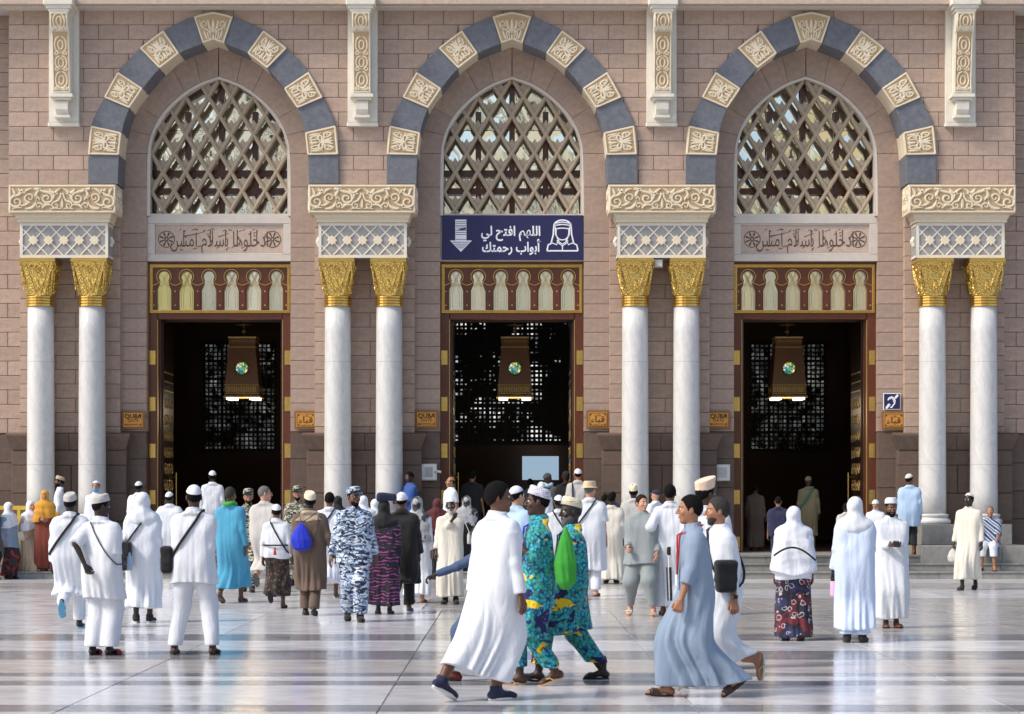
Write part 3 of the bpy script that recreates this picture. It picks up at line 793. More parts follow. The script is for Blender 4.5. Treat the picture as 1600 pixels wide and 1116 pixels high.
YL = 45.93; PX_ = 35.5*YL/F; PZ_ = 59.2*YL/F; Zn = fz(181, YL); Zbase = fz(337, YL)
for wi, bx in enumerate(BAYS):
    wn_ = empty('lattice_window', parent=mq)
    # moulded frame
    edge = [(p[0]+.06, p[1]) if p[0] < -1.4 else (p[0]*.955, p[1]-.05) for p in WINm]
    full = edge+[(-p[0], p[1]) for p in reversed(edge[:-1])]
    outr = WINm+[(-p[0], p[1]) for p in reversed(WINm[:-1])]
    mb = MB()
    for i in range(len(full)-1):
        a, b, c_, d_ = outr[i], outr[i+1], full[i+1], full[i]
        mb.prism([a, b, c_, d_], .04, .3)
        mb.ribbon([a, b], .018, .04, .014)
    mb.build('window_frame', M['frame_stone'], wn_, loc=(bx, YJ, 0))
    mb = MB(); mb.box(bx-1.53, bx+1.53, YL-.08, YL+.12, Zbase-.04, Zbase+.03); mb.build('window_sill', M['frame_stone'], wn_)
    # bars
    for sg in (1, -1):
        for k in range(-11, 12):
            p = (k*PX_ , Zn); d = (PX_/2*sg, PZ_/2); ts = clip_line(p, d, full+[(full[-1][0], Zbase), (full[0][0], Zbase)])
            if len(ts) < 2: continue
            a = (p[0]+d[0]*ts[0], max(Zbase+.02, p[1]+d[1]*ts[0])); b = (p[0]+d[0]*ts[-1], p[1]+d[1]*ts[-1])
            if math.hypot(b[0]-a[0], b[1]-a[1]) < .12: continue
            mb = MB(); L = math.hypot(b[0]-a[0], b[1]-a[1]); nx, nz = -(b[1]-a[1])/L*.041, (b[0]-a[0])/L*.041
            off = .0 if sg > 0 else .004
            mb.prism([(a[0]+nx, a[1]+nz), (b[0]+nx, b[1]+nz), (b[0]-nx, b[1]-nz), (a[0]-nx, a[1]-nz)], -.015+off, .14-off)
            mb.ribbon([a, b], .03, -.015+off, .028)
            mb.build('lattice_bar', M['lattice'], wn_, loc=(bx, YL, 0))
    # pointed infill at the foot of every opening
    for iz in range(-10, 8):
        for ix in range(-7, 8):
            x = (ix+(.5 if iz % 2 else 0))*PX_; z = Zn+iz*PZ_/2
            if not inside((x, z+.12), WP) or z < Zbase-.05: continue
            w_, h_ = PX_*.30, .30
            pts = [(x, max(z+.05, Zbase+.03)), (x+w_, z+.2), (x+w_*.66, z+.28), (x+w_*.45, z+.22), (x, z+h_+.03), (x-w_*.45, z+.22), (x-w_*.66, z+.28), (x-w_, z+.2)]
            if z+.2 < Zbase+.06: continue
            mb = MB(); mb.prism(pts, .02, .09, 0, .015); mb.build('pointed_infill', M['lattice'], wn_, loc=(bx, YL, 0))
    # red timber window behind, with glass
    mb = MB()
    for x in (-.73, 0, .73): mb.box(bx+x-.06, bx+x+.06, 46.22, 46.3, Zbase-.1, fz(130, 46) if x == 0 else fz(172, 46))
    mb.box(bx-1.5, bx+1.5, 46.2, 46.3, fz(275, 46), fz(264, 46)); mb.box(bx-1.5, bx+1.5, 46.2, 46.3, fz(302, 46), fz(292, 46))
    mb.build('timber_mullion', M['wood'], wn_)
    xs = [-1.55, -.73, 0, .73, 1.55]; zz = [Zbase-.1, fz(297, 46), fz(270, 46), fz(200, 46), fz(110, 46)]
    for a, c_ in zip(xs, xs[1:]):
        for e, f_ in zip(zz, zz[1:]):
            mb = MB(); mb.box(0, c_-a-.01, 0, .01, 0, f_-e-.01)
            o = mb.build('pane', M['glass'], wn_, loc=(bx+a, 46.32, e)); rr = random.Random(int(bx*10)+int(a*7)+int(e*13))
            o.rotation_euler = (rr.uniform(-.02, .04), 0, rr.uniform(-.03, .03))
# ------------------------------------------------------------------ doors, tablets
YD = 46.0
def keyhole(cx, zb, s=1.0):
    # foot rectangle with shoulders running up to a ring opening
    pts = []
    w = .155; zs_ = zb+.52; R = .118; cz = zb+.72
    pts += [(cx-w, zb), (cx+w, zb), (cx+w, zs_-.1), (cx+.10, zs_+.03)]
    for k in range(13):
        a = math.radians(-38+256*k/12); pts.append((cx+R*math.cos(a), cz+R*math.sin(a)))
    pts += [(cx-.10, zs_+.03), (cx-w, zs_-.1)]
    return pts
for gi, bx in enumerate(BAYS):
    gt = empty('gate', parent=mq)
    xl, xr = bx-1.555, bx+1.555; zt = fz(409.5, YD); zo = fz(499, YD); zb = .466
    mb = MB(); st = .2
    mb.box(xl, xl+st, YD, YD+.16, zb, zt-.1, 0, .01); mb.box(xr-st, xr, YD, YD+.16, zb, zt-.1, 0, .01)
    mb.box(xl, xr, YD-.01, YD+.16, zt-.098, zt, 0, .01); mb.box(xl+st+.003, xr-st-.003, YD+.02, YD+.16, zo, fz(487, YD), 0, .01)
    mb.box(xl+st+.003, xl+st+.045, YD+.17, YD+.3, zb, zo-.003); mb.box(xr-st-.045, xr-st-.003, YD+.17, YD+.3, zb, zo-.003)
    mb.build('door_frame', M['wood'], gt)
    mb = MB()
    for s, x in ((1, xl+st), (-1, xr-st)): mb.box(min(x, x+s*.012), max(x, x+s*.012), YD-.006, YD+.1, zb, zo-.01)
    mb.build('gilt_edge', M['golddull'], gt)
    # gilt rope border of the transom
    zA, zB = fz(416, YD), fz(487, YD); xa, xb = xl+.07, xr-.07
    rb = MB()
    def rope(p, q):
        L = math.hypot(q[0]-p[0], q[1]-p[1]); n = int(L/.045)
        for i in range(n):
            t = (i+.5)/n; x = p[0]+(q[0]-p[0])*t; z = p[1]+(q[1]-p[1])*t; w = .018
            rb.add([(x-w, YD-.03, z-w), (x+w, YD-.03, z-w), (x+w, YD-.03, z+w), (x-w, YD-.03, z+w), (x-w*.5, YD-.05, z-w*.5), (x+w*.5, YD-.05, z-w*.5), (x+w*.5, YD-.05, z+w*.5), (x-w*.5, YD-.05, z+w*.5)],
                   [(4,5,6,7), (0,1,5,4), (1,2,6,5), (2,3,7,6), (3,0,4,7)])
    for p, q in (((xa, zA), (xb, zA)), ((xb, zA), (xb, zB)), ((xb, zB), (xa, zB)), ((xa, zB), (xa, zA))):
        rope(p, q)
    for (a0, a1, b0, b1) in ((xa-.03, xb+.03, zA-.03, zA+.03), (xa-.03, xb+.03, zB-.03, zB+.03)): rb.box(a0, a1, YD-.03, YD-.012, b0, b1)
    for x in (xa, xb): rb.box(x-.03, x+.03, YD-.03, YD-.012, zB+.031, zA-.031)
    rb.build('rope_border', M['gold'], gt)
    # fascia with six keyhole openings: built as strips around each opening
    pit = (xb-xa-.06)/6; zf0 = zB+.035; zf1 = zA-.035
    fs = MB(); gl = MB()
    for k in range(6):
        cx = xa+.03+pit*(k+.5); hole = keyhole(cx, zf0)
        n = len(hole)
        # ring of quads from the hole outline to the cell rectangle
        def to_rect(p):
            dx, dz = p[0]-cx, p[1]-(zf0+.5); hx, hz0, hz1 = pit/2, .5, zf1-zf0-.5
            t = min(hx/abs(dx) if abs(dx) > 1e-6 else 9e9, (hz1/dz if dz > 1e-6 else (-hz0/dz if dz < -1e-6 else 9e9)))
            return (cx+dx*t, zf0+.5+dz*t)
        rect = [to_rect(p) for p in hole]
        vs = []; ff = []
        corners = {}
        for i in range(n):
            vs += [(hole[i][0], YD+.012, hole[i][1]), (rect[i][0], YD+.012, rect[i][1]), (hole[i][0], YD+.09, hole[i][1])]
        for i in range(1, n):
            j = (i+1) % n
            ff.append((i*3, i*3+1, j*3+1, j*3)); ff.append((i*3, j*3, j*3+2, i*3+2))
            ra, rb2 = rect[i], rect[j]
            if abs(ra[0]-rb2[0]) > 1e-4 and abs(ra[1]-rb2[1]) > 1e-4:   # corner fill
                c_ = (cx+math.copysign(pit/2, ra[0]+rb2[0]-2*cx), zf1 if (ra[1]+rb2[1])/2 > zf0+.5 else zf0)
                vs.append((c_[0], YD+.012, c_[1])); ff.append((i*3+1, len(vs)-1, j*3+1))
        fs.add(vs, [f[::-1] for f in ff])
        # posts with studs between
        # gilt outline: ring arcs and the wave joining them
        arc = []
        for q in range(15):
            a = math.radians(-52+284*q/14); arc.append((cx+.158*math.cos(a), zf0+.72+.158*math.sin(a)))
        gl.ribbon([(cx+pit/2, zf0+.53), (cx+.18, zf0+.55)]+arc+[(cx-.18, zf0+.55), (cx-pit/2, zf0+.53)], .012, YD+.012, .02)
        pm = MB(); pm.prism([(p[0]-cx, p[1]-zf0) for p in keyhole(cx, zf0)], 0, .01)
        pane = pm.build('transom_pane', M['glass_yellow'] if (gi == 0 and k < 2) else M['glass_fine'], gt, loc=(cx, YD+.08, zf0)); rr = random.Random(gi*7+k); pane.rotation_euler = (rr.uniform(-.03, .03), 0, rr.uniform(-.05, .05))
        tr = MB()
        for q, (w, h) in enumerate(((.12, .42), (.075, .38))):
            tr.tube([(-w, 0, .03+q*.03), (-w, 0, h), (0, 0, h+.16+.02*q), (w, 0, h), (w, 0, .03+q*.03)], .0035, n=4)
            tr.tube([(-.09+.03*q, 0, .82-.0*q), (.04+.03*q, 0, .55), (.09, 0, .5)], .004, n=4); tr.tube([(.09-.03*q, 0, .82), (-.04-.03*q, 0, .55), (-.09, 0, .5)], .004, n=4)
        tr.build('pane_tracery', M['gilt'], gt, loc=(cx, YD+.065, zf0))
    fs.build('transom_fascia', M['wood'], gt); gl.build('gilt_moulding', M['gold'], gt)
    for k in range(7):
        x = xa+.03+pit*k
        if k in (0, 6): x += .03 if k == 0 else -.03
        mb = MB(); mb.box(x-.06, x+.06, YD-.009, YD+.011, zf0+.02, zf0+.5, 0, .006); mb.build('transom_post', M['wood'], gt)
        mb = MB()
        for z in (zf0+.1, zf0+.4): mb.lathe([(.022, 0), (.016, .012), (.004, .016)], n=8); 
        mb.v = [(x+v[0], YD-v[2]-.001, (zf0+.1 if i < 24 else zf0+.4)+v[1]) for i, v in enumerate(mb.v)]
        mb.build('stud', M['golddull'], gt)
    # brass hinge plates
    for py in (559, 631.5, 704.5, 777, 850):
        for x in (xl+.095, xr-.095):
            mb = MB(); z = fz(py, YD); mb.box(-.068, .068, 0, .014, -.155, .155, 0, .004); mb.box(-.01, .01, -.012, 0, -.15, .15, 0, .004)
            mb.build('hinge_plate', M['gold'], gt, loc=(x, YD-.0145, z))
    # door leaves swung inward with gilt filigree
    for s in (-1, 1):
        lf = empty('door_leaf', parent=gt); x = bx+s*(1.555-st-.05); a = math.radians(4)
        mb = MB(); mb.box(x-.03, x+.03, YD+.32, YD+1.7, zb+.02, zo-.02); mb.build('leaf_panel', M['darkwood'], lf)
        mb = MB(); xx = x-s*.034
        rr = random.Random(gi*3+s)
        for z0 in [zb+.2+.36*k for k in range(9)]:
            for yy in [YD+.55+.3*j for j in range(4)]:
                for d in (-1, 1):
                    pts = spiral(yy, z0+.15, .13, 1.2, rr.uniform(0, 3), d, 12); mb.tube([(xx, p[0], p[1]) for p in pts], .009, n=4)
        for z0 in (zb+.15, zb+3.5, zb+3.7, zb+3.9): mb.box(xx-.006, xx+.006, YD+.45, YD+1.6, z0, z0+.025)
        mb.build('filigree', M['golddull'], lf)
        mb = MB(); hx = x-s*.1; mb.tube([(hx, YD+1.62, 1.0), (hx, YD+1.62, 2.2)], .018, n=8); mb.tube([(x-s*.03, YD+1.62, 1.1), (hx, YD+1.62, 1.1)], .01); mb.tube([(x-s*.03, YD+1.62, 2.1), (hx, YD+1.62, 2.1)], .01)
        mb.build('door_handle', M['gold'], lf)
    # tablet between window and door
    zt2, zb2 = fz(340.5, YD), fz(409.3, YD); tb = empty('tablet', parent=mq)
    mb = MB(); yq = 45.84
    a, b = .26*.5, .2
    x0, x1 = bx-1.575, bx+1.575
    mb.prism([(x0, zt2), (x1, zt2), (x1, zt2-.14), (x0, zt2-.14)], yq, yq+.2, 0, .01); mb.prism([(x0, zb2), (x1, zb2), (x1, zb2+.14), (x0, zb2+.14)], yq, yq+.2, 0, .01)
    for s in (-1, 1): xa_, xb_ = sorted((bx+s*1.575, bx+s*1.38)); mb.prism([(xa_, zb2+.142), (xb_, zb2+.142), (xb_, zt2-.142), (xa_, zt2-.142)], yq+.001, yq+.2, 0, .01)
    iz0, iz1 = zb2+.142, zt2-.142
    for (p, q) in (((bx-1.37, iz0+.012), (bx+1.37, iz0+.012)), ((bx-1.37, iz1-.012), (bx+1.37, iz1-.012))): mb.ribbon([p, q], .02, yq+.04, .02)
    mb.build('tablet_frame', M['frame_stone'], tb)
    mb = MB(); mb.box(bx-1.379, bx+1.379, yq+.05, yq+.2, iz0+.001, iz1-.001); mb.build('tablet_face', M['panelstone'], tb)
    if gi != 1:
        zc = (iz0+iz1)/2
        for s in (-1, 1):
            mb = MB(); cxx = bx+s*1.14
            for k in range(8):
                a = math.pi/8+k*math.pi/4; mb.ribbon([(.03*math.cos(a), .03*math.sin(a)), (.15*math.cos(a), .15*math.sin(a))], [.008, .02], 0, .008)
            for R in (.03, .175): mb.ribbon([(R*math.cos(2*math.pi*k/24), R*math.sin(2*math.pi*k/24)) for k in range(25)], .008, 0, .008)
            mb.build('rosette', M['engrave'], tb, loc=(cxx, yq+.0495, zc))
        t_ = text(arab('ادخلوها بسلام آمنين'), .42, tb, (bx, yq+.047, zc-.02), M['engrave'], sx=.66, bold=-.002)
        t_.scale = (.64, 1.12, 1); t_['label'] = 'engraved Arabic inscription in flowing script'
        mb = MB(); rr = random.Random(4)
        for k in range(26):
            x = bx-.85+1.7*rr.random(); z = zc+rr.choice((-.17, .17, .2, -.2, .12))+rr.uniform(-.02, .02)
            mb.ribbon([(x-.03, z-.012), (x, z+.01), (x+.03, z+.02)], [.004, .009, .003], yq+.0495, .005)
        for x in (-.77, -.2, .13, .38, .8): mb.ribbon([(bx+x, zc-.12), (bx+x+.005, zc+.2)], [.008, .013], yq+.0495, .006)
        mb.ribbon([(bx-.78, zc+.06), (bx-.5, zc+.11), (bx-.3, zc+.17)], [.012, .008, .004], yq+.0495, .006); mb.ribbon([(bx-.02, zc+.05), (bx+.2, zc+.13)], [.01, .004], yq+.0495, .006)
        mb.build('vowel_marks', M['engrave'], tb)['kind'] = 'stuff'
# ------------------------------------------------------------------ interior hall
hall = empty('prayer_hall', parent=mq)
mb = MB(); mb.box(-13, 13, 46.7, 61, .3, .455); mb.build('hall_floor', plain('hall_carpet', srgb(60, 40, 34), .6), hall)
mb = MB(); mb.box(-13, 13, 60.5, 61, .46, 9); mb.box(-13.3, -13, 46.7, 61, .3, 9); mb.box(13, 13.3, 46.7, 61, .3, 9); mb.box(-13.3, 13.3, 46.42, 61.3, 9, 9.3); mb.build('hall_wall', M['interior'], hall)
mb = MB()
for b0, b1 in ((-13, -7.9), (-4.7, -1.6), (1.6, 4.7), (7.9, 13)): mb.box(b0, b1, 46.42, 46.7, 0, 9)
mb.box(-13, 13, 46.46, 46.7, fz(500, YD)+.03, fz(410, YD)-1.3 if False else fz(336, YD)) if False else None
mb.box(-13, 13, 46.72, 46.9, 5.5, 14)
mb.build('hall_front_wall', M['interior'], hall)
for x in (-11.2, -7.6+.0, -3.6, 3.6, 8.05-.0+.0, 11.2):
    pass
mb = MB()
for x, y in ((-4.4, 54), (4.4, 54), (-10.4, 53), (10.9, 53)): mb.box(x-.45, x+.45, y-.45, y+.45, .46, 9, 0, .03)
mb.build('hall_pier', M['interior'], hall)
def screen(cx, w, z0, z1, Y, cell, mat, ornate):
    sc = empty('window_screen', parent=hall)
    p = MB(); p.box(cx-w/2, cx+w/2, Y+.1, Y+.12, z0, z1); p.build('screen_glass', M[mat], sc)
    g = MB(); n = int(w/cell); m_ = int((z1-z0)/cell)
    t = .62*cell if not ornate else .4*cell
    for i in range(n+1): x = cx-w/2+w*i/n; k = t*(1.5 if i % 4 == 0 else .85); g.box(x-k/2, x+k/2, Y, Y+.04, z0, z1)
    for j in range(m_+1): z = z0+(z1-z0)*j/m_; k = t*(1.5 if j % 4 == 0 else .85); g.box(cx-w/2, cx+w/2, Y+.045, Y+.085, z-k/2, z+k/2)
    g.build('screen_lattice', M['black'], sc)
    if ornate:
        g = MB()
        for i in range(7):
            for j in range(int((z1-z0)/.32)):
                x = cx-w/2+w*i/6; z = z0+.16+.32*j
                for d in (-1, 1): g.tube([(x+d*.02, Y-.02, z-.14), (x+d*.09, Y-.02, z-.06), (x+d*.03, Y-.02, z), (x+d*.09, Y-.02, z+.06), (x+d*.02, Y-.02, z+.14)], .012, n=4)
        g.build('gilt_scrollwork', M['golddull'], sc)
ysc = 59.9
screen(.1, 3.7, 3.2, 6.6, ysc, .13, 'litpane', False)
screen(-7.65, 2.0, 3.0, 6.0, ysc, .125, 'litpane_dim', True)
screen(7.75, 2.1, 3.0, 6.0, ysc, .125, 'litpane_dim', True)
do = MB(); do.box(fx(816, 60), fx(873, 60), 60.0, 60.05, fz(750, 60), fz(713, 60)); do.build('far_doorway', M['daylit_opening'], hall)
# ------------------------------------------------------------------ hanging lanterns
def lantern(x, y, label):
    t = empty('hanging_lantern', (x, y, fz(622, y))); tag(t, label, 'lantern', 'bronze lanterns hanging inside the gates')
    def frustum(mb, w0, w1, z0, z1, mi=0):
        mb.add([(-w0,-w0,z0),(w0,-w0,z0),(w0,w0,z0),(-w0,w0,z0),(-w1,-w1,z1),(w1,-w1,z1),(w1,w1,z1),(-w1,w1,z1)], [(3,2,1,0),(4,5,6,7),(0,1,5,4),(1,2,6,5),(2,3,7,6),(3,0,4,7)], mi)
    s = y/F
    mb = MB(); frustum(mb, 26*s, 20.5*s, 20*s, 83*s); mb.build('lantern_body', M['brown_panel'], t)
    for a_ in ((29, 27.5, 0, 3), (27, 26.6, 4.5, 6), (27, 26.4, 18, 20), (22, 21.8, 77, 79), (21.5, 22, 92, 94)): mb = MB(); frustum(mb, *[q*s for q in a_]); mb.build('gilt_band', M['gilt'], t)
    mb = MB(); frustum(mb, 26*s, 26*s, 6.1*s, 17.9*s); frustum(mb, 20.6*s, 20.8*s, 83.1*s, 91.9*s); mb.build('band_ground', M['brown_panel'], t)
    for rot in range(4):
        mb = MB(); pts = []
        n = 9; 
        for k in range(n):
            x0 = -24+48*k/n; d = 48/n
            pts += [(x0, 8), (x0, 16), (x0+d*.5, 16), (x0+d*.5, 8)]
        mb.ribbon([(p[0]*s, p[1]*s) for p in pts], .95*s, 0, .6*s)
        for k in range(8): mb.ribbon([((-16+4.5*k)*s, 86*s), ((-14.5+4.5*k)*s, 89.5*s), ((-13+4.5*k)*s, 86*s)], .5*s, .3*s*0+5.2*s, .5*s)
        a = rot*math.pi/2; mb.v = [(v[0]*math.cos(a)-(-26*s+v[1]-.002)*math.sin(a), v[0]*math.sin(a)+(-26*s+v[1]-.002)*math.cos(a), v[2]) for v in mb.v]
        mb.build('key_pattern', M['gilt'], t)
    def yface(z): return -(26-5.5*(z-20)/63)*s
    mb = MB(); zc = 45; yy = yface(zc)
    mb.add([(9*s*math.cos(2*math.pi*k/20), yface(zc+9*math.sin(2*math.pi*k/20))-.006, (zc+9*math.sin(2*math.pi*k/20))*s) for k in range(20)], [tuple(range(19, -1, -1))[::-1]])
    mb.build('stained_medallion', M['rosetteglow'], t)
    mb = MB()
    for R in (10.2, 12): 
        for k in range(20):
            a = 2*math.pi*k/20; b = 2*math.pi*(k+1)/20
            mb.tube([(R*s*math.cos(a), yface(zc+R*math.sin(a))-.012, (zc+R*math.sin(a))*s), (R*s*math.cos(b), yface(zc+R*math.sin(b))-.012, (zc+R*math.sin(b))*s)], .5*s, n=4)
    for k in range(6):
        a = 2*math.pi*k/6; b = a+2.2
        mb.tube([(9*s*math.cos(a), yface(zc)-.02, (zc+9*math.sin(a))*s), (9*s*math.cos(b), yface(zc)-.02, (zc+9*math.sin(b))*s)], .35*s, n=4)
    mb.build('medallion_tracery', M['golddull'], t)
    for sx in (-1, 1):
        mb = MB(); mb.box(sx*18*s-7*s, sx*18*s+7*s, -20*s, 20*s, -3.2*s, -.05*s, 0, .01); mb.build('lamp', M['tube'], t)
    ll = bpy.data.lights.new('lantern_light', 'POINT'); ll.energy = 20; ll.color = (1, .78, .52); ll.shadow_soft_size = .5; lo_ = bpy.data.objects.new('lantern_light', ll); COL.objects.link(lo_); lo_.parent = t; lo_.location = (0, 0, -.25)
    mb = MB(); mb.tube([(0, 0, 94*s), (0, 0, 200*s)], 1.1*s, n=8); mb.lathe([(1, 0), (4*s, .01), (4*s, 5*s), (1.5*s, 7*s)][1:], (0, 0, 100*s), 12); mb.lathe([(3*s, 0), (13*s, 1*s), (13*s, 2*s), (2*s, 3*s)], (0, 0, 112*s), 16)
    mb.build('hanging_rod', M['golddull'], t)
lantern(fx(381, 49.5), 49.5, 'bronze lantern with stained glass medallion hanging in the gate left of the banner')
lantern(fx(804.5, 49.5), 49.5, 'bronze lantern hanging in the middle gate under the navy banner')
lantern(fx(1230, 49.5), 49.5, 'bronze lantern hanging in the right gate beside the hearing loop sign')
# ------------------------------------------------------------------ banner over the middle gate
bn = empty('banner', (0, 45.78, 0)); tag(bn, 'navy blue banner with white Arabic prayer, down arrow and head-and-shoulders symbol over middle gate', 'banner')
yb = 45.78
mb = MB(); x0, x1 = fx(690.5, yb), fx(911, yb); z0, z1 = fz(406, yb), fz(336.5, yb)
mb.box(x0, x1, 0, .05, z0, z1, 0, .004); mb.build('banner_sheet', M['navy'], bn)
def bp(x, y): return (fx(690+x/6.08, yb), fz(336+(y-88)/5.58, yb))      # from the enlarged view of the banner
def bq(u, v): return (fx(680+u*240/1339, yb), fz(320+v*200/1116, yb))
t1 = text(arab('اللهم افتح لي'), .33, bn, (*[bq(660, 235)[0]], -.004, bq(660, 235)[1]), M['paint_white'], bold=.008); t2 = text(arab('أبواب رحمتك'), .33, bn, (bq(660, 375)[0], -.004, bq(660, 375)[1]), M['paint_white'], bold=.008)
bpy.context.view_layer.update()
for t_ in (t1, t2):
    w = t_.dimensions.x
    if w > .1: t_.scale = ((bq(918, 0)[0]-bq(402, 0)[0])/w, .86, 1)
mb = MB(); mb.prism([bq(175, 130), bq(272, 130), bq(272, 312), bq(175, 312)], -.004, .0); 
mb.prism([bq(128, 312), bq(320, 312), bq(224, 412)], -.0045, -.0001); mb.build('down_arrow', M['paint_white'], bn)
mb = MB()
for k, v in enumerate((145, 160, 178, 192, 222, 240, 258, 300, 325, 342, 358, 374)):
    hw = 46 if v < 312 else max(6, 92*(412-v)/100-6)
    a = bq(224-hw, v); b = bq(224+hw, v); mb.prism([(a[0], a[1]), (b[0], b[1]), (b[0], b[1]-.012), (a[0], a[1]-.012)], -.0065, -.0047)
mb.prism([bq(185, 212), bq(225, 206), bq(268, 200), bq(268, 218), bq(230, 222)], -.0068, -.0047)
mb.build('arrow_stripes', M['navy'], bn)
mb = MB()
def rb_(pts, w=.016): mb.ribbon([bq(*p) for p in pts], w, -.0005, .005)
rb_([(1110+75*math.cos(a), 185-50*math.sin(a)) for a in [math.pi*k/14 for k in range(15)]])
rb_([(1035, 182), (1110, 172), (1185, 182)], .012); rb_([(1035, 165), (1110, 152), (1185, 165)], .012)
rb_([(1110+56*math.cos(a), 248-60*math.sin(a)) if math.sin(a) < 0 else (1110+56*math.cos(a), 215-10*math.sin(a)) for a in [2*math.pi*k/26 for k in range(27)]], .012)
for s in (-1, 1):
    rb_([(1110+s*75, 185), (1110+s*80, 260), (1110+s*98, 335)]); rb_([(1110+s*62, 190), (1110+s*60, 260), (1110+s*20, 340)], .012)
    rb_([(1110+s*98, 330), (1110+s*50, 350), (1110+s*40, 310)], .012)
    rb_([(1110+s*92, 335), (1110+s*125, 352), (1110+s*135, 402)])
rb_([(975, 403), (1110, 403), (1245, 403)]); rb_([(1110, 403), (1110, 350)], .012); rb_([(1060, 312), (1110, 345), (1160, 312)], .012); rb_([(1068, 330), (1110, 362), (1152, 330)], .01)
mb.build('headscarf_figure_symbol', M['paint_white'], bn)
# ------------------------------------------------------------------ plaques, boxes, hearing sign
def plaque(px0, px1, py0, py1, kind, label):
    Y = 45.72; w = fx(px1, Y)-fx(px0, Y); h = fz(py0, Y)-fz(py1, Y)
    t = empty('gate_plaque', (fx((px0+px1)/2, Y), Y-.03, fz(py1, Y))); tag(t, label, 'plaque', 'brass plaques beside the gates')
    mb = MB(); mb.box(-w/2, w/2, 0, .03, 0, h, 0, .006); mb.build('plaque_board', M['brown_panel'], t)
    mb = MB(); e = .05; mb.box(-w/2+e, w/2-e, -.01, -.001, e, h-e, 0, .003); mb.build('brass_face', M['plaque'], t)
    mb = MB(); c = [(-w/2+e+.015, e+.015), (w/2-e-.015, e+.015), (w/2-e-.015, h-e-.015), (-w/2+e+.015, h-e-.015)]
    for q in range(4): mb.ribbon([c[q], c[(q+1) % 4]], .008, -.0105, .006)
    mb.build('bright_rim', M['gold'], t)
    mb = MB()
    for sx in (-1, 1):
        for zz, d in ((e+.03, 1), (h-e-.03, -1)):
            x = sx*(w/2-e-.03); mb.prism([(x, zz), (x-sx*.045, zz), (x, zz+d*.045)], -.0125, -.0104)
    mb.build('corner_mark', M['ink'], t)
    if kind == 'en':
        text('QUBA', .125, t, (0, -.0125, h*.68), M['ink'], ext=.002, bold=.003, sx=1.05); text('GATE', .085, t, (0, -.0125, h*.46), M['ink'], ext=.002, sx=1.1); text('DOOR NO. 5', .05, t, (0, -.0125, h*.25), M['ink'], ext=.002, sx=1.1)
    else:
        text(arab('باب'), .075, t, (0, -.0125, h*.74), M['ink'], ext=.002); text(arab('قباء'), .17, t, (0, -.0125, h*.49), M['ink'], ext=.002, bold=.002, sx=1.2); text(arab('باب رقم')+' \u0665' if False else '\u0665 '+arab('باب رقم'), .055, t, (0, -.0125, h*.23), M['ink'], ext=.002)
plaque(190, 227, 642, 671, 'en', 'QUBA GATE plaque between the left end columns and the left gate')
plaque(460, 496, 642, 671, 'ar', 'Arabic gate plaque directly right of the left gate')
plaque(648, 685, 641, 670, 'en', 'QUBA GATE plaque directly left of the middle gate above the white box')
plaque(916, 952, 641, 670, 'ar', 'Arabic gate plaque directly right of the middle gate')
plaque(1104, 1141, 642, 670, 'en', 'QUBA GATE plaque directly left of the right gate')
plaque(1377, 1415, 643, 672, 'ar', 'Arabic gate plaque under the hearing loop sign')
def wallbox(px0, px1, py0, py1, label, glass):
    Y = 45.7; w = fx(px1, Y)-fx(px0, Y); h = fz(py0, Y)-fz(py1, Y)
    t = empty('wall_box', (fx((px0+px1)/2, Y), Y-.14, fz(py1, Y))); tag(t, label, 'cabinet')
    mb = MB(); mb.box(-w/2, w/2, .02, .14, 0, h, 0, .01); mb.build('box_body', M['boxwhite'], t)
    mb = MB(); mb.box(-w/2+.015, w/2-.015, 0, .018, .015, h-.015, 0, .006); mb.build('box_door', M['boxwhite'], t)
    if glass:
        mb = MB(); mb.box(-w*.26, w*.24, -.006, -.001, h*.2, h*.8, 0, .002); mb.build('box_window', M['boxglass'], t)
        mb = MB(); mb.box(w/2-.05, w/2-.03, -.02, 0, h*.45, h*.55); mb.build('latch', M['black'], t)
        mb = MB(); mb.tube([(w/2, .05, h*.55), (w/2+.09, .03, h*.5)], .03, n=8); mb.build('pipe_stub', M['boxwhite'], t)
    else:
        mb = MB(); 
        for k in range(9): z = h*.22+h*.56*k/8; mb.box(-w*.3, w*.3, -.006, -.001, z, z+.012)
        mb.build('box_louvre', M['boxglass'], t)
wallbox(658, 683, 725, 751, 'white enamel box with a grey window on the dark stone left of the middle gate', True)
wallbox(1115, 1140, 726, 752, 'white louvred box on the dark stone left of the right gate', False)
Y = 45.0; t = empty('speaker_box', (fx(1029, Y), 45.0, fz(417, Y))); tag(t, 'small white box fixed between the two gold capitals right of the middle gate', 'speaker')
mb = MB(); mb.box(-.09, .09, 0, .2, 0, .16, 0, .02); mb.build('box_body', M['boxwhite'], t); mb = MB(); mb.box(-.03, .03, .05, .12, .16, .2); mb.build('bracket', M['boxglass'], t)
Y = 45.72; t = empty('hearing_loop_sign', (fx(1393.5, Y), Y-.02, fz(627.5, Y))); tag(t, 'square dark blue sign with white ear symbol above a brass plaque', 'sign')
mb = MB(); mb.box(-.187, .187, 0, .02, -.178, .178, 0, .006); mb.build('sign_rim', M['paint_white'], t); mb = MB(); mb.box(-.172, .172, -.004, -.0005, -.163, .163, 0, .001); mb.build('sign_face', M['navy'], t)
def hq(u, v): return ((u-362)/392*.34, -(v-328)/392*.34)
mb = MB()
rb2 = lambda pts, w: mb.ribbon([hq(*p) for p in pts], w, -.0042, .003)
rb2([(262, 300), (285, 245), (350, 215), (410, 245), (438, 310), (425, 380), (385, 430), (355, 475), (315, 478)], .014)
rb2([(300, 275), (350, 245), (395, 285), (400, 350)], .009)
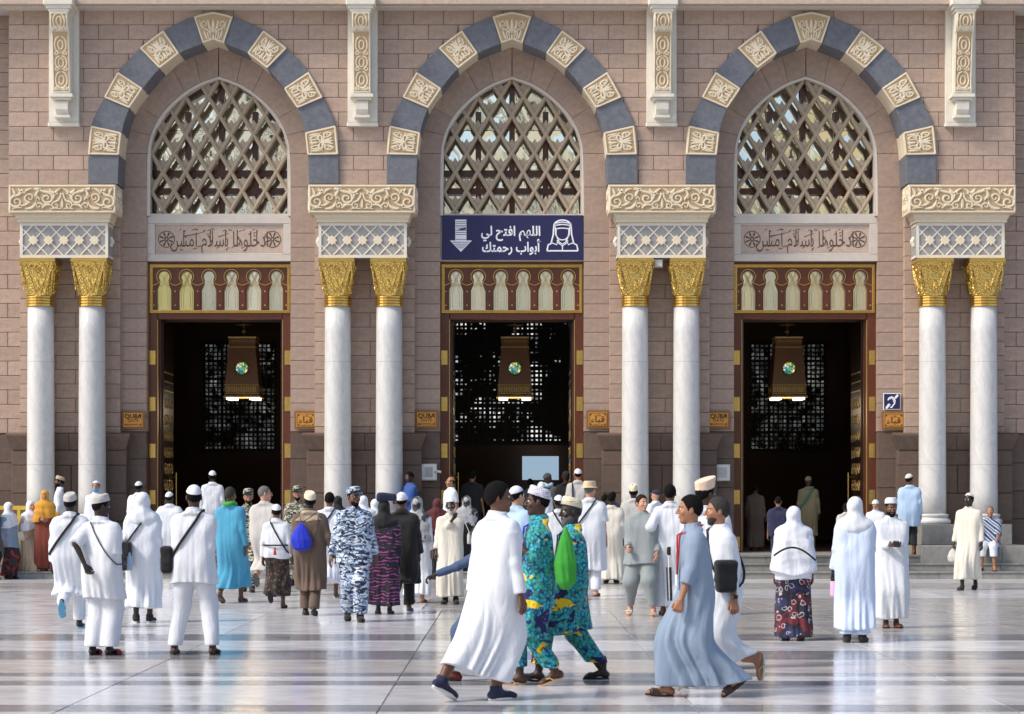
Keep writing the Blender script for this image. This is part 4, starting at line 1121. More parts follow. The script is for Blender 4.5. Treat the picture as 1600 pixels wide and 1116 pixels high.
mb.prism([hq(450, 270), hq(420, 225), hq(480, 155), hq(520, 155), hq(520, 200)], -.0072, -.0045); mb.prism([hq(205, 510), hq(205, 465), hq(275, 375), (hq(330, 405)), hq(245, 510)], -.0072, -.0045)
mb.build('ear_symbol', M['paint_white'], t)
# yellow barrier by the left column
t = empty('barrier', (-10.2, 43.19, .31)); tag(t, 'yellow metal barrier rail behind the women at the left edge', 'barrier')
yel = plain('yellow_paint', srgb(208, 178, 60), .45)
for z in (1.12, .9): mb = MB(); mb.box(-.8, .5, 0, .05, z-.04, z+.04, 0, .01); mb.build('rail', yel, t)
for x in (-.7, .2): mb = MB(); mb.box(x-.03, x+.03, .002, .048, 0, 1.14, 0, .006); mb.build('post', yel, t)
# ------------------------------------------------------------------ the other side of the courtyard, seen mirrored in the window glass
hc = [plain('hotel_render_%d' % i, c, .8, bs=.3) for i, c in enumerate((srgb(252, 244, 218), srgb(240, 222, 176), srgb(250, 248, 238)))]
wg = plain('hotel_window', srgb(50, 58, 66), .3)
rr = random.Random(5)
for i in range(7):
    x = -78+26*i+rr.uniform(-3, 3); h = rr.uniform(26, 44); w = rr.uniform(18, 23); y = -70+rr.uniform(-8, 8)
    t = empty('hotel', (x, y, 0)); tag(t, 'pale %d-bay hotel block on the far side of the courtyard, behind the viewer' % (i+5), 'building')
    t.rotation_euler = (0, 0, math.radians(38)); mb = MB(); mb.box(-w/2, w/2, -8, 0, 0, h); mb.build('wall', hc[i % 3], t)
    mb = MB(); nx = 6+i % 2
    for a in range(nx):
        for b in range(int(h/3.4)-1): mb.box(-w/2+(a+.33)*w/nx, -w/2+(a+.67)*w/nx, 0, .15, 3.1+b*3.4, 4.6+b*3.4)
    mb.build('windows', wg, t)['kind'] = 'stuff'
um = plain('canopy_cloth', srgb(236, 226, 204), .8, bs=1)
for i, (x, y) in enumerate(((-22, -18), (0, -20), (23, -17), (-12, -44), (14, -42))):
    t = empty('giant_umbrella', (x, y, 0)); tag(t, ['giant white umbrella at the left close behind the viewer', 'giant white umbrella straight behind the viewer', 'giant white umbrella at the right close behind the viewer', 'giant white umbrella far behind the viewer towards the left', 'giant white umbrella far behind the viewer towards the right'][i], 'umbrella', 'giant folding umbrellas behind the viewer')
    mb = MB(); mb.lathe([(.5, 0), (.5, 1.2), (.28, 1.4), (.25, 13), (.4, 14)], n=12); mb.build('mast', M['boxwhite'], t)
    mb = MB(); R = 7.5
    vs = [(0, 0, 13.0)]+[(R*math.cos(math.pi*k/4+.39), R*math.sin(math.pi*k/4+.39), 15.5 if k % 2 else 14.8) for k in range(8)]
    mb.add(vs, [(0, k+1, (k+1) % 8+1) for k in range(8)]); mb.build('canopy', um, t)

bpy.context.view_layer.update(); _dg = bpy.context.evaluated_depsgraph_get()
for o in TXT:                  # lettering becomes plain mesh
    me = bpy.data.meshes.new_from_object(o.evaluated_get(_dg)); n = bpy.data.objects.new('lettering', me); COL.objects.link(n)
    n.parent = o.parent; n.location = o.location; n.rotation_euler = o.rotation_euler; n.scale = o.scale
    if 'label' in o: n['label'] = o['label']
    bpy.data.objects.remove(o)
# ------------------------------------------------------------------ people: smooth distance-field bodies and clothes
f32 = np.float32
def smin(a, b, k): h = np.clip(.5+.5*(b-a)/k, 0, 1); return b+(a-b)*h-k*h*(1-h)
def smax(a, b, k): return -smin(-a, -b, k)
def cap(P, a, b, ra, rb=None):
    rb = ra if rb is None else rb
    a = np.array(a, f32); b = np.array(b, f32); ba = b-a; pa = P-a
    t = np.clip((pa@ba)/max(float(ba@ba), 1e-9), 0, 1)
    return np.sqrt(((pa-t[:, None]*ba)**2).sum(1))-(ra+(rb-ra)*t)
def ell(P, c, r):
    q = P-np.array(c, f32); r = np.array(r, f32); k0 = np.sqrt(((q/r)**2).sum(1)); k1 = np.sqrt(((q/(r*r))**2).sum(1))+1e-9
    return k0*(k0-1)/k1
def rbox(P, c, b, r):
    q = np.abs(P-np.array(c, f32))-(np.array(b, f32)-r); return np.sqrt((np.maximum(q, 0)**2).sum(1))+np.minimum(q.max(1), 0)-r
def surfnets(fn, lo, hi, h):
    lo = np.array(lo, f32); n = [int(math.ceil((hi[i]-lo[i])/h))+1 for i in range(3)]
    ax = [lo[i]+h*np.arange(n[i], dtype=f32) for i in range(3)]
    G = np.stack(np.meshgrid(*ax, indexing='ij'), -1).reshape(-1, 3)
    f = fn(G).reshape(n).astype(f32); s = f < 0
    c = np.zeros([m-1 for m in n], np.int8)
    for dx in (0, 1):
        for dy in (0, 1):
            for dz in (0, 1): c += s[dx:n[0]-1+dx, dy:n[1]-1+dy, dz:n[2]-1+dz]
    act = (c > 0) & (c < 8); I = np.argwhere(act)
    if len(I) == 0: return np.zeros((0, 3), f32), np.zeros((0, 4), int)
    idx = -np.ones(act.shape, np.int64); idx[act] = np.arange(len(I))
    acc = np.zeros((len(I), 3), f32); cnt = np.zeros(len(I), f32)
    cor = [(a, b, d) for a in (0, 1) for b in (0, 1) for d in (0, 1)]
    for u in cor:
        for k in range(3):
            if u[k]: continue
            w = list(u); w[k] = 1
            fa = f[I[:, 0]+u[0], I[:, 1]+u[1], I[:, 2]+u[2]]; fb = f[I[:, 0]+w[0], I[:, 1]+w[1], I[:, 2]+w[2]]
            m = (fa < 0) != (fb < 0); t = np.where(m, fa/np.where(m, fa-fb, 1), 0)
            p = np.zeros((len(I), 3), f32)+np.array(u, f32); p[:, k] = t
            acc += p*m[:, None]; cnt += m
    V = (I+acc/cnt[:, None])*h+lo
    Q = []
    for k in range(3):
        a, b = [(1, 2), (2, 0), (0, 1)][k]
        sl0 = [slice(None)]*3; sl1 = [slice(None)]*3; sl0[k] = slice(0, n[k]-1); sl1[k] = slice(1, n[k])
        s0 = s[tuple(sl0)]; s1 = s[tuple(sl1)]; E = np.argwhere(s0 != s1)
        E = E[(E[:, a] > 0) & (E[:, b] > 0) & (E[:, a] < n[a]-1) & (E[:, b] < n[b]-1)]
        ea = np.zeros(3, int); ea[a] = 1; eb = np.zeros(3, int); eb[b] = 1
        g = lambda X: idx[X[:, 0], X[:, 1], X[:, 2]]
        q = np.stack([g(E-ea-eb), g(E-eb), g(E), g(E-ea)], 1)
        fl = s0[E[:, 0], E[:, 1], E[:, 2]]; q[~fl] = q[~fl][:, ::-1]; Q.append(q)
    return V, np.concatenate(Q)
def npmesh(name, V, Fq, mats, mi=None):
    me = bpy.data.meshes.new(name); nv, nf = len(V), len(Fq)
    me.vertices.add(nv); me.vertices.foreach_set('co', np.asarray(V, f32).ravel())
    me.loops.add(nf*4); me.loops.foreach_set('vertex_index', np.asarray(Fq, np.int32).ravel())
    me.polygons.add(nf); me.polygons.foreach_set('loop_start', np.arange(0, nf*4, 4, dtype=np.int32))
    try: me.polygons.foreach_set('loop_total', np.full(nf, 4, np.int32))
    except Exception: pass
    for m in (mats if isinstance(mats, list) else [mats]): me.materials.append(m)
    if mi is not None: me.polygons.foreach_set('material_index', np.asarray(mi, np.int32))
    me.polygons.foreach_set('use_smooth', np.ones(nf, bool)); me.update(calc_edges=True); return me
HS = 1.0
CR = ((0, .012, .028), (.074, .094, .098))
def sdf_head(P, detail=True):
    P = P/HS
    X = np.abs(P[:, 0]); PM = np.stack([X, P[:, 1], P[:, 2]], 1)
    d = ell(P, *CR); d = smin(d, ell(P, (0, -.022, -.035), (.058, .068, .078)), .03)
    d = smin(d, ell(P, (0, -.062, -.092), (.028, .026, .022)), .025)
    d = smin(d, cap(P, (0, .018, -.05), (0, .016, -.15), .049, .047), .025)
    d = smin(d, cap(PM, (.0, -.082, .036), (.042, -.07, .034), .011, .008), .014)
    d = smin(d, ell(PM, (.04, -.062, -.02), (.02, .02, .02)), .02)
    e = ell(PM, (.031, -.094, .014), (.017, .014, .011)); d = smax(d, -e, .012)
    d = smin(d, cap(P, (0, -.09, .022), (0, -.112, -.018), .008, .0125), .012)
    d = smin(d, ell(PM, (.011, -.1, -.022), (.009, .011, .008)), .008)
    d = smin(d, ell(P, (0, -.088, -.052), (.026, .014, .012)), .008)
    m = ell(P, (0, -.105, -.0525), (.026, .008, .0022)); d = smax(d, -m, .004)
    d = smin(d, ell(PM, (.076, .01, .0), (.009, .02, .031)), .006)
    return d*HS
def sph(c, r, mi, n=8, m=6, flat=(1, 1, 1)):
    V = []; Q = []
    for i in range(m+1):
        for k in range(n):
            a = math.pi*i/m; b = 2*math.pi*k/n; V.append((c[0]+r*flat[0]*math.sin(a)*math.cos(b), c[1]+r*flat[1]*math.sin(a)*math.sin(b), c[2]+r*flat[2]*math.cos(a)))
    for i in range(m):
        for k in range(n): Q.append((i*n+k, (i+1)*n+k, (i+1)*n+(k+1) % n, i*n+(k+1) % n))
    return np.array(V, f32), np.array(Q), np.full(len(Q), mi)
def join(parts):
    V = []; Q = []; Mi = []; o = 0
    for v, q, m in parts: V.append(v); Q.append(q+o); Mi.append(m); o += len(v)
    return np.concatenate(V), np.concatenate(Q), np.concatenate(Mi)
CACHE = {}
def head_mesh(h):
    k = ('head', h)
    if k not in CACHE:
        V, Q = surfnets(sdf_head, (-.1, -.13, -.2), (.1, .13, .14), h); parts = [(V, Q, np.zeros(len(Q), int))]
        for s in (-1, 1):
            parts.append(sph((s*.030, -.0735, .0135), .0118, 1, 10, 8)); parts.append(sph((s*.030, -.0815, .013), .0056, 2, 8, 6, (1, .75, 1)))
            B = MB(); B.tube([(s*(.012+.008*t), (-.0875+.0035*t*t*.35), .029+.0025*math.sin(t*1.1)) for t in range(5)], [.003, .0038, .004, .0035, .002], n=6, cap=False)
            parts.append((np.array(B.v, f32), np.array([f for f in B.f if len(f) == 4]), np.full(len([f for f in B.f if len(f) == 4]), 4)))
        parts.append(sph((0, -.0905, -.0475), .019, 3, 10, 6, (1, .38, .2))); parts.append(sph((0, -.09, -.0545), .017, 3, 10, 6, (1, .38, .24)))
        CACHE[k] = join(parts)
    return CACHE[k]
def hand_sdf(curl, spread=1):
    def fn(P):
        d = cap(P, (0, 0, .035), (0, 0, -.01), .025, .022)
        ys = (-.030, -.010, .010, .028); L = (.072, .080, .074, .058)
        for y, l in zip(ys, L):
            kn = (0, y*1.05, -.088); d = smin(d, cap(P, (0, y*.5, -.01), kn, .013, .0125), .014)
        e = None
        for y, l in zip(ys, L):
            a = curl; p0 = np.array((0, y*1.05, -.088)); th = 0; dd = None
            for q, seg in enumerate((.45, .32, .26)):
                th += a*(.8 if q == 0 else 1); p1 = p0+np.array((-math.sin(th), y*.25*spread, -math.cos(th)))*l*seg
                c = cap(P, p0, p1, .0105-.0012*q, .0098-.0013*q); dd = c if dd is None else np.minimum(dd, c); p0 = p1
            e = dd if e is None else np.minimum(e, dd)
        d = smin(d, e, .006)
        t = np.minimum(cap(P, (-.006, -.022, -.022), (-.02, -.046, -.056), .014, .0115), cap(P, (-.02, -.046, -.056), (-.026, -.05, -.086), .011, .009))
        return smin(d, t, .010)
    return fn
def hand_mesh(pose, h):
    k = ('hand', pose, h)
    if k not in CACHE:
        curl = {'relax': .32, 'grip': 1.15, 'flat': .08, 'half': .7}[pose]
        V, Q = surfnets(hand_sdf(curl), (-.11, -.075, -.19), (.035, .06, .05), h); CACHE[k] = (V, Q)
    return CACHE[k]
def foot_sdf(P):
    d = cap(P, (0, .002, .1), (0, 0, -.01), .036, .034); d = smin(d, ell(P, (0, .03, -.045), (.031, .036, .034)), .02)
    d = smin(d, cap(P, (0, -.01, -.03), (0, -.12, -.056), .034, .022), .03); d = smin(d, ell(P, (0, -.13, -.058), (.044, .045, .02)), .02)
    for i, x in enumerate((-.03, -.014, .002, .016, .029)): d = smin(d, cap(P, (x, -.14, -.062), (x*1.02, -.178+.004*abs(i-1)*1.4, -.066), .0105, .0085), .006)
    return smax(d, -.075-P[:, 2], .005)
def foot_mesh(h):
    k = ('foot', h)
    if k not in CACHE: CACHE[k] = surfnets(foot_sdf, (-.07, -.21, -.09), (.07, .09, .14), h)
    return CACHE[k]
def shoe_sdf(P):
    d = cap(P, (0, .0, .03), (0, 0, -.01), .052, .045); d = smin(d, ell(P, (0, .03, -.045), (.042, .048, .04)), .02)
    d = smin(d, cap(P, (0, -.01, -.03), (0, -.13, -.055), .044, .03), .03); d = smin(d, ell(P, (0, -.14, -.056), (.05, .062, .03)), .03)
    d = smax(d, -.078-P[:, 2], .006); d = smax(d, P[:, 2]-.03, .01)
    return smax(d, -cap(P, (0, .002, .1), (0, 0, .0), .036), .004)
def sole_poly(w=1.0, l=1.0):
    pts = []
    for i in range(20):
        a = 2*math.pi*i/20; y = math.cos(a); x = math.sin(a)
        pts.append(((.038+.012*max(0, -(-y)) if False else (.037+.013*(.5+.5*y)))*x*w, -.065-.125*y*l))
    return pts
def sole(z0, z1, w=1.0, l=1.0, mb=None, mi=0):
    mb = mb or MB(); p = sole_poly(w, l); n = len(p)
    mb.add([(x, y, z0) for x, y in p]+[(x, y, z1) for x, y in p], [tuple(range(n))[::-1], tuple(range(n, 2*n))]+[(i, (i+1) % n, n+(i+1) % n, n+i) for i in range(n)], mi); return mb
def footwear(kind, col, solecol, h):
    k = ('fw', kind, col, solecol, h)
    if k in CACHE: return CACHE[k]
    c = clothlike(col); s = clothlike(solecol)
    if kind in ('shoe', 'sneaker', 'boot'):
        if kind == 'boot':
            fn = lambda P: np.minimum(shoe_sdf(P), smax(cap(P, (0, .01, .17), (0, 0, -.01), .058, .046), P[:, 2]-.16, .01)); V, Q = surfnets(fn, (-.08, -.23, -.1), (.08, .1, .2), h)
        else: V, Q = surfnets(shoe_sdf, (-.08, -.23, -.1), (.08, .1, .08), h)
        B = sole(-.088, -.068, 1.08, 1.08); me = npmesh(kind, V, Q, [c, s])
        o = len(V); mb = MB(); mb.v = [tuple(v) for v in V]; mb.f = [tuple(q) for q in Q.tolist()]; mb.mi = [0]*len(Q); sole(-.088, -.067, 1.08, 1.08, mb, 1)
        if kind == 'sneaker': 
            for j in range(4): mb.tube([(-.028, -.05-.022*j, -.004-.009*j), (0, -.052-.022*j, .002-.009*j), (.028, -.05-.022*j, -.004-.009*j)], .004, 1, 5)
        CACHE[k] = mb.mesh(kind, [c, s], True)
    else:
        mb = sole(-.09, -.074, 1.0, 1.0); z = -.03
        if kind == 'sandal':
            for (ya, yb, hh) in ((-.075, -.135, -.022), (-.14, -.155, -.034)):
                P_ = [(-.05, (ya+yb)/2, -.078), (-.042, (ya+yb)/2, hh-.012), (0, (ya+yb)/2, hh), (.042, (ya+yb)/2, hh-.012), (.05, (ya+yb)/2, -.078)]
                w = abs(yb-ya)/2
                for (p, q) in zip(P_, P_[1:]): mb.add([(p[0], p[1]-w, p[2]), (q[0], q[1]-w, q[2]), (q[0], q[1]+w, q[2]), (p[0], p[1]+w, p[2]), (p[0]*.93, p[1]-w, p[2]-.004), (q[0]*.93, q[1]-w, q[2]-.004), (q[0]*.93, q[1]+w, q[2]-.004), (p[0]*.93, p[1]+w, p[2]-.004)], [(0,1,2,3), (7,6,5,4), (0,4,5,1), (2,6,7,3)], 1)
        else:
            for s_ in (-1, 1): mb.tube([(0, -.15, -.075), (s_*.015, -.12, -.045), (s_*.04, -.07, -.045), (s_*.046, -.04, -.078)], .007, 1, 6)
        CACHE[k] = mb.mesh(kind, [s, c], False)
    return CACHE[k]
CM = {}
PAL = dict(white=(218, 222, 230), offwhite=(214, 209, 196), cream=(226, 214, 186), black=(22, 22, 24), darkblue=(30, 38, 66), navy=(26, 32, 62), grey=(150, 150, 150), lightgrey=(188, 186, 182), darkgrey=(70, 72, 76),
 bluegrey=(132, 150, 172), skyblue=(172, 198, 226), paleblue=(198, 212, 236), teal=(70, 150, 184), brown=(98, 80, 68), beige=(182, 162, 138), bucket=(214, 190, 158), yellow=(208, 148, 48), rust=(118, 52, 36), green=(58, 150, 66), royal=(30, 50, 190),
 midblue=(44, 80, 150), denim=(64, 84, 118), maroon=(84, 26, 32), redbrown=(110, 44, 34), soleblue=(92, 156, 190), tan=(196, 158, 122), greygreen=(140, 148, 150), khaki=(120, 112, 84), pink=(232, 172, 214), darkbrown=(50, 34, 26), solewhite=(214, 214, 210), red=(170, 30, 40), greengrey=(60, 110, 80), plasticgreen=(56, 158, 50))
def clothlike(col):
    if not isinstance(col, str): return col
    if col in CM: return CM[col]
    t = NT('cloth_'+col); co = t.coord(); g = t.coord((7, 7, 1.6)); folds = t.noise(g, 1.6, 3, .5, .8); wr = t.noise(t.coord((1, 1, 1)), 14, 3, .55, .6); wv = t.noise(co, 420, 2, .8)
    def fin(c, rough=.85, k=.5):
        t.set(c, rough); t.b.inputs['Sheen Weight'].default_value = .12
        hh = t.mix(.16, folds, wr); hh = t.mix(.03, hh, wv); t.bump(hh, k*.75, .045); CM[col] = t.m; return t.m
    if col in PAL:
        b = srgb(*PAL[col]); n = t.noise(co, 3, 3); return fin(t.mix(n, scl(b, .93), scl(b, 1.04)))
    if col in ('camo', 'camogreen'):
        cs = [(206, 214, 226), (150, 172, 200), (86, 108, 140), (34, 42, 62)] if col == 'camo' else [(186, 184, 168), (130, 128, 108), (84, 82, 66), (34, 34, 30)]
        m = t.n('Mapping'); c0 = t.n('TexCoord'); t.l(c0.outputs['Object'], m.inputs[0]); m.inputs['Scale'].default_value = (5, 5, 10); m.inputs['Rotation'].default_value = (.3, .5, .35)
        n1 = t.noise(m.outputs[0], 1.0, 2, .45, 2.2); m2 = t.n('Mapping'); t.l(c0.outputs['Object'], m2.inputs[0]); m2.inputs['Scale'].default_value = (6.5, 6.5, 14); m2.inputs['Rotation'].default_value = (.5, -.5, .2); m2.inputs['Location'].default_value = (3, 5, 1)
        n2 = t.noise(m2.outputs[0], 1.0, 2, .45, 2.2)
        c = t.ramp(n1, [(0, srgb(*cs[0])), (.44, srgb(*cs[1])), (.52, srgb(*cs[2])), (.6, srgb(*cs[0]))], 'CONSTANT')
        c = t.mix(t.ramp(n2, [(0, (0, 0, 0)), (.545, (1, 1, 1))], 'CONSTANT'), c, srgb(*cs[3])); return fin(c)
    if col == 'african':
        v = t.n('TexVoronoi'); v.inputs['Scale'].default_value = 34; t.l(co, v.inputs['Vector'])
        big = t.noise(t.coord((1, 1, 1.2)), 3.6, 3, .5, .6); c = t.ramp(v.outputs['Distance'], [(0, srgb(60, 206, 206)), (.45, srgb(30, 150, 180)), (.64, srgb(16, 52, 100))])
        c = t.mix(t.ramp(v.outputs['Color'], [(.42, (0, 0, 0)), (.7, (.7, .7, .7))]), c, srgb(50, 150, 110))
        c = t.mix(t.ramp(big, [(0, (0, 0, 0)), (.575, (1, 1, 1))], 'CONSTANT'), c, t.mix(t.ramp(v.outputs['Distance'], [(.12, (1, 1, 1)), (.2, (0, 0, 0))]), srgb(22, 22, 84), srgb(120, 150, 210)))
        bl = t.n('TexVoronoi'); bl.inputs['Scale'].default_value = 3.4; w = t.noise(co, 4, 2); mp = t.n('Mapping'); c0 = t.n('TexCoord'); t.l(c0.outputs['Object'], mp.inputs[0]); mp.inputs['Rotation'].default_value = (.4, .7, .3); mp.inputs['Scale'].default_value = (1, 1, 1.9)
        t.l(t.mix(.12, mp.outputs[0], t.noise(co, 8, 2)), bl.inputs['Vector'])
        c = t.mix(t.ramp(t.noise(t.coord((1, 1, 1.5)), 5.2, 1, .4, .9), [(0, (0, 0, 0)), (.62, (1, 1, 1))], 'CONSTANT'), c, t.ramp(t.noise(co, 16, 2, .5, 1), [(0, srgb(232, 196, 30)), (.56, srgb(214, 160, 20)), (.62, srgb(110, 54, 30))], 'CONSTANT')); return fin(c)
    if col == 'pinkprint':
        w = t.n('TexWave'); w.inputs['Scale'].default_value = 6; w.inputs['Distortion'].default_value = 9; w.inputs['Detail'].default_value = 2; w.bands_direction = 'Z'; t.l(co, w.inputs['Vector'])
        n = t.noise(co, 9, 2); c = t.ramp(w.outputs['Fac'], [(0, srgb(26, 24, 38)), (.62, srgb(34, 40, 52)), (.74, srgb(100, 36, 88)), (.88, srgb(168, 80, 140))], 'CONSTANT'); return fin(t.mix(t.ramp(n, [(.5, (0, 0, 0)), (.56, (1, 1, 1))]), c, srgb(24, 26, 38)))
    if col in ('floral', 'batik', 'floralred'):
        v = t.n('TexVoronoi'); v.inputs['Scale'].default_value = 11 if col != 'batik' else 16; t.l(t.mix(.1, co, t.noise(co, 9, 2)), v.inputs['Vector']); n = t.noise(co, 5, 2)
        a, b, c1, d = {'floral': ((30, 26, 40), (40, 44, 84), (96, 26, 38), (176, 172, 178)), 'batik': ((30, 20, 18), (52, 34, 28), (40, 26, 22), (112, 92, 80)), 'floralred': ((34, 26, 30), (44, 44, 52), (150, 40, 44), (90, 30, 34))}[col]
        base = t.ramp(n, [(0, srgb(*c1)), (.44, srgb(*a)), (.55, srgb(*b))], 'CONSTANT')
        r1 = t.ramp(v.outputs['Distance'], [(0, (0, 0, 0)), (.26, (1, 1, 1)), (.34, (0, 0, 0))], 'CONSTANT'); return fin(t.mix(r1, base, srgb(*d)))
    if col in ('stripes', 'hijabcheck', 'africahat', 'knit'):
        if col == 'stripes':
            w = t.n('TexWave'); w.inputs['Scale'].default_value = 3.5; t.l(co, w.inputs['Vector']); w.inputs['Distortion'].default_value = 1.0; w.bands_direction = 'DIAGONAL'
            return fin(t.ramp(w.outputs['Fac'], [(0, srgb(46, 66, 104)), (.4, srgb(214, 216, 220)), (.75, srgb(88, 110, 140))], 'CONSTANT'))
        c = t.n('TexChecker'); c.inputs['Scale'].default_value = 110 if col == 'hijabcheck' else 60; m = t.n('Mapping'); m.inputs['Rotation'].default_value = (.78, .3, .78); c0 = t.n('TexCoord'); t.l(c0.outputs['Object'], m.inputs[0]); t.l(m.outputs[0], c.inputs['Vector'])
        pal = {'hijabcheck': ((206, 206, 208), (96, 98, 106)), 'africahat': ((236, 196, 160), (226, 210, 196)), 'knit': ((224, 222, 232), (176, 172, 190))}[col]
        c.inputs['Color1'].default_value = srgb(*pal[0]); c.inputs['Color2'].default_value = srgb(*pal[1])
        n = t.noise(co, 5, 2)
        if col == 'hijabcheck': return fin(t.mix(t.ramp(n, [(.52, (0, 0, 0)), (.56, (1, 1, 1))]), c.outputs[0], srgb(50, 50, 56)))
        return fin(c.outputs[0])
    raise KeyError(col)
SKIN = dict(dark=(72, 47, 35), black=(48, 33, 27), brown=(104, 68, 48), olive=(160, 112, 84), fair=(196, 146, 120))
SM = {}
def skin(k):
    if k not in SM:
        t = NT('skin_'+k); co = t.coord(); b = srgb(*SKIN[k]); n = t.noise(co, 14, 4)
        t.set(t.mix(n, scl(b, .85), scl(b, 1.15)), .5); t.b.inputs['Subsurface Weight'].default_value = .0; t.bump(t.noise(co, 160, 3), .12, .002)
        lip = plain('lip_'+k, tuple(list(scl(srgb(*SKIN[k]), .8))[:3])+(1,), .45); lip.node_tree.nodes['Principled BSDF'].inputs['Base Color'].default_value = (SKIN[k][0]/255*.5, .06, .05, 1)
        SM[k] = (t.m, lip)
    return SM[k]
EYEW = plain('eye_white', srgb(206, 200, 192), .3); IRIS = plain('eye_iris', srgb(28, 18, 12), .15)
HAIRC = dict(black=(18, 16, 16), grey=(110, 108, 106), darkgrey=(62, 60, 58), white=(190, 188, 184), brown=(46, 34, 26))
def hairmat(k):
    if k+'_h' not in CM:
        t = NT('hair_'+k); co = t.coord((1, 1, .4)); b = srgb(*HAIRC[k]); n = t.noise(co, 130, 3, .7); t.set(t.mix(n, scl(b, .6), scl(b, 1.3)), .9); t.b.inputs['Specular IOR Level'].default_value = .15; t.bump(n, .8, .004); CM[k+'_h'] = t.m
    return CM[k+'_h']
def hair_sdf(t, low):
    def fn(P0):
        P = P0/HS
        d = ell(P, CR[0], tuple(c+t for c in CR[1])); d = d+.0022*np.sin(P[:, 0]*260+P[:, 2]*90)*np.sin(P[:, 1]*240)
        y = P[:, 1]; zl = np.interp(y, [-.12, -.06, -.045, -.02, .0, .012, .03, .07], [.088, .082, .05, .0, -.02, .03, -.02+low, -.055+low]).astype(f32)
        return smax(d, zl-P[:, 2], .006)*HS
    return fn
def beard_sdf(full):
    def fn(P0):
        P = P0/HS; X = np.abs(P[:, 0]); PM = np.stack([X, P[:, 1], P[:, 2]], 1)
        g_ = .005*full; d = smin(ell(P, (0, -.022, -.036), (.0592+g_, .0692+g_, .0792+.012*full)), ell(P, (0, -.062, -.093), (.0292+g_, .0272+g_, .0235+.022*full)), .025)
        zt = np.interp(P[:, 1], [-.11, -.09, -.05, -.01, .01], [-.028, -.03, -.04, -.005, .01]).astype(f32)
        d = smax(d, P[:, 2]-zt, .005); d = smax(d, P[:, 1]-.012, .006)
        d = smax(d, -ell(P, (0, -.1, -.05), (.024, .03, .010)), .004); d = d+.0012*np.sin(P[:, 0]*300)*np.sin(P[:, 2]*280)
        return d*HS
    return fn
def hat_sdf(kind):
    def fn(P0):
        P = P0/HS; c = CR[0]; x, y, z = P[:, 0], P[:, 1], P[:, 2]
        infl = lambda t: ell(P, c, (CR[1][0]+t, CR[1][1]+t, CR[1][2]+t))
        tilt = z+.32*(y-.012) if kind not in ('bucket',) else z
        if kind in ('kufi', 'crown', 'tall'):
            top = {'kufi': .142, 'crown': .158, 'tall': .155}[kind]; R = np.sqrt((x/.084)**2+((y-.014)/.103)**2); w = {'kufi': 1.0, 'crown': .98, 'tall': .93}[kind]
            flare = w+(.12*(z-.05)/.1 if kind == 'tall' else -.25*np.maximum(0, z-.09)/.06)
            d = (R-flare)*.084
            if kind == 'crown': top = top+.012*np.cos(np.arctan2(y-.014, x)*6)
            return smax(smax(d, tilt-top, .016 if kind != 'crown' else .006), .055-tilt, .003)*HS
        if kind == 'skull': return smax(infl(.012), .062-tilt, .004)*HS
        if kind == 'knitcap': return smax(infl(.016), .04-tilt, .006)*HS
        if kind == 'bucket':
            R = np.sqrt(x**2+(y-.012)**2*.8); crown = smax(smax(np.sqrt((x/.088)**2+((y-.012)/.108)**2)*.09-(.098-.16*np.maximum(0, z-.07)), z-.148, .012), .045-z, .003)
            brim = np.abs(z-(.062-.42*(R-.085)))-.0035; brim = smax(brim, R-.137, .004); brim = smax(brim, .07-R, .004); return np.minimum(crown, brim)*HS
        if kind == 'ball':
            d = smax(infl(.012), .05-tilt, .004); b = smax(smax(np.abs(z-.058+.9*x*x/.06*.3+.25*(y+.1))-.004, np.sqrt(x**2*1.5+(y+.07)**2)-.105, .004), y+.06, .004); return np.minimum(d, b)*HS
        if kind == 'police':
            R = np.sqrt((x/.086)**2+((y-.012)/.105)**2); d = smax(smax((R-1)*.086, z+.22*y-.135, .01), .055-z-.2*y, .003)
            b = smax(smax(np.abs(z-.05+.35*(y+.1)+2.2*x*x)-.004, np.sqrt(x**2*1.4+(y+.07)**2)-.1, .004), y+.06, .004); return np.minimum(d, b)*HS
        if kind == 'peak': return smax(infl(.014), .05-tilt, .004)*HS
    return fn
def headwear(kind, col, h):
    k = ('hat', kind, col, h)
    if k not in CACHE:
        V, Q = surfnets(hat_sdf(kind), (-.16, -.19, .0), (.16, .18, .23), h); CACHE[k] = npmesh(kind+'_cap', V, Q, clothlike(col))
    return CACHE[k]
def hairmesh(kind, col, h):
    k = ('hair', kind, col, h)
    if k not in CACHE:
        if kind == 'hair': fn = hair_sdf(.009, 0); lo, hi = (-.11, -.13, -.1), (.11, .14, .16)
        elif kind == 'short': fn = hair_sdf(.005, .01); lo, hi = (-.1, -.12, -.1), (.1, .13, .15)
        elif kind == 'afro': fn = hair_sdf(.015, 0); lo, hi = (-.12, -.13, -.1), (.12, .15, .17)
        elif kind == 'ring':
            f0 = hair_sdf(.006, 0); fn = lambda P: smax(f0(P), P[:, 2]-.05, .01); lo, hi = (-.1, -.12, -.1), (.1, .13, .15)
        else: fn = beard_sdf(1 if kind == 'beard' else 0); lo, hi = (-.09, -.12, -.18), (.09, .04, .03)
        V, Q = surfnets(fn, lo, hi, h); CACHE[k] = npmesh(kind, V, Q, hairmat(col))
    return CACHE[k]
def ik(a, c, l1, l2, pole):
    a, c, pole = Vector(a), Vector(c), Vector(pole); d = c-a; L = d.length
    if L > (l1+l2)*.998: c = a+d*((l1+l2)*.998/L); d = c-a; L = d.length
    x = (l1*l1-l2*l2+L*L)/(2*L); hgt = math.sqrt(max(l1*l1-x*x, 0)); u = d/L; p = pole-u*pole.dot(u); p.normalize()
    return a+u*x+p*hgt, c
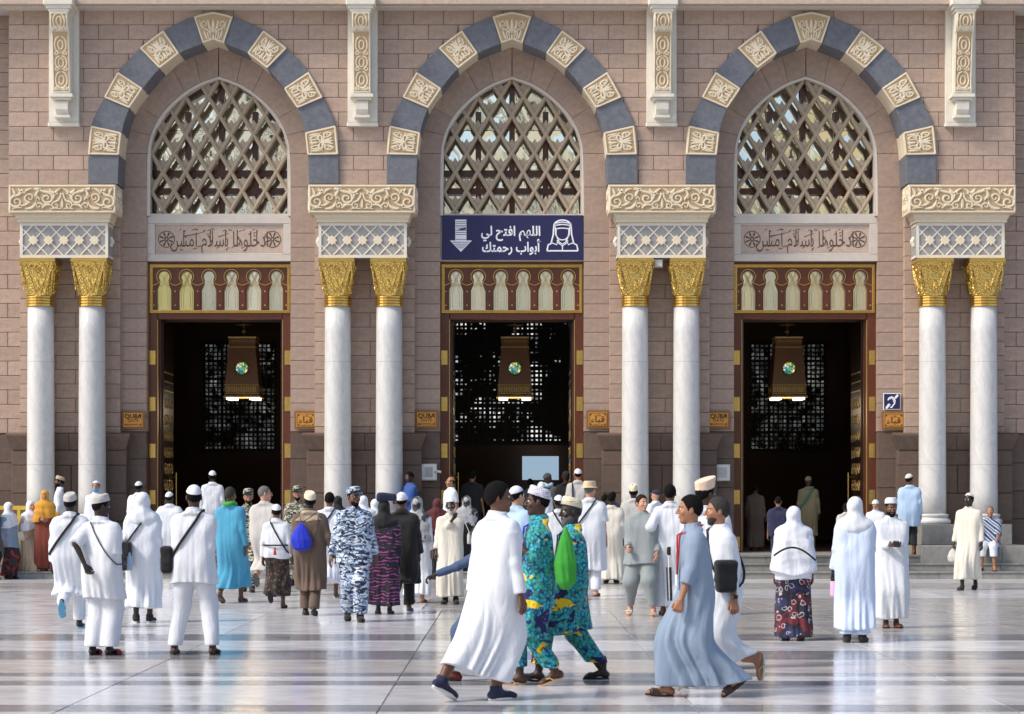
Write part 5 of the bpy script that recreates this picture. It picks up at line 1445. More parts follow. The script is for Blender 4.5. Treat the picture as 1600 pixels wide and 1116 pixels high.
def head_matrix(pos, yaw, pitch, roll=0): return Matrix.Translation(pos)@Matrix.Rotation(yaw, 4, 'Z')@Matrix.Rotation(roll, 4, 'Y')@Matrix.Rotation(pitch, 4, 'X')
def xf(V, Mx): R = np.array(Mx.to_3x3(), f32); return V@R.T+np.array(Mx.translation, f32)
def basis(xa, ya, za, t): return Matrix(((xa.x, ya.x, za.x, t.x), (xa.y, ya.y, za.y, t.y), (xa.z, ya.z, za.z, t.z), (0, 0, 0, 1)))
PCOUNT = [0]
PEOPLE = []
def person(px, top, foot, yaw, label, skin_='brown', robe='white', hem=.13, hat=None, hair=None, beard=None, hy=0, hp=0, aL=None, aR=None, pL='relax', pR='relax', nL=None, nR=None, step=0, lead='L', kick=0, wide=.09, lean=0,
           gz=0, Y=None, bulk=1, flare=0, shoes=('sandal', 'black', 'darkbrown'), legs=None, legr=(.105, .082, .078), leghem=.1, sleeve=1.0, sleevew=1.0, skirt=None, scarf=None, scarfz=1.15, cuff=None, hipz=None, group='pilgrims on the forecourt', drape=None, fold=1.0, H=None,
           socks=None, collar=True, category='person', sit=None, extra=None, hemslope=None, yoke=None, fwd=0, flat=False, hemr=None):
    """robe=(colour) down to hem (m above the soles for a 1.75 m figure); legs = trouser colour; skirt = (colour, waist z, hem z)"""
    if hemslope is None: hemslope = .45 if step > .5 else (.3 if kick else 0)
    PCOUNT[0] += 1; sd_ = PCOUNT[0]; rr = random.Random(sd_*17)
    if hy == 0 and not scarf: hy = rr.uniform(-16, 16); hp = hp or rr.uniform(-4, 5)
    if Y is None: Y = F*EYE/(foot-782)
    s = F/Y
    extra_h = .025 if hat else (.012 if scarf else .0)
    if hat and hat[0] == 'tall': extra_h = .07
    if H is None:
        ztop = EYE+(782-top)/s-gz; H = ztop/(1.75+extra_h)*1.75
    k = H/1.75; X = (px-800)/s
    root = empty('person', (X, Y, gz)); root.rotation_euler = (0, 0, math.radians(yaw)); root.scale = (k, k, k); tag(root, label, category, group)
    lod = 0 if s > 150 else 1 if s > 98 else 2
    hr, hh, hd = ((.0105, .0048, .0044), (.014, .0070, .0065), (.018, .0095, .009))[lod]
    hr /= min(1, k)
    # --- skeleton
    tl = math.tan(math.radians(lean)); fL = 1 if lead == 'L' else -1
    feet = {}
    for sgn in (1, -1):
        front = (sgn == fL)
        if step == 0: feet[sgn] = (Vector((sgn*wide, rr.uniform(-.03, .03), .088)), 0)
        elif front: feet[sgn] = (Vector((sgn*wide*.8, -step/2, .088)), -8*step if step > .5 else 0)
        else:
            pt = min(60, 62*step)+(0 if not kick else 42); sn = math.sin(math.radians(pt)); feet[sgn] = (Vector((sgn*wide*.8, step/2-.1*(1-math.cos(math.radians(pt))), .088+.15*sn+kick)), pt)
    hz = .93-.12*(step/2)**2/.2 if hipz is None else hipz
    if sit:
        feet = {1: (Vector((.13, -.42, .088)), 0), -1: (Vector((-.14, -.36, .088)), 0)}
    for q in (1, -1): feet[q][0].y += fwd
    if flat:
        q = -fL; feet[q] = (Vector((feet[q][0].x, step/2+fwd, .088)), 0)
    dz = hz-.93 if hipz is not None or sit else (hz-.93)
    sh = lambda z: -(z-.93)*tl if z > .93 else 0.0
    hips = {q: Vector((q*.085, 0, hz)) for q in (1, -1)}; knees = {}; ank = {}
    for q in (1, -1): knees[q], ank[q] = ik(hips[q], feet[q][0], .435, .435, (0, -1, 0 if not sit else .6))
    shd = {q: Vector((q*.165, sh(1.385), 1.385+dz)) for q in (1, -1)}
    wr, el = {}, {}
    for q, a in ((1, aL), (-1, aR)):
        t = Vector((q*.24, -.03+rr.uniform(-.05, .03), .875)) if a is None else Vector(a)
        t = Vector((t.x, t.y+sh(t.z) if t.z > .93 else t.y, t.z+dz)); el[q], wr[q] = ik(shd[q], t, .275, .25, (q*.22, .9, -.25))
    hc = Vector((0, sh(1.63)-.02*max(0, math.sin(math.radians(hp))), 1.622+dz)); HM = head_matrix(hc, math.radians(hy), math.radians(-hp) if False else math.radians(hp))
    sk, lip = skin(skin_)
    brow = hairmat(beard[1] if isinstance(beard, tuple) else 'black')
    # --- body mesh: trunk and limbs, head, hands, feet
    def core(P):
        d = smin(ell(P, (0, sh(1.25), 1.25+dz), (.145, .085, .2)), ell(P, (0, 0, hz+.05), (.13, .085, .12)), .06)
        d = smin(d, cap(P, (0, sh(1.4)+.01, 1.36+dz), (0, sh(1.5)+.012, 1.46+dz), .036, .036), .03)
        for q in (1, -1):
            d = smin(d, cap(P, shd[q], el[q], .042, .036), .03); d = smin(d, cap(P, el[q], wr[q], .038, .026), .02)
            d = smin(d, cap(P, hips[q], knees[q], .07, .048), .03); d = smin(d, cap(P, knees[q], ank[q], .048, .037), .02)
        return d
    pts = list(wr.values())+list(el.values())+list(knees.values())+list(ank.values())+[hc]+list(shd.values())
    lo = [min(p[i] for p in pts)-.1 for i in range(3)]; hi = [max(p[i] for p in pts)+.1 for i in range(3)]; lo[0] = min(lo[0], -.2); hi[0] = max(hi[0], .2); lo[1] = min(lo[1], -.15); hi[1] = max(hi[1], .15); hi[2] = 1.56+dz
    ch = .02 if lod == 0 else .027
    V, Q = surfnets(core, lo, hi, ch); parts = [(V, Q, np.zeros(len(Q), int))]
    v, q_, m_ = head_mesh(hh); parts.append((xf(v, HM), q_, m_))
    for q, pose, nn in ((1, pL, nL), (-1, pR, nR)):
        v, q_ = hand_mesh(pose, hd); d = (wr[q]-el[q]).normalized(); n = Vector(nn) if nn else Vector((-q, .15, 0)); n = n-d*n.dot(d); n.normalize()
        zl = -d; xl = -n if q == 1 else n; yl = zl.cross(xl)
        if q == -1: v = v*np.array((-1, 1, 1), f32); q_ = q_[:, ::-1]
        parts.append((xf(v, basis(xl, yl, zl, wr[q]+d*.0)), q_, np.zeros(len(q_), int)))
    FM = {}
    for q in (1, -1):
        pos, pt = feet[q]; FMx = Matrix.Translation(ank[q])@Matrix.Rotation(math.radians(-q*8 if step == 0 else -q*3)*-1, 4, 'Z')@Matrix.Rotation(math.radians(pt), 4, 'X'); FM[q] = FMx
        v, q_ = foot_mesh(hd*1.3)
        if q == -1: v = v*np.array((-1, 1, 1), f32); q_ = q_[:, ::-1]
        parts.append((xf(v, FMx), q_, np.zeros(len(q_), int)))
    V, Q, Mi = join(parts); obj('body', npmesh('body', V, Q, [sk, EYEW, IRIS, lip, brow], Mi), root)
    # --- shoes
    if shoes:
        for q in (1, -1):
            o = obj(shoes[0], footwear(shoes[0], shoes[1], shoes[2], .009 if lod == 0 else .013), root); o.matrix_local = FM[q]@(Matrix.Identity(4) if q == 1 else Matrix.Scale(-1, 4, (1, 0, 0)))
    # --- hair, beard, hat
    for kind, col in ((hair, None), (beard, None)):
        if kind:
            nm, cc = kind; o = obj(nm if nm in ('beard', 'hair') else ('beard' if nm == 'stubble' else 'hair'), hairmesh(nm, cc, hh*.9), root); o.matrix_local = HM
    if hat:
        o = obj({'kufi': 'kufi_cap', 'skull': 'skull_cap', 'bucket': 'bucket_hat', 'ball': 'baseball_cap', 'police': 'patrol_cap'}.get(hat[0], 'cap'), headwear(hat[0], hat[1], hh*.75), root); o.matrix_local = HM
    # --- garments
    rows = [(1.52, 0, .066), (1.485, .012, .068), (1.46, .06, .066), (1.435, .10, .068), (1.40, .125, .078), (1.35, .13, .092), (1.28, .115, .108), (1.18, .095, .116), (1.06, .085, .124), (.95, .08, .136)]
    rws = []
    for z, hf, r in rows: b = 1+(bulk-1)*(1 if z < 1.4 else .3); yo = .014 if z > 1.45 else 0; rws.append((z+dz, -hf*b, sh(z)+yo, hf*b, sh(z)+yo, r*b+(.006 if z > 1.45 else 0), 0))
    def legat(z, q):
        a, b, c_ = hips[q], knees[q], ank[q]
        if z > b.z: t = (a.z-z)/max(a.z-b.z, 1e-4); p = a+(b-a)*min(max(t, 0), 1)
        else: t = (b.z-z)/max(b.z-c_.z, 1e-4); p = b+(c_-b)*min(max(t, 0), 1.2)
        return p
    def skirtrows(z0, hemz, r0, r1, soft=.75):
        out = []; n = 7; sc_ = min(1, (z0-hemz)/.62)
        if hemr: r1 = hemr
        for i in range(n):
            z = z0+(hemz-z0)*i/(n-1); t = i/(n-1); zz = z
            A, B = legat(zz, -1), legat(zz, 1); w = soft if step else 1
            w *= (.72+.28*t) if step else 1; out.append((z, A.x*.9, A.y*w, B.x*.9, B.y*w, r0+(r1-r0)*t+flare*t, t*sc_))
        return out
    ph = [rr.uniform(0, 6.28) for _ in range(8)]
    def garment(name, rowlist, hemz, topz, mat, sleeves=True, capsules=(), foldk=1.0, clipfn=None, inflate=0.0):
        R = sorted(rowlist); Z = np.array([r[0] for r in R], f32); A = np.array([r[1:] for r in R], f32)
        Zd = np.linspace(Z[0]-.3, Z[-1], 160); Ad = np.stack([np.interp(Zd, Z, A[:, j]) for j in range(A.shape[1])], 1); st_ = Zd[1]-Zd[0]; kw = int(.22/st_); kk_ = np.hanning(kw+2)[1:-1]; kk_ /= kk_.sum()
        Ap = np.pad(Ad, ((kw, kw), (0, 0)), 'edge'); As = np.stack([np.convolve(Ap[:, j], kk_, 'same')[kw:-kw] for j in range(A.shape[1])], 1)
        wgt = np.clip((1.36+dz-Zd)/.12, 0, 1)[:, None]; A = (Ad*(1-wgt)+As*wgt).astype(f32); Z = Zd.astype(f32)
        def fn(P):
            z = P[:, 2]; ip = lambda j: np.interp(z, Z, A[:, j]).astype(f32)
            ax, ay, bx, by, r, tt = ip(0), ip(1), ip(2), ip(3), ip(4), ip(5)
            dx, dy = bx-ax, by-ay; qx, qy = P[:, 0]-ax, P[:, 1]-ay; t = np.clip((qx*dx+qy*dy)/(dx*dx+dy*dy+1e-6), 0, 1)
            d = np.sqrt((qx-t*dx)**2+(qy-t*dy)**2)-r-inflate
            th = np.arctan2(P[:, 1]-(ay+by)/2, P[:, 0]-(ax+bx)/2)
            amp = (.004+.030*tt**.9)*foldk*fold
            fo = .55*np.abs(np.sin(3.5*th+ph[0]+.8*np.sin(2.5*z+ph[1])))+.3*np.abs(np.sin(6.5*th+ph[2]+1.2*np.sin(3.1*z+ph[3])))+.15*np.sin(15*th+ph[4]+2*z)
            d = d+amp*(.62-fo)*1.5
            d = np.maximum(d, z-topz-dz)
            if hemz is not None: d = np.maximum(d, hemz+(hemslope*np.maximum(0, P[:, 1]+.02) if hemz < .6 else 0)+.012*np.sin(th*2+ph[5])-z)
            if sleeves:
                for q in (1, -1):
                    a, b, c_ = shd[q], el[q], wr[q]
                    if sleeve >= .6:
                        kk = min(1, (sleeve-.5)/.5); e = b+(c_-b)*(kk*.97); dirv = np.array((c_-b).normalized(), f32)
                        sl_ = smin(cap(P, a, b, .070*bulk**.5, .055*sleevew), cap(P, b, e, .055*sleevew, .048*sleevew**1.6), .02)
                        u = (P-np.array(e, f32))@dirv; sl_ = np.where(((P-np.array(b, f32))@dirv) > 0, np.maximum(sl_, u), sl_)
                        wr_ = .0035*np.sin(46*((P-np.array(b, f32))@dirv)+3*np.sin(20*P[:, 0]+ph[6]))*np.exp(-((P-np.array(b, f32))**2).sum(1)/.02)
                        sl_ = sl_+wr_
                    else:
                        e = a+(b-a)*(sleeve*2); dirv = np.array((b-a).normalized(), f32); sl_ = cap(P, a, e, .074, .066*sleevew); sl_ = np.maximum(sl_, (P-np.array(e, f32))@dirv)
                    d = smin(d, sl_+-inflate*.3, np.interp(z, [1.2+dz, 1.34+dz], [.014, .045]).astype(f32))
            for (a, b, ra, rb, cutz) in capsules:
                c_ = cap(P, a, b, ra, rb)
                if cutz is not None: c_ = np.maximum(c_, cutz-z)
                d = smin(d, c_, .04)
            w1 = np.sin(17*(P[:, 0]*.8+z)+2.2*np.sin(6*P[:, 1]+ph[7])+1.7*np.sin(5*z))*np.sin(11*P[:, 1]-9*P[:, 0]+ph[2]); d = d+.0035*w1*fold
            if clipfn: d = clipfn(P, d)
            return d
        rm = max(r[5] for r in rowlist)+.05+inflate
        xs = [r[1] for r in rowlist]+[r[3] for r in rowlist]; ys = [r[2] for r in rowlist]+[r[4] for r in rowlist]
        L = [min(xs)-rm, min(ys)-rm, (hemz if hemz is not None else min(r[0] for r in rowlist))-.04]; Hh = [max(xs)+rm, max(ys)+rm, topz+dz+.04]
        ex = []
        if sleeves: ex += list(shd.values())+list(el.values())+(list(wr.values()) if sleeve >= .6 else [])
        for c_ in capsules: ex += [Vector(c_[0]), Vector(c_[1])]
        for p in ex:
            for i in range(3): L[i] = min(L[i], p[i]-.2); Hh[i] = max(Hh[i], p[i]+.2)
        if hemz is not None and not capsules: L[2] = max(L[2], hemz-.05) if not sleeves else min(L[2], hemz-.04)
        V, Q = surfnets(fn, L, Hh, hr); return obj(name, npmesh(name, V, Q, clothlike(mat)), root)
    if legs:
        caps = []
        for q in (1, -1):
            caps.append((hips[q]+Vector((0, 0, -.02)), knees[q], legr[0], legr[1], None)); d = (ank[q]-knees[q]).normalized(); e = knees[q]+(ank[q]-knees[q])*(1-max(0, leghem-.088)/.435*1.0)
            caps.append((knees[q], e, legr[1], legr[2], max(leghem, .04) if not kick or q == fL else None))
        garment('trousers', [(hz+.1, -.06, 0, .06, 0, .12, 0), (hz-.08, -.06, 0, .06, 0, .1, 0), (hz-.14, -.05, 0, .05, 0, .03, 0)], hz-.13, 1.04, legs, sleeves=False, capsules=caps)
    if skirt:
        garment('skirt', [r for r in rws if r[0] < skirt[1]+dz+.1]+skirtrows(min(.9, skirt[1]), skirt[2], .13*bulk, .15*bulk), skirt[2], skirt[1], skirt[0], sleeves=False)
    if robe:
        hz_ = hem if not sit else None
        rl = rws+([] if sit else ([r for r in skirtrows(.88+min(dz, 0), hem, .142*bulk, .148*bulk, 1.0) if hem < .9]))
        if sit: rl = rws+[(hz-.05, -.09, -.02, .09, -.02, .15, 0)]; hz_ = hz-.08
        cl = []
        nm = 'robe' if hem < .45 else 'shirt'
        garment(nm, rl, hz_, 1.515, robe, inflate=.006 if (legs or skirt) else 0)
        if lod < 2 and collar:
            mb = MB(); mb.tube([(.063*math.cos(2*math.pi*i/20), sh(1.5)+.012+.066*math.sin(2*math.pi*i/20), 1.508+dz+.012*math.sin(2*math.pi*i/20)) for i in range(20)], .009, n=6, closed=True); mb.build('collar', clothlike(robe if not isinstance(cuff, str) else cuff), root, True)
    if yoke: garment('yoke', rws, 1.345+dz, 1.5, yoke, sleeves=False, inflate=.012)
    if scarf:
        col, zb = scarf[0], scarfz; full = len(scarf) > 1 and scarf[1] == 'khimar'
        HMi = np.array(HM.inverted(), f32)
        wid = .15 if not full else .2
        def fn(P):
            z = P[:, 2]; Q4 = P@HMi[:3, :3].T+HMi[:3, 3]
            d = ell(Q4/HS, (0, .016, .022), (CR[1][0]+.02, CR[1][1]+.02, CR[1][2]+.018))*HS
            d = smin(d, cap(Q4, (0, .01, -.03), (0, .02, -.15), .088, .105), .03)
            base = ell(P, (0, sh(1.4)+.0, 1.40+dz), (.23 if not full else .25, .145, .13))
            d = smin(d, base, .05)
            if full or zb < 1.25:
                hw = np.interp(z, [zb, 1.2, 1.4], [wid+.03, wid-.01, .12]).astype(f32); qx = np.maximum(np.abs(P[:, 0])-hw*.55, 0); low = np.sqrt(qx**2+((P[:, 1]-sh(1.2)*.8))**2)-np.interp(z, [zb, 1.3, 1.45], [.20 if full else .165, .165, .1]).astype(f32); low = np.maximum(low, z-1.42-dz); d = smin(d, low, .04)
            th = np.arctan2(P[:, 1], P[:, 0]); d = d+.011*(np.abs(np.sin(4*th+ph[0]+3*z))-.6)*np.clip((1.62+dz-z)*3, 0, 1)+.003*np.sin(40*z+12*P[:, 0]+8*P[:, 1])
            zc = zb+.06*P[:, 0]/.2*(0 if full else 1)+(.05*np.abs(P[:, 0])/.2 if full else 0)
            d = np.maximum(d, zc+dz-z)
            face = ell(Q4/HS, (0, -.12, -.012), (.053, .085, .078))*HS; return smax(d, -face, .008)
        V, Q = surfnets(fn, (-.33, -.3+sh(1.4), zb+dz-.05), (.33, .3, 1.8+dz), hr*.85); obj('headscarf', npmesh('headscarf', V, Q, clothlike(col)), root)
    info = dict(root=root, wr=wr, el=el, shd=shd, rws=rws, dz=dz, sh=sh, hc=hc, HM=HM, k=k, lod=lod, hz=hz, label=label, sk=sk)
    PEOPLE.append(info); return info
def held(name, info, label, cat, group=None):
    r = info['root']; o = empty(name, r.location.copy()); o.rotation_euler = r.rotation_euler; o.scale = r.scale; tag(o, label, cat, group); return o
def strap(info, side, zb=.98, w=.014, off=.018, xt=.1):
    """closed loop: over the shoulder on `side` (+1 the person's left), down to the other hip"""
    R = sorted(info['rws']); Z = [r[0] for r in R]; dz = info['dz']
    def fr(z): return np.interp(z, Z, [r[3] for r in R]), np.interp(z, Z, [r[5] for r in R])
    pts = []
    n = 16
    for face in (-1, 1):
        seg = []
        for i in range(n+1):
            t = i/n; z = 1.475+dz+(zb-1.475)*t; x = side*xt+(-side*(sum(fr(zb+dz))+.01)-side*xt)*t
            hf, r = fr(z); r += off; g = 1 if abs(x) <= hf else math.sqrt(max(0, 1-((abs(x)-hf)/r)**2)); lift = (1-min(1, t*5))
            y = info['sh'](z)+face*r*g*(1 if t > .02 else .3); seg.append((x, y+.0, z+.03*lift*0+.02*lift))
        pts += seg if face == -1 else seg[::-1]
    return pts
def sling_bag(info, side, col, label, zb=.95, size=(.13, .05, .15), where=None, w=.016, cat='bag'):
    t = held('shoulder_bag', info, label, cat)
    mb = MB(); mb.tube(strap(info, side, zb), w, n=6, closed=True); mb.build('strap', clothlike(col), t, True)
    c = where or (-side*(.25), .03, zb-.1)
    fn = lambda P: smin(rbox(P, c, size, .035), rbox(P, (c[0], c[1]-.0, c[2]+size[2]*.3), (size[0]*1.03, size[1]*1.12, size[2]*.7), .03), .01)+.004*np.sin(30*P[:, 2]+9*P[:, 0])
    V, Q = surfnets(fn, [c[i]-size[i]-.06 for i in range(3)], [c[i]+size[i]+.06 for i in range(3)], .012 if info['lod'] == 0 else .017)
    obj('bag_body', npmesh('bag_body', V, Q, clothlike(col)), t); return t
# ------------------------------------------------------------------ everyone in the forecourt, nearest first
def blob(name, label, cat, info, fn, lo, hi, col, h=.012, parts=()):
    t = held(name, info, label, cat); V, Q = surfnets(fn, lo, hi, h); obj(name+'_body', npmesh(name+'_body', V, Q, clothlike(col)), t); return t
def child_tube(info, name, pts, r, mat, n=6, closed=False): mb = MB(); mb.tube(pts, r, n=n, closed=closed); return mb.build(name, clothlike(mat), info['root'], True)
def glasses(info, up=0, back=0):
    HM = info['HM']; mb = MB()
    for s in (-1, 1):
        mb.tube([HM@Vector((s*.031+.02*math.cos(a), -.112+back, .012+up+.016*math.sin(a))) for a in [2*math.pi*k/12 for k in range(12)]], .0022, n=4, closed=True)
        mb.tube([HM@Vector((s*.051, -.11+back, .016+up)), HM@Vector((s*.078, -.06+back, .016+up)), HM@Vector((s*.08, .01+back, .008+up))], .002, n=4)
    mb.build('glasses', M['black'], info['root'])
def neckcord(info, col, drop=.32, w=.006, badge=None):
    s = info['sh']; dz = info['dz']
    pts = [(.07*math.cos(a), s(1.49)+.02+.078*math.sin(a), 1.485+dz+.012*math.sin(a)) for a in [math.pi*k/10 for k in range(11)]]
    pts = [(.0, s(1.2)-.145, 1.48-drop+dz), (.05, s(1.38)-.118, 1.41+dz)]+pts+[(-.05, s(1.38)-.118, 1.41+dz), (.0, s(1.2)-.145, 1.48-drop+dz)]
    o = child_tube(info, 'lanyard', pts, w, col)
    if badge: mb = MB(); mb.box(-.035, .035, s(1.2)-.156, s(1.2)-.148, 1.48-drop-.1+dz, 1.48-drop+dz, 0, .003); mb.build('badge', clothlike(badge), info['root'])
G = 'pilgrims on the forecourt'
BRS = ('slipper', 'black', 'black')
# --- front row
p = person(774, 748, 1093, 128, 'man with short black hair in a plain long white thobe striding right, nearest of all', 'brown', 'white', hair=('afro', 'black'), hy=-34, step=.44, lead='R', hem=.13, fwd=.27, hemr=.1, shoes=('sneaker', 'navy', 'solewhite'), lean=3, bulk=1.14, aR=(-.27, -.05, .84), aL=(.25, .05, .86), fold=.8, hemslope=.35)
p = person(752, 806, 1063, -88, 'figure in blue jeans half hidden behind the striding white thobe, one arm stretched out left', 'black', 'denim', hem=.78, legs='denim', hair=('short', 'black'), step=.55, aL=(.16, -.52, 1.16), nL=(0, 0, -1), pL='half', shoes=('shoe', 'redbrown', 'black'), sleevew=.85)
A_ = person(840, 756, 1071, -84, 'man in turquoise and yellow print with white checked cap, arm raised to his chest', 'dark', 'african', hat=('kufi', 'knit'), hair=('short', 'black'), hem=.42, legs='african', step=.3, lead='R', aL=(.15, -.22, 1.3), pL='grip', nL=(-1, -.3, 0), aR=(-.12, -.3, 1.2), pR='grip', sleeve=.66, sleevew=1.25, shoes=('slipper', 'tan', 'tan'), bulk=1.08, leghem=.16, group='men in matching turquoise print')
neckcord(A_, 'royal', .22, .005, 'white')
B_ = person(892, 765, 1063, -80, 'grey bearded man in turquoise and yellow print with sunglasses pushed up on his cap', 'black', 'african', hat=('kufi', 'cream'), hair=('short', 'darkgrey'), beard=('beard', 'grey'), hem=.44, legs='african', flat=True, step=.64, lead='L', hy=0, aL=(.2, -.2, 1.05), pL='grip', sleeve=.75, sleevew=1.3, shoes=('sandal', 'black', 'black'), bulk=1.12, leghem=.16, legr=(.12, .1, .085), group='men in matching turquoise print', hemslope=.1)
glasses(B_, .09, .02); neckcord(B_, 'black', .34, .007)
def sack(P, c, rx, ry, H): z = P[:, 2]; t = np.clip((z-(c[2]-H/2))/H, 0, 1); r = np.interp(t, [0, .12, .4, .75, 1], [.35, .85, 1, .6, .08]); th = np.arctan2(P[:, 1]-c[1], P[:, 0]-c[0]); return (np.sqrt(((P[:, 0]-c[0])/rx)**2+((P[:, 1]-c[1])/ry)**2)-r*(1+.06*np.sin(7*th+12*z)))*min(rx, ry)
def sackbag(name, label, cat, info, c, rx, ry, H, col, h=.013):
    return blob(name, label, cat, info, lambda P: np.maximum(sack(P, c, rx, ry, H), np.abs(P[:, 2]-c[2])-H/2), (c[0]-rx-.05, c[1]-ry-.05, c[2]-H/2-.04), (c[0]+rx+.05, c[1]+ry+.05, c[2]+H/2+.04), col, h)
sb = sackbag('plastic_bag', 'bright green plastic bag slung between the two men in turquoise print', 'bag', A_, (.22, .22, 1.13), .07, .1, .56, 'plasticgreen')
p = person(1088, 765, 1089, -82, 'man in a long grey-blue thobe with rolled sleeves striding left, red lanyard at his neck', 'olive', 'bluegrey', hair=('hair', 'black'), hem=.085, hemr=.095, step=.56, fwd=.05, lead='R', flare=.03, aL=(.22, -.2, .80), pL='grip', sleeve=.74, sleevew=1.15, shoes=('sandal', 'darkbrown', 'darkbrown'), lean=4.5, bulk=1.04, fold=1.5, hemslope=.14)
neckcord(p, 'red', .4, .008, 'white')
tp = held('folding_tripod', p, 'small black folding tripod carried upright by the man in grey-blue', 'tripod'); mb = MB()
mb.tube([(.16, -.26, .84), (.15, -.27, 1.2)], .007, n=8); mb.build('centre_pole', M['boxwhite'], tp)
for q in range(3): a = 2.1*q; mb = MB(); mb.tube([(.16+.018*math.cos(a), -.26+.018*math.sin(a), .82), (.152+.02*math.cos(a), -.268+.02*math.sin(a), 1.1)], .006, n=6); mb.build('leg', M['black'], tp)
mb = MB(); mb.box(.135, .165, -.285, -.255, 1.2, 1.27, 0, .01); mb.build('clamp_head', M['black'], tp)
p = person(1131, 764, 1076, -74, 'grey haired man in a white thobe walking left close behind the grey-blue thobe', 'olive', 'white', hair=('hair', 'darkgrey'), beard=('stubble', 'darkgrey'), hem=.2, step=.7, lead='R', kick=.02, aL=(.25, .0, .84), pL='half', sleeve=.84, shoes=('slipper', 'tan', 'offwhite'), lean=5, bulk=1.08, fold=1.2)
w_ = held('wristwatch', p, 'silver wristwatch on the grey haired man in white', 'watch'); mb = MB(); c = p['wr'][1]; mb.tube([(c.x+.033*math.cos(a), c.y+.033*math.sin(a), c.z+.02) for a in [2*math.pi*k/14 for k in range(14)]], .007, n=6, closed=True); mb.build('band', M['boxglass'], w_); mb = MB(); mb.box(c.x+.03, c.x+.042, c.y-.018, c.y+.018, c.z+.002, c.z+.038, 0, .003); mb.build('dial', M['black'], w_)
sling_bag(p, -1, 'black', 'flat black shoulder bag on the hip of the grey haired man in white', .98, (.05, .09, .14), (.25, -.08, .99), .012)
p = person(1103, 741, 1046, 165, 'tall man seen over others by his peach checked flat-topped cap', 'dark', 'white', hat=('tall', 'africahat'), hair=('short', 'black'), hem=.2, hy=-40, bulk=1.0)
p = person(808, 757, 985, 130, 'man in pale blue shirt and white cap looking right, behind the nearest man', 'fair', 'skyblue', hat=('skull', 'white'), hair=('short', 'black'), hem=.4, legs='skyblue', aR=(-.2, -.25, 1.25), pR='grip')
# --- left standing pair
p = person(158, 771, 1024, 158, 'man in white tunic and trousers holding one hand behind his back, black and red sandals', 'black', 'white', hat=('kufi', 'lightgrey'), hair=('short', 'black'), hem=.62, legs='white', aL=(.08, .2, 1.0), pL='half', sleeve=.52, sleevew=1.1, shoes=('sandal', 'red', 'black'), hy=-35, hp=6, bulk=1.08, aR=(-.15, -.22, 1.05), legr=(.13, .11, .1))
mb = MB(); mb.tube(strap(p, 1, 1.0, off=.02), .008, n=6, closed=True); mb.build('bag_strap', clothlike('darkgrey'), p['root'])
t = held('water_bottle', p, 'small water bottle held by the man with his hand behind his back', 'bottle'); mb = MB(); mb.lathe([(.028, 0), (.03, .02), (.03, .13), (.012, .17), (.012, .19)], (-.2, -.26, .93), 12); mb.build('bottle_body', clothlike('skyblue'), t, True)
p = person(303, 755, 1023, 176, 'man in white shirt and white trousers standing with a black bag at his left side', 'dark', 'white', hem=.74, legs='white', hat=('skull', 'white'), hair=('short', 'black'), hy=18, aL=(.12, -.2, 1.06), aR=(-.12, -.2, 1.02), shoes=('slipper', 'black', 'black'), wide=.2, bulk=1.0, legr=(.12, .092, .075))
sling_bag(p, -1, 'black', 'round black shoulder bag on the man in white shirt and trousers', 1.0, (.06, .09, .14), (.27, .02, .98), .014)
p = person(110, 766, 982, 180, 'man in long white shirt stepping away, black strap across back, one blue sole lifted', 'black', 'white', hat=('kufi', 'lightgrey'), hair=('short', 'black'), hem=.42, legs='white', step=.4, kick=.12, lead='R', bulk=1.15, shoes=('slipper', 'soleblue', 'soleblue'), fold=1.3)
mb = MB(); mb.tube(strap(p, -1, .98, off=.022), .016, n=6, closed=True); mb.build('bag_strap', clothlike('black'), p['root'])
p = person(223, 768, 973, 180, 'person in white robe with hanging white head cloth and a black shoulder bag', 'black', 'white', hem=.2, scarf=('white',), scarfz=1.3, bulk=1.12, shoes=('sneaker', 'black', 'solewhite'), fold=1.3, aL=(.18, -.18, 1.1))
sling_bag(p, -1, 'black', 'large black shoulder bag hanging on the left of the white hooded robe', 1.0, (.1, .07, .19), (.22, .19, .9), .012)
# --- middle distance, left half
p = person(360, 758, 942, 162, 'grey haired man in a bright turquoise robe with a green scarf round his neck', 'brown', 'teal', hair=('short', 'darkgrey'), hem=.22, step=.42, lead='R', shoes=('slipper', 'brown', 'brown'), bulk=1.05)
p['root']; child_tube(p, 'neck_scarf', [(.085*math.cos(a), .02+.085*math.sin(a), 1.475+.012*math.sin(3*a)) for a in [2*math.pi*k/18 for k in range(18)]], .03, 'plasticgreen', 8, True)
p = person(388, 762, 925, 4, 'soldier in grey camouflage facing the viewer between the turquoise and grey robes', 'olive', 'camogreen', hem=.78, legs='camogreen', hat=('police', 'camogreen'), hair=('short', 'black'), beard=('stubble', 'black'), shoes=('boot', 'black', 'black'), step=.3)
p = person(414, 757, 931, 165, 'grey haired man with glasses in a pale grey robe, one shoe sole lifted', 'fair', 'lightgrey', hair=('short', 'grey'), hem=.34, step=.4, kick=.12, lead='R', hy=-60, shoes=('slipper', 'darkgrey', 'darkgrey'), bulk=1.15); glasses(p)
p = person(432, 785, 951, 172, 'short elderly person in white shirt and dark patterned sarong with black harness straps', 'brown', 'white', hem=.84, skirt=('batik', 1.0, .2), hat=('skull', 'white'), hair=('short', 'black'), shoes=BRS, step=.3, kick=.08, lead='R', bulk=.95)
mb = MB(); mb.tube(strap(p, 1, .95, off=.02), .013, n=6, closed=True); mb.build('harness_strap', clothlike('black'), p['root'])
mb = MB(); mb.tube([(.232*math.cos(a), .165*math.sin(a), 1.06) for a in [2*math.pi*k/20 for k in range(20)]], .014, n=6, closed=True); mb.build('waist_band', clothlike('black'), p['root'])
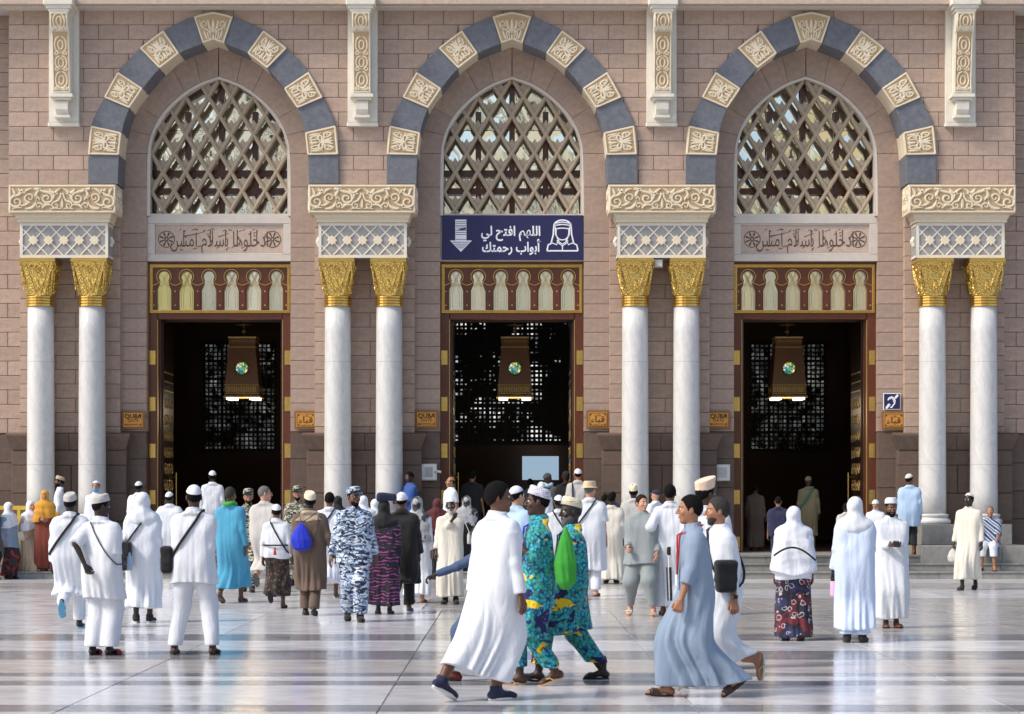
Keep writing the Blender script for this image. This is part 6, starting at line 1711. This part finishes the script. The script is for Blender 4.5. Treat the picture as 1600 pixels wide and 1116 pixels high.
mb = MB(); mb.lathe([(.006, 0), (.03, -.0), (.012, .09), (.02, .12)], (-.02, .185, .9), 8); mb.build('red_tassel', clothlike('red'), p['root'])
p = person(465, 759, 915, -8, 'second soldier in grey camouflage, behind the man with the blue drawstring bag', 'olive', 'camogreen', hem=.78, legs='camogreen', hat=('police', 'camogreen'), hair=('short', 'black'), beard=('stubble', 'black'), shoes=('boot', 'black', 'black'))
p = person(484, 766, 962, 180, 'man in brown robe with a beige yoke and a cream cap', 'black', 'brown', hat=('kufi', 'cream'), hair=('short', 'black'), hem=.36, legs='brown', yoke='beige', shoes=BRS, bulk=1.08, fold=1.2, hy=15, hp=-4, step=.25, aR=(-.34, .0, .9))
t = held('drawstring_bag', p, 'bright blue drawstring bag on the back of the brown robe', 'bag')
V, Q = surfnets(lambda P: np.maximum(sack(P, (.1, .2, 1.12), .15, .075, .42), np.abs(P[:, 2]-1.12)-.2), (-.12, .08, .86), (.32, .34, 1.36), .014); obj('bag_body', npmesh('bag_body', V, Q, clothlike('royal')), t)
mb = MB(); mb.tube([(.1, .19, 1.31), (.14, .1, 1.46), (.13, -.05, 1.47)], .006, n=5); mb.tube([(.1, .19, 1.31), (-.1, .13, 1.45), (-.11, -.05, 1.47)], .006, n=5); mb.tube([(0.0, .2, .98), (-.12, .16, 1.2), (-.13, .1, 1.42)], .006, n=5); mb.build('cord', clothlike('black'), t)
p = person(515, 767, 935, 176, 'black haired man in a white robe with a navy strap, one pale sole lifted', 'brown', 'white', hair=('hair', 'black'), hem=.25, step=.4, kick=.08, lead='R', shoes=('slipper', 'offwhite', 'offwhite'), bulk=1.12)
mb = MB(); mb.tube(strap(p, -1, 1.0, off=.02), .014, n=6, closed=True); mb.build('bag_strap', clothlike('navy'), p['root'])
p = person(553, 758, 971, 8, 'guard in blue and white camouflage uniform and cap walking toward the viewer', 'brown', 'camo', hem=.76, legs='camo', hat=('police', 'camo'), hair=('short', 'black'), beard=('stubble', 'black'), hy=22, shoes=('boot', 'black', 'black'), step=.3, bulk=1.08, legr=(.125, .105, .092), aL=(.29, .0, .86), aR=(-.3, -.02, .86))
p = person(600, 780, 960, 178, 'woman in a black and pink printed dress walking away', 'black', 'pinkprint', hem=.14, scarf=('black',), scarfz=1.3, shoes=('slipper', 'brown', 'brown'), bulk=1.1, fold=1.2)
t = held('folded_bag', p, 'dark blue printed bag balanced over the head of the woman in the pink print', 'bag'); V, Q = surfnets(lambda P: rbox(P, (-.05, .02, 1.79), (.15, .11, .065), .04)+.01*np.sin(14*P[:, 0]+9*P[:, 2]), (-.34, -.18, 1.66), (.18, .22, 1.96), .014); o = obj('bag_body', npmesh('bag_body', V, Q, clothlike('navy')), t)
p = person(628, 765, 957, 174, 'man in a black robe with a white knitted cap, one blue sole lifted', 'brown', 'black', hat=('knitcap', 'white'), hair=('short', 'black'), hem=.42, legs='black', step=.4, kick=.1, lead='R', shoes=('slipper', 'soleblue', 'soleblue'), bulk=1.14, sleevew=1.3)
p = person(652, 775, 942, 168, 'woman in white robe under a black and white checked headscarf, right of the black robe', 'olive', 'white', hem=.14, scarf=('hijabcheck',), scarfz=1.05, shoes=('slipper', 'brown', 'brown'), bulk=1.02)
p = person(704, 777, 944, -4, 'old man in a cream thobe and white cap resting a hand at his chin', 'black', 'offwhite', hat=('skull', 'white'), beard=('beard', 'white'), hem=.13, aL=(.05, -.2, 1.40), pL='half', nL=(-.6, .8, 0), hp=8, shoes=('shoe', 'black', 'black'), sleeve=.92)
t = held('water_bottle', p, 'clear water bottle beside the old man in the cream thobe', 'bottle'); mb = MB(); mb.lathe([(.03, 0), (.034, .02), (.034, .15), (.014, .19), (.014, .21)], (.32, -.12, 1.0), 12); mb.build('bottle_body', clothlike('lightgrey'), t, True); mb = MB(); mb.tube([(.32, -.12, 1.2), (.25, -.1, 1.36)], .006); mb.build('carry_cord', clothlike('white'), t)
# --- middle distance, right half
p = person(1003, 772, 962, -14, 'man in grey-green suit of jacket and baggy trousers looking to the right', 'fair', 'greygreen', hair=('hair', 'brown'), hem=.74, legs='greygreen', hy=42, aR=(-.17, -.2, 1.0), pR='half', aL=(.24, -.1, .92), wide=.24, bulk=1.14, legr=(.135, .115, .06), shoes=('sandal', 'offwhite', 'tan'), step=.25, leghem=.14, cuff='bluegrey')
p = person(1047, 757, 962, 174, 'black haired man in a white thobe with turned-back wide sleeve, right of the grey-green suit', 'brown', 'white', hair=('hair', 'black'), hem=.12, aL=(.24, -.05, 1.08), sleeve=.85, sleevew=1.25)
p = person(922, 751, 932, 172, 'man in a beige bucket hat and loose white short-sleeved shirt', 'fair', 'white', hat=('bucket', 'bucket'), hair=('short', 'grey'), hem=.4, legs='white', sleeve=.45, sleevew=1.25, shoes=BRS, bulk=1.12, hy=-25)
mb = MB(); mb.tube(strap(p, -1, 1.0, off=.02), .011, n=6, closed=True); mb.build('bag_strap', clothlike('black'), p['root'])
p = person(955, 770, 912, 176, 'dark bareheaded man in a cream robe, right of the bucket hat', 'black', 'offwhite', hair=('short', 'black'), hem=.08, bulk=1.12, shoes=('shoe', 'black', 'black'))
p = person(873, 772, 938, 180, 'person in white with a black strap seen between the turquoise print men', 'dark', 'white', hat=('skull', 'white'), hair=('short', 'black'), hem=.2)
mb = MB(); mb.tube(strap(p, 1, .98, off=.02), .013, n=6, closed=True); mb.build('bag_strap', clothlike('black'), p['root'])
p = person(1240, 790, 1001, 176, 'woman in a wide white head veil and dark flowered skirt, black strap across her back', 'brown', 'white', hem=.8, skirt=('floral', 1.0, .05), scarf=('white', 'khimar'), scarfz=.84, bulk=1.1, shoes=('slipper', 'royal', 'black'))
mb = MB(); mb.tube([(-.27+.54*t, .235+.035*math.sin(math.pi*t), 1.02+.20*math.sin(math.pi*(t*.8+.05))) for t in [k/12 for k in range(13)]], .014, n=6); mb.build('bag_strap', clothlike('black'), p['root'])
p = person(1336, 775, 1004, 168, 'woman in pale blue-white robe and hood seen from behind beside the man with a phone', 'black', 'paleblue', hem=.16, legs='paleblue', scarf=('white',), scarfz=1.28, shoes=('shoe', 'black', 'black'), bulk=1.1, fold=1.4, aL=(.27, -.08, .84), pL='grip', aR=(-.14, -.22, 1.05), legr=(.12, .1, .095))
t = held('water_bottle', p, 'pink bottle with black cap hanging from the hand of the hooded woman', 'bottle'); c = p['wr'][1]; mb = MB(); mb.lathe([(.036, 0), (.04, .02), (.04, .17), (.03, .185)], (c.x, c.y-.03, c.z-.33), 14); mb.build('bottle_body', clothlike('pink'), t, True); mb = MB(); mb.lathe([(.034, 0), (.036, .05), (.02, .06)], (c.x, c.y-.03, c.z-.142), 14); mb.build('cap_lid', M['black'], t)
p = person(1392, 776, 981, 0, 'bearded man in white thobe and cap looking down at the phone in his hands', 'brown', 'white', hat=('kufi', 'white'), hair=('short', 'black'), beard=('beard', 'black'), hem=.13, aL=(.06, -.28, 1.12), aR=(-.06, -.28, 1.12), pL='half', pR='half', nL=(-.5, .2, .8), nR=(.5, .2, .8), hp=16, bulk=1.1, shoes=('sandal', 'redbrown', 'black'), wide=.07, fold=1.3)
t = held('phone', p, 'dark mobile phone held by the bearded man looking down', 'phone'); mb = MB(); mb.box(-.04, .04, -.43, -.41, 1.1, 1.18, 0, .006); mb.v = [(v[0], v[1]+(v[2]-1.14)*1.0, v[2]) for v in mb.v]; mb.build('phone_body', M['black'], t)
p = person(1514, 767, 922, -28, 'slim young man in ivory thobe and small cap walking out with a plastic bag', 'black', 'offwhite', hat=('skull', 'offwhite'), hair=('short', 'black'), hem=.2, step=.34, lead='R', aR=(-.26, -.06, .84), pR='grip', shoes=('sandal', 'black', 'black'), hy=-14, bulk=.98, fold=1.3)
sackbag('plastic_bag', 'small pale plastic bag carried by the young man in ivory', 'bag', p, (-.27, -.1, .62), .1, .06, .26, 'lightgrey')
# --- at the steps and on the landing
L_ = dict(gz=.465); G2 = 'people at the steps and gates'
S1 = dict(Y=42.97, gz=.155, group=G2); S2 = dict(Y=43.33, gz=.31, group=G2); LA = lambda y: dict(Y=y, gz=.465, group=G2)
p = person(70, 765, 892, 8, 'woman in a mustard yellow headscarf and rust red dress at the left', 'olive', 'rust', hem=.06, scarf=('yellow',), scarfz=1.1, aL=(.06, -.2, 1.1), aR=(-.06, -.2, 1.12), **S1)
t = held('draped_shawl', p, 'yellow green and red striped shawl hanging from the arm of the woman in yellow', 'shawl'); mb = MB()
for i_, (zz0, zz1, c_) in enumerate(((1.28, 1.12, 'yellow'), (1.118, .98, 'rust'), (.978, .84, 'yellow'), (.838, .68, 'green'))):
    mb = MB(); mb.box(.2, .3, -.1+.01*i_, .06, zz1, zz0, 0, .02); mb.build('shawl_band', clothlike(c_), t)
p = person(48, 781, 904, 38, 'woman in white headscarf and long beige coat at the left', 'fair', 'beige', hem=.07, scarf=('white',), scarfz=1.12, bulk=1.12, flare=.08, shoes=('sneaker', 'offwhite', 'solewhite'), fold=1.6, step=.3, aR=(-.2, -.12, 1.0), pR='grip', group=G2)
sling_bag(p, -1, 'cream', 'cream handbag on the arm of the woman in the beige coat', 1.1, (.12, .06, .1), (-.27, -.05, .95), .01)
p = person(14, 784, 905, 60, 'woman in white headscarf and grey coat over a dark red flowered skirt, far left', 'fair', 'bluegrey', hem=.72, skirt=('floralred', 1.0, .08), scarf=('white',), scarfz=1.2, shoes=('shoe', 'black', 'black'), group=G2, bulk=1.05)
p = person(-12, 776, 906, 75, 'figure in a slate grey coat cut off by the left edge', 'fair', 'darkgrey', hem=.6, legs='black', hair=('short', 'black'), group=G2, aL=(.24, -.1, 1.0))
p = person(93, 743, 867, -82, 'man in a white thobe and beige cap looking left beside the white column', 'dark', 'white', hat=('kufi', 'beige'), hair=('short', 'black'), beard=('beard', 'black'), hem=.12, bulk=1.05, **LA(43.75))
p = person(150, 750, 880, -10, 'man in white cap and blue face mask between the left columns', 'olive', 'white', hat=('skull', 'white'), hair=('short', 'black'), hem=.15, **S2)
mb = MB(); HM = p['HM']; V, Q = surfnets(lambda P: smax(smax(ell(P, (0, -.03, -.045), (.067, .076, .075)), P[:, 2]+.012, .006), P[:, 1]+.02, .004), (-.09, -.13, -.14), (.09, .02, .02), .009); o = obj('face_mask', npmesh('face_mask', V, Q, clothlike('soleblue')), p['root']); o.matrix_local = HM
p = person(217, 751, 880, 168, 'man in a loose white robe entering left of the left gate, small white cap', 'black', 'white', hat=('skull', 'white'), hair=('short', 'black'), hem=.1, bulk=1.15, **S2)
p = person(265, 767, 904, 180, 'broad white robe with white cap seen from behind below the left gate', 'black', 'white', hat=('skull', 'white'), hair=('short', 'black'), hem=.1, bulk=1.28, sleevew=1.5, group=G2)
p = person(332, 734, 866, 180, 'man in white robe and white cap walking into the left gate', 'black', 'white', hat=('skull', 'white'), hair=('short', 'black'), hem=.1, **LA(45.2))
p = person(528, 774, 904, 175, 'woman in black beside the man with the navy strap', 'dark', 'black', hem=.1, scarf=('black',), scarfz=1.2, group=G2)
p = person(568, 774, 912, 170, 'woman in white veil behind the camouflaged guard', 'brown', 'white', hem=.1, scarf=('white', 'khimar'), scarfz=.95, group=G2)
p = person(586, 779, 908, 185, 'second white veiled woman right behind the camouflaged guard', 'brown', 'offwhite', hem=.1, scarf=('white', 'khimar'), scarfz=.95, group=G2)
p = person(640, 737, 866, -58, 'man in a blue shirt looking down beside the white column left of the middle gate', 'dark', 'midblue', hair=('short', 'black'), hem=.75, legs='darkgrey', hp=14, aL=(.1, -.25, 1.1), aR=(-.1, -.25, 1.1), shoes=BRS, **LA(45.0))
p = person(683, 778, 905, 190, 'woman in a dark maroon headscarf left of the old man in cream', 'dark', 'black', hem=.1, scarf=('maroon', 'khimar'), scarfz=1.0, group=G2)
p = person(704, 745, 867, -62, 'balding man in a white t-shirt facing left at the middle gate', 'olive', 'white', hair=('ring', 'brown'), hem=.84, legs='darkgrey', sleeve=.42, shoes=BRS, **LA(43.8))
p = person(738, 736, 864, 168, 'man in a black t-shirt just inside the middle gate', 'olive', 'black', hair=('short', 'black'), hem=.84, legs='black', sleeve=.42, shoes=BRS, **LA(46.5))
p = person(729, 774, 904, 178, 'woman in a checked headscarf and black dress at the middle gate', 'dark', 'black', hem=.1, scarf=('hijabcheck',), scarfz=1.15, group=G2)
p = person(828, 748, 863, 180, 'man in dark grey entering the middle gate', 'dark', 'darkgrey', hair=('short', 'black'), hem=.7, legs='black', **LA(46.9))
p = person(856, 738, 864, 150, 'person with grey cap and pale blue scarf in the middle gate', 'dark', 'darkgrey', hat=('knitcap', 'darkgrey'), hem=.7, legs='black', hy=-20, **LA(45.6))
child_tube(p, 'neck_scarf', [(.09*math.cos(a), .02+.09*math.sin(a), 1.49+.02*math.sin(2*a)) for a in [2*math.pi*k/18 for k in range(18)]], .045, 'skyblue', 8, True)
p = person(846, 752, 880, 180, 'person in a small white hat before the middle gate, behind the turquoise print', 'dark', 'white', hat=('knitcap', 'white'), hem=.2, **S2)
p = person(884, 735, 863, 176, 'man in black with a dark cap under the lit far doorway', 'dark', 'black', hat=('ball', 'black'), hem=.75, legs='black', **LA(46.4))
p = person(903, 731, 866, 174, 'man in white baseball cap and pale shirt with a backpack strap at the middle gate', 'olive', 'lightgrey', hat=('ball', 'white'), hair=('short', 'black'), hem=.8, legs='darkgrey', **LA(45.1))
mb = MB(); mb.tube([(.1, -.1, 1.43), (.11, .06, 1.47), (.1, .135, 1.3), (.09, .15, 1.0)], .016, n=6); mb.build('backpack_strap', clothlike('navy'), p['root'])
p = person(990, 757, 904, 182, 'man in grey robe with a cream crown-shaped cap in front of a white column', 'black', 'lightgrey', hat=('crown', 'cream'), hair=('short', 'black'), hem=.1, bulk=1.12, group=G2)
p = person(1024, 764, 892, -140, 'man in navy cap and white shirt between the columns', 'fair', 'white', hat=('ball', 'navy'), hem=.8, legs='darkgrey', **S1)
p = person(946, 772, 892, 150, 'dark haired figure in black behind the bucket hat', 'dark', 'black', hair=('short', 'black'), hem=.3, **S1)
p = person(1216, 776, 892, 172, 'man in a navy t-shirt hidden behind the white veiled woman', 'olive', 'navy', hair=('short', 'black'), hem=.82, legs='darkblue', sleeve=.45, bulk=1.15, shoes=BRS, **S1)
p = person(1263, 743, 863, 178, 'man in khaki robe with a green sash inside the right gate', 'dark', 'khaki', hat=('skull', 'khaki'), hem=.35, legs='khaki', **LA(46.8))
mb = MB(); mb.tube(strap(p, -1, .98, off=.02), .03, n=6, closed=True); mb.build('sash', clothlike('greengrey'), p['root'])
p = person(1180, 757, 863, 170, 'dim figure in brown robe by the left leaf of the right gate', 'dark', 'brown', hair=('short', 'black'), hem=.1, **LA(46.9))
p = person(1322, 786, 892, 178, 'person in light grey behind the pale blue hooded woman', 'dark', 'lightgrey', hair=('short', 'black'), hem=.2, bulk=1.1, **S1)
p = person(1368, 780, 892, -8, 'white bearded man in white looking down behind the man with the phone', 'olive', 'white', hat=('knitcap', 'white'), beard=('beard', 'white'), hem=.1, hp=22, **S1)
p = person(1421, 739, 867, 172, 'man in a pale blue long shirt and black trousers climbing the steps at the right', 'brown', 'skyblue', hat=('skull', 'offwhite'), hair=('short', 'black'), hem=.62, legs='black', leghem=.2, shoes=('slipper', 'brown', 'brown'), bulk=1.12, hy=-35, **LA(43.9))
p = person(1547, 786, 880, -18, 'man in a striped shirt and white shorts sitting on the plinth at the right', 'olive', 'stripes', hair=('short', 'grey'), hipz=.55, sit=True, legs='white', leghem=.3, sleeve=.5, sleevew=1.15, H=1.68, aL=(.16, -.3, .98), aR=(-.18, -.3, .95), pL='half', shoes=BRS, Y=43.46, gz=.155, group=G2)
p = person(958, 768, 905, 160, 'figure in dark clothes beside the middle right column', 'dark', 'darkblue', hair=('short', 'black'), hem=.7, legs='black', **S2)
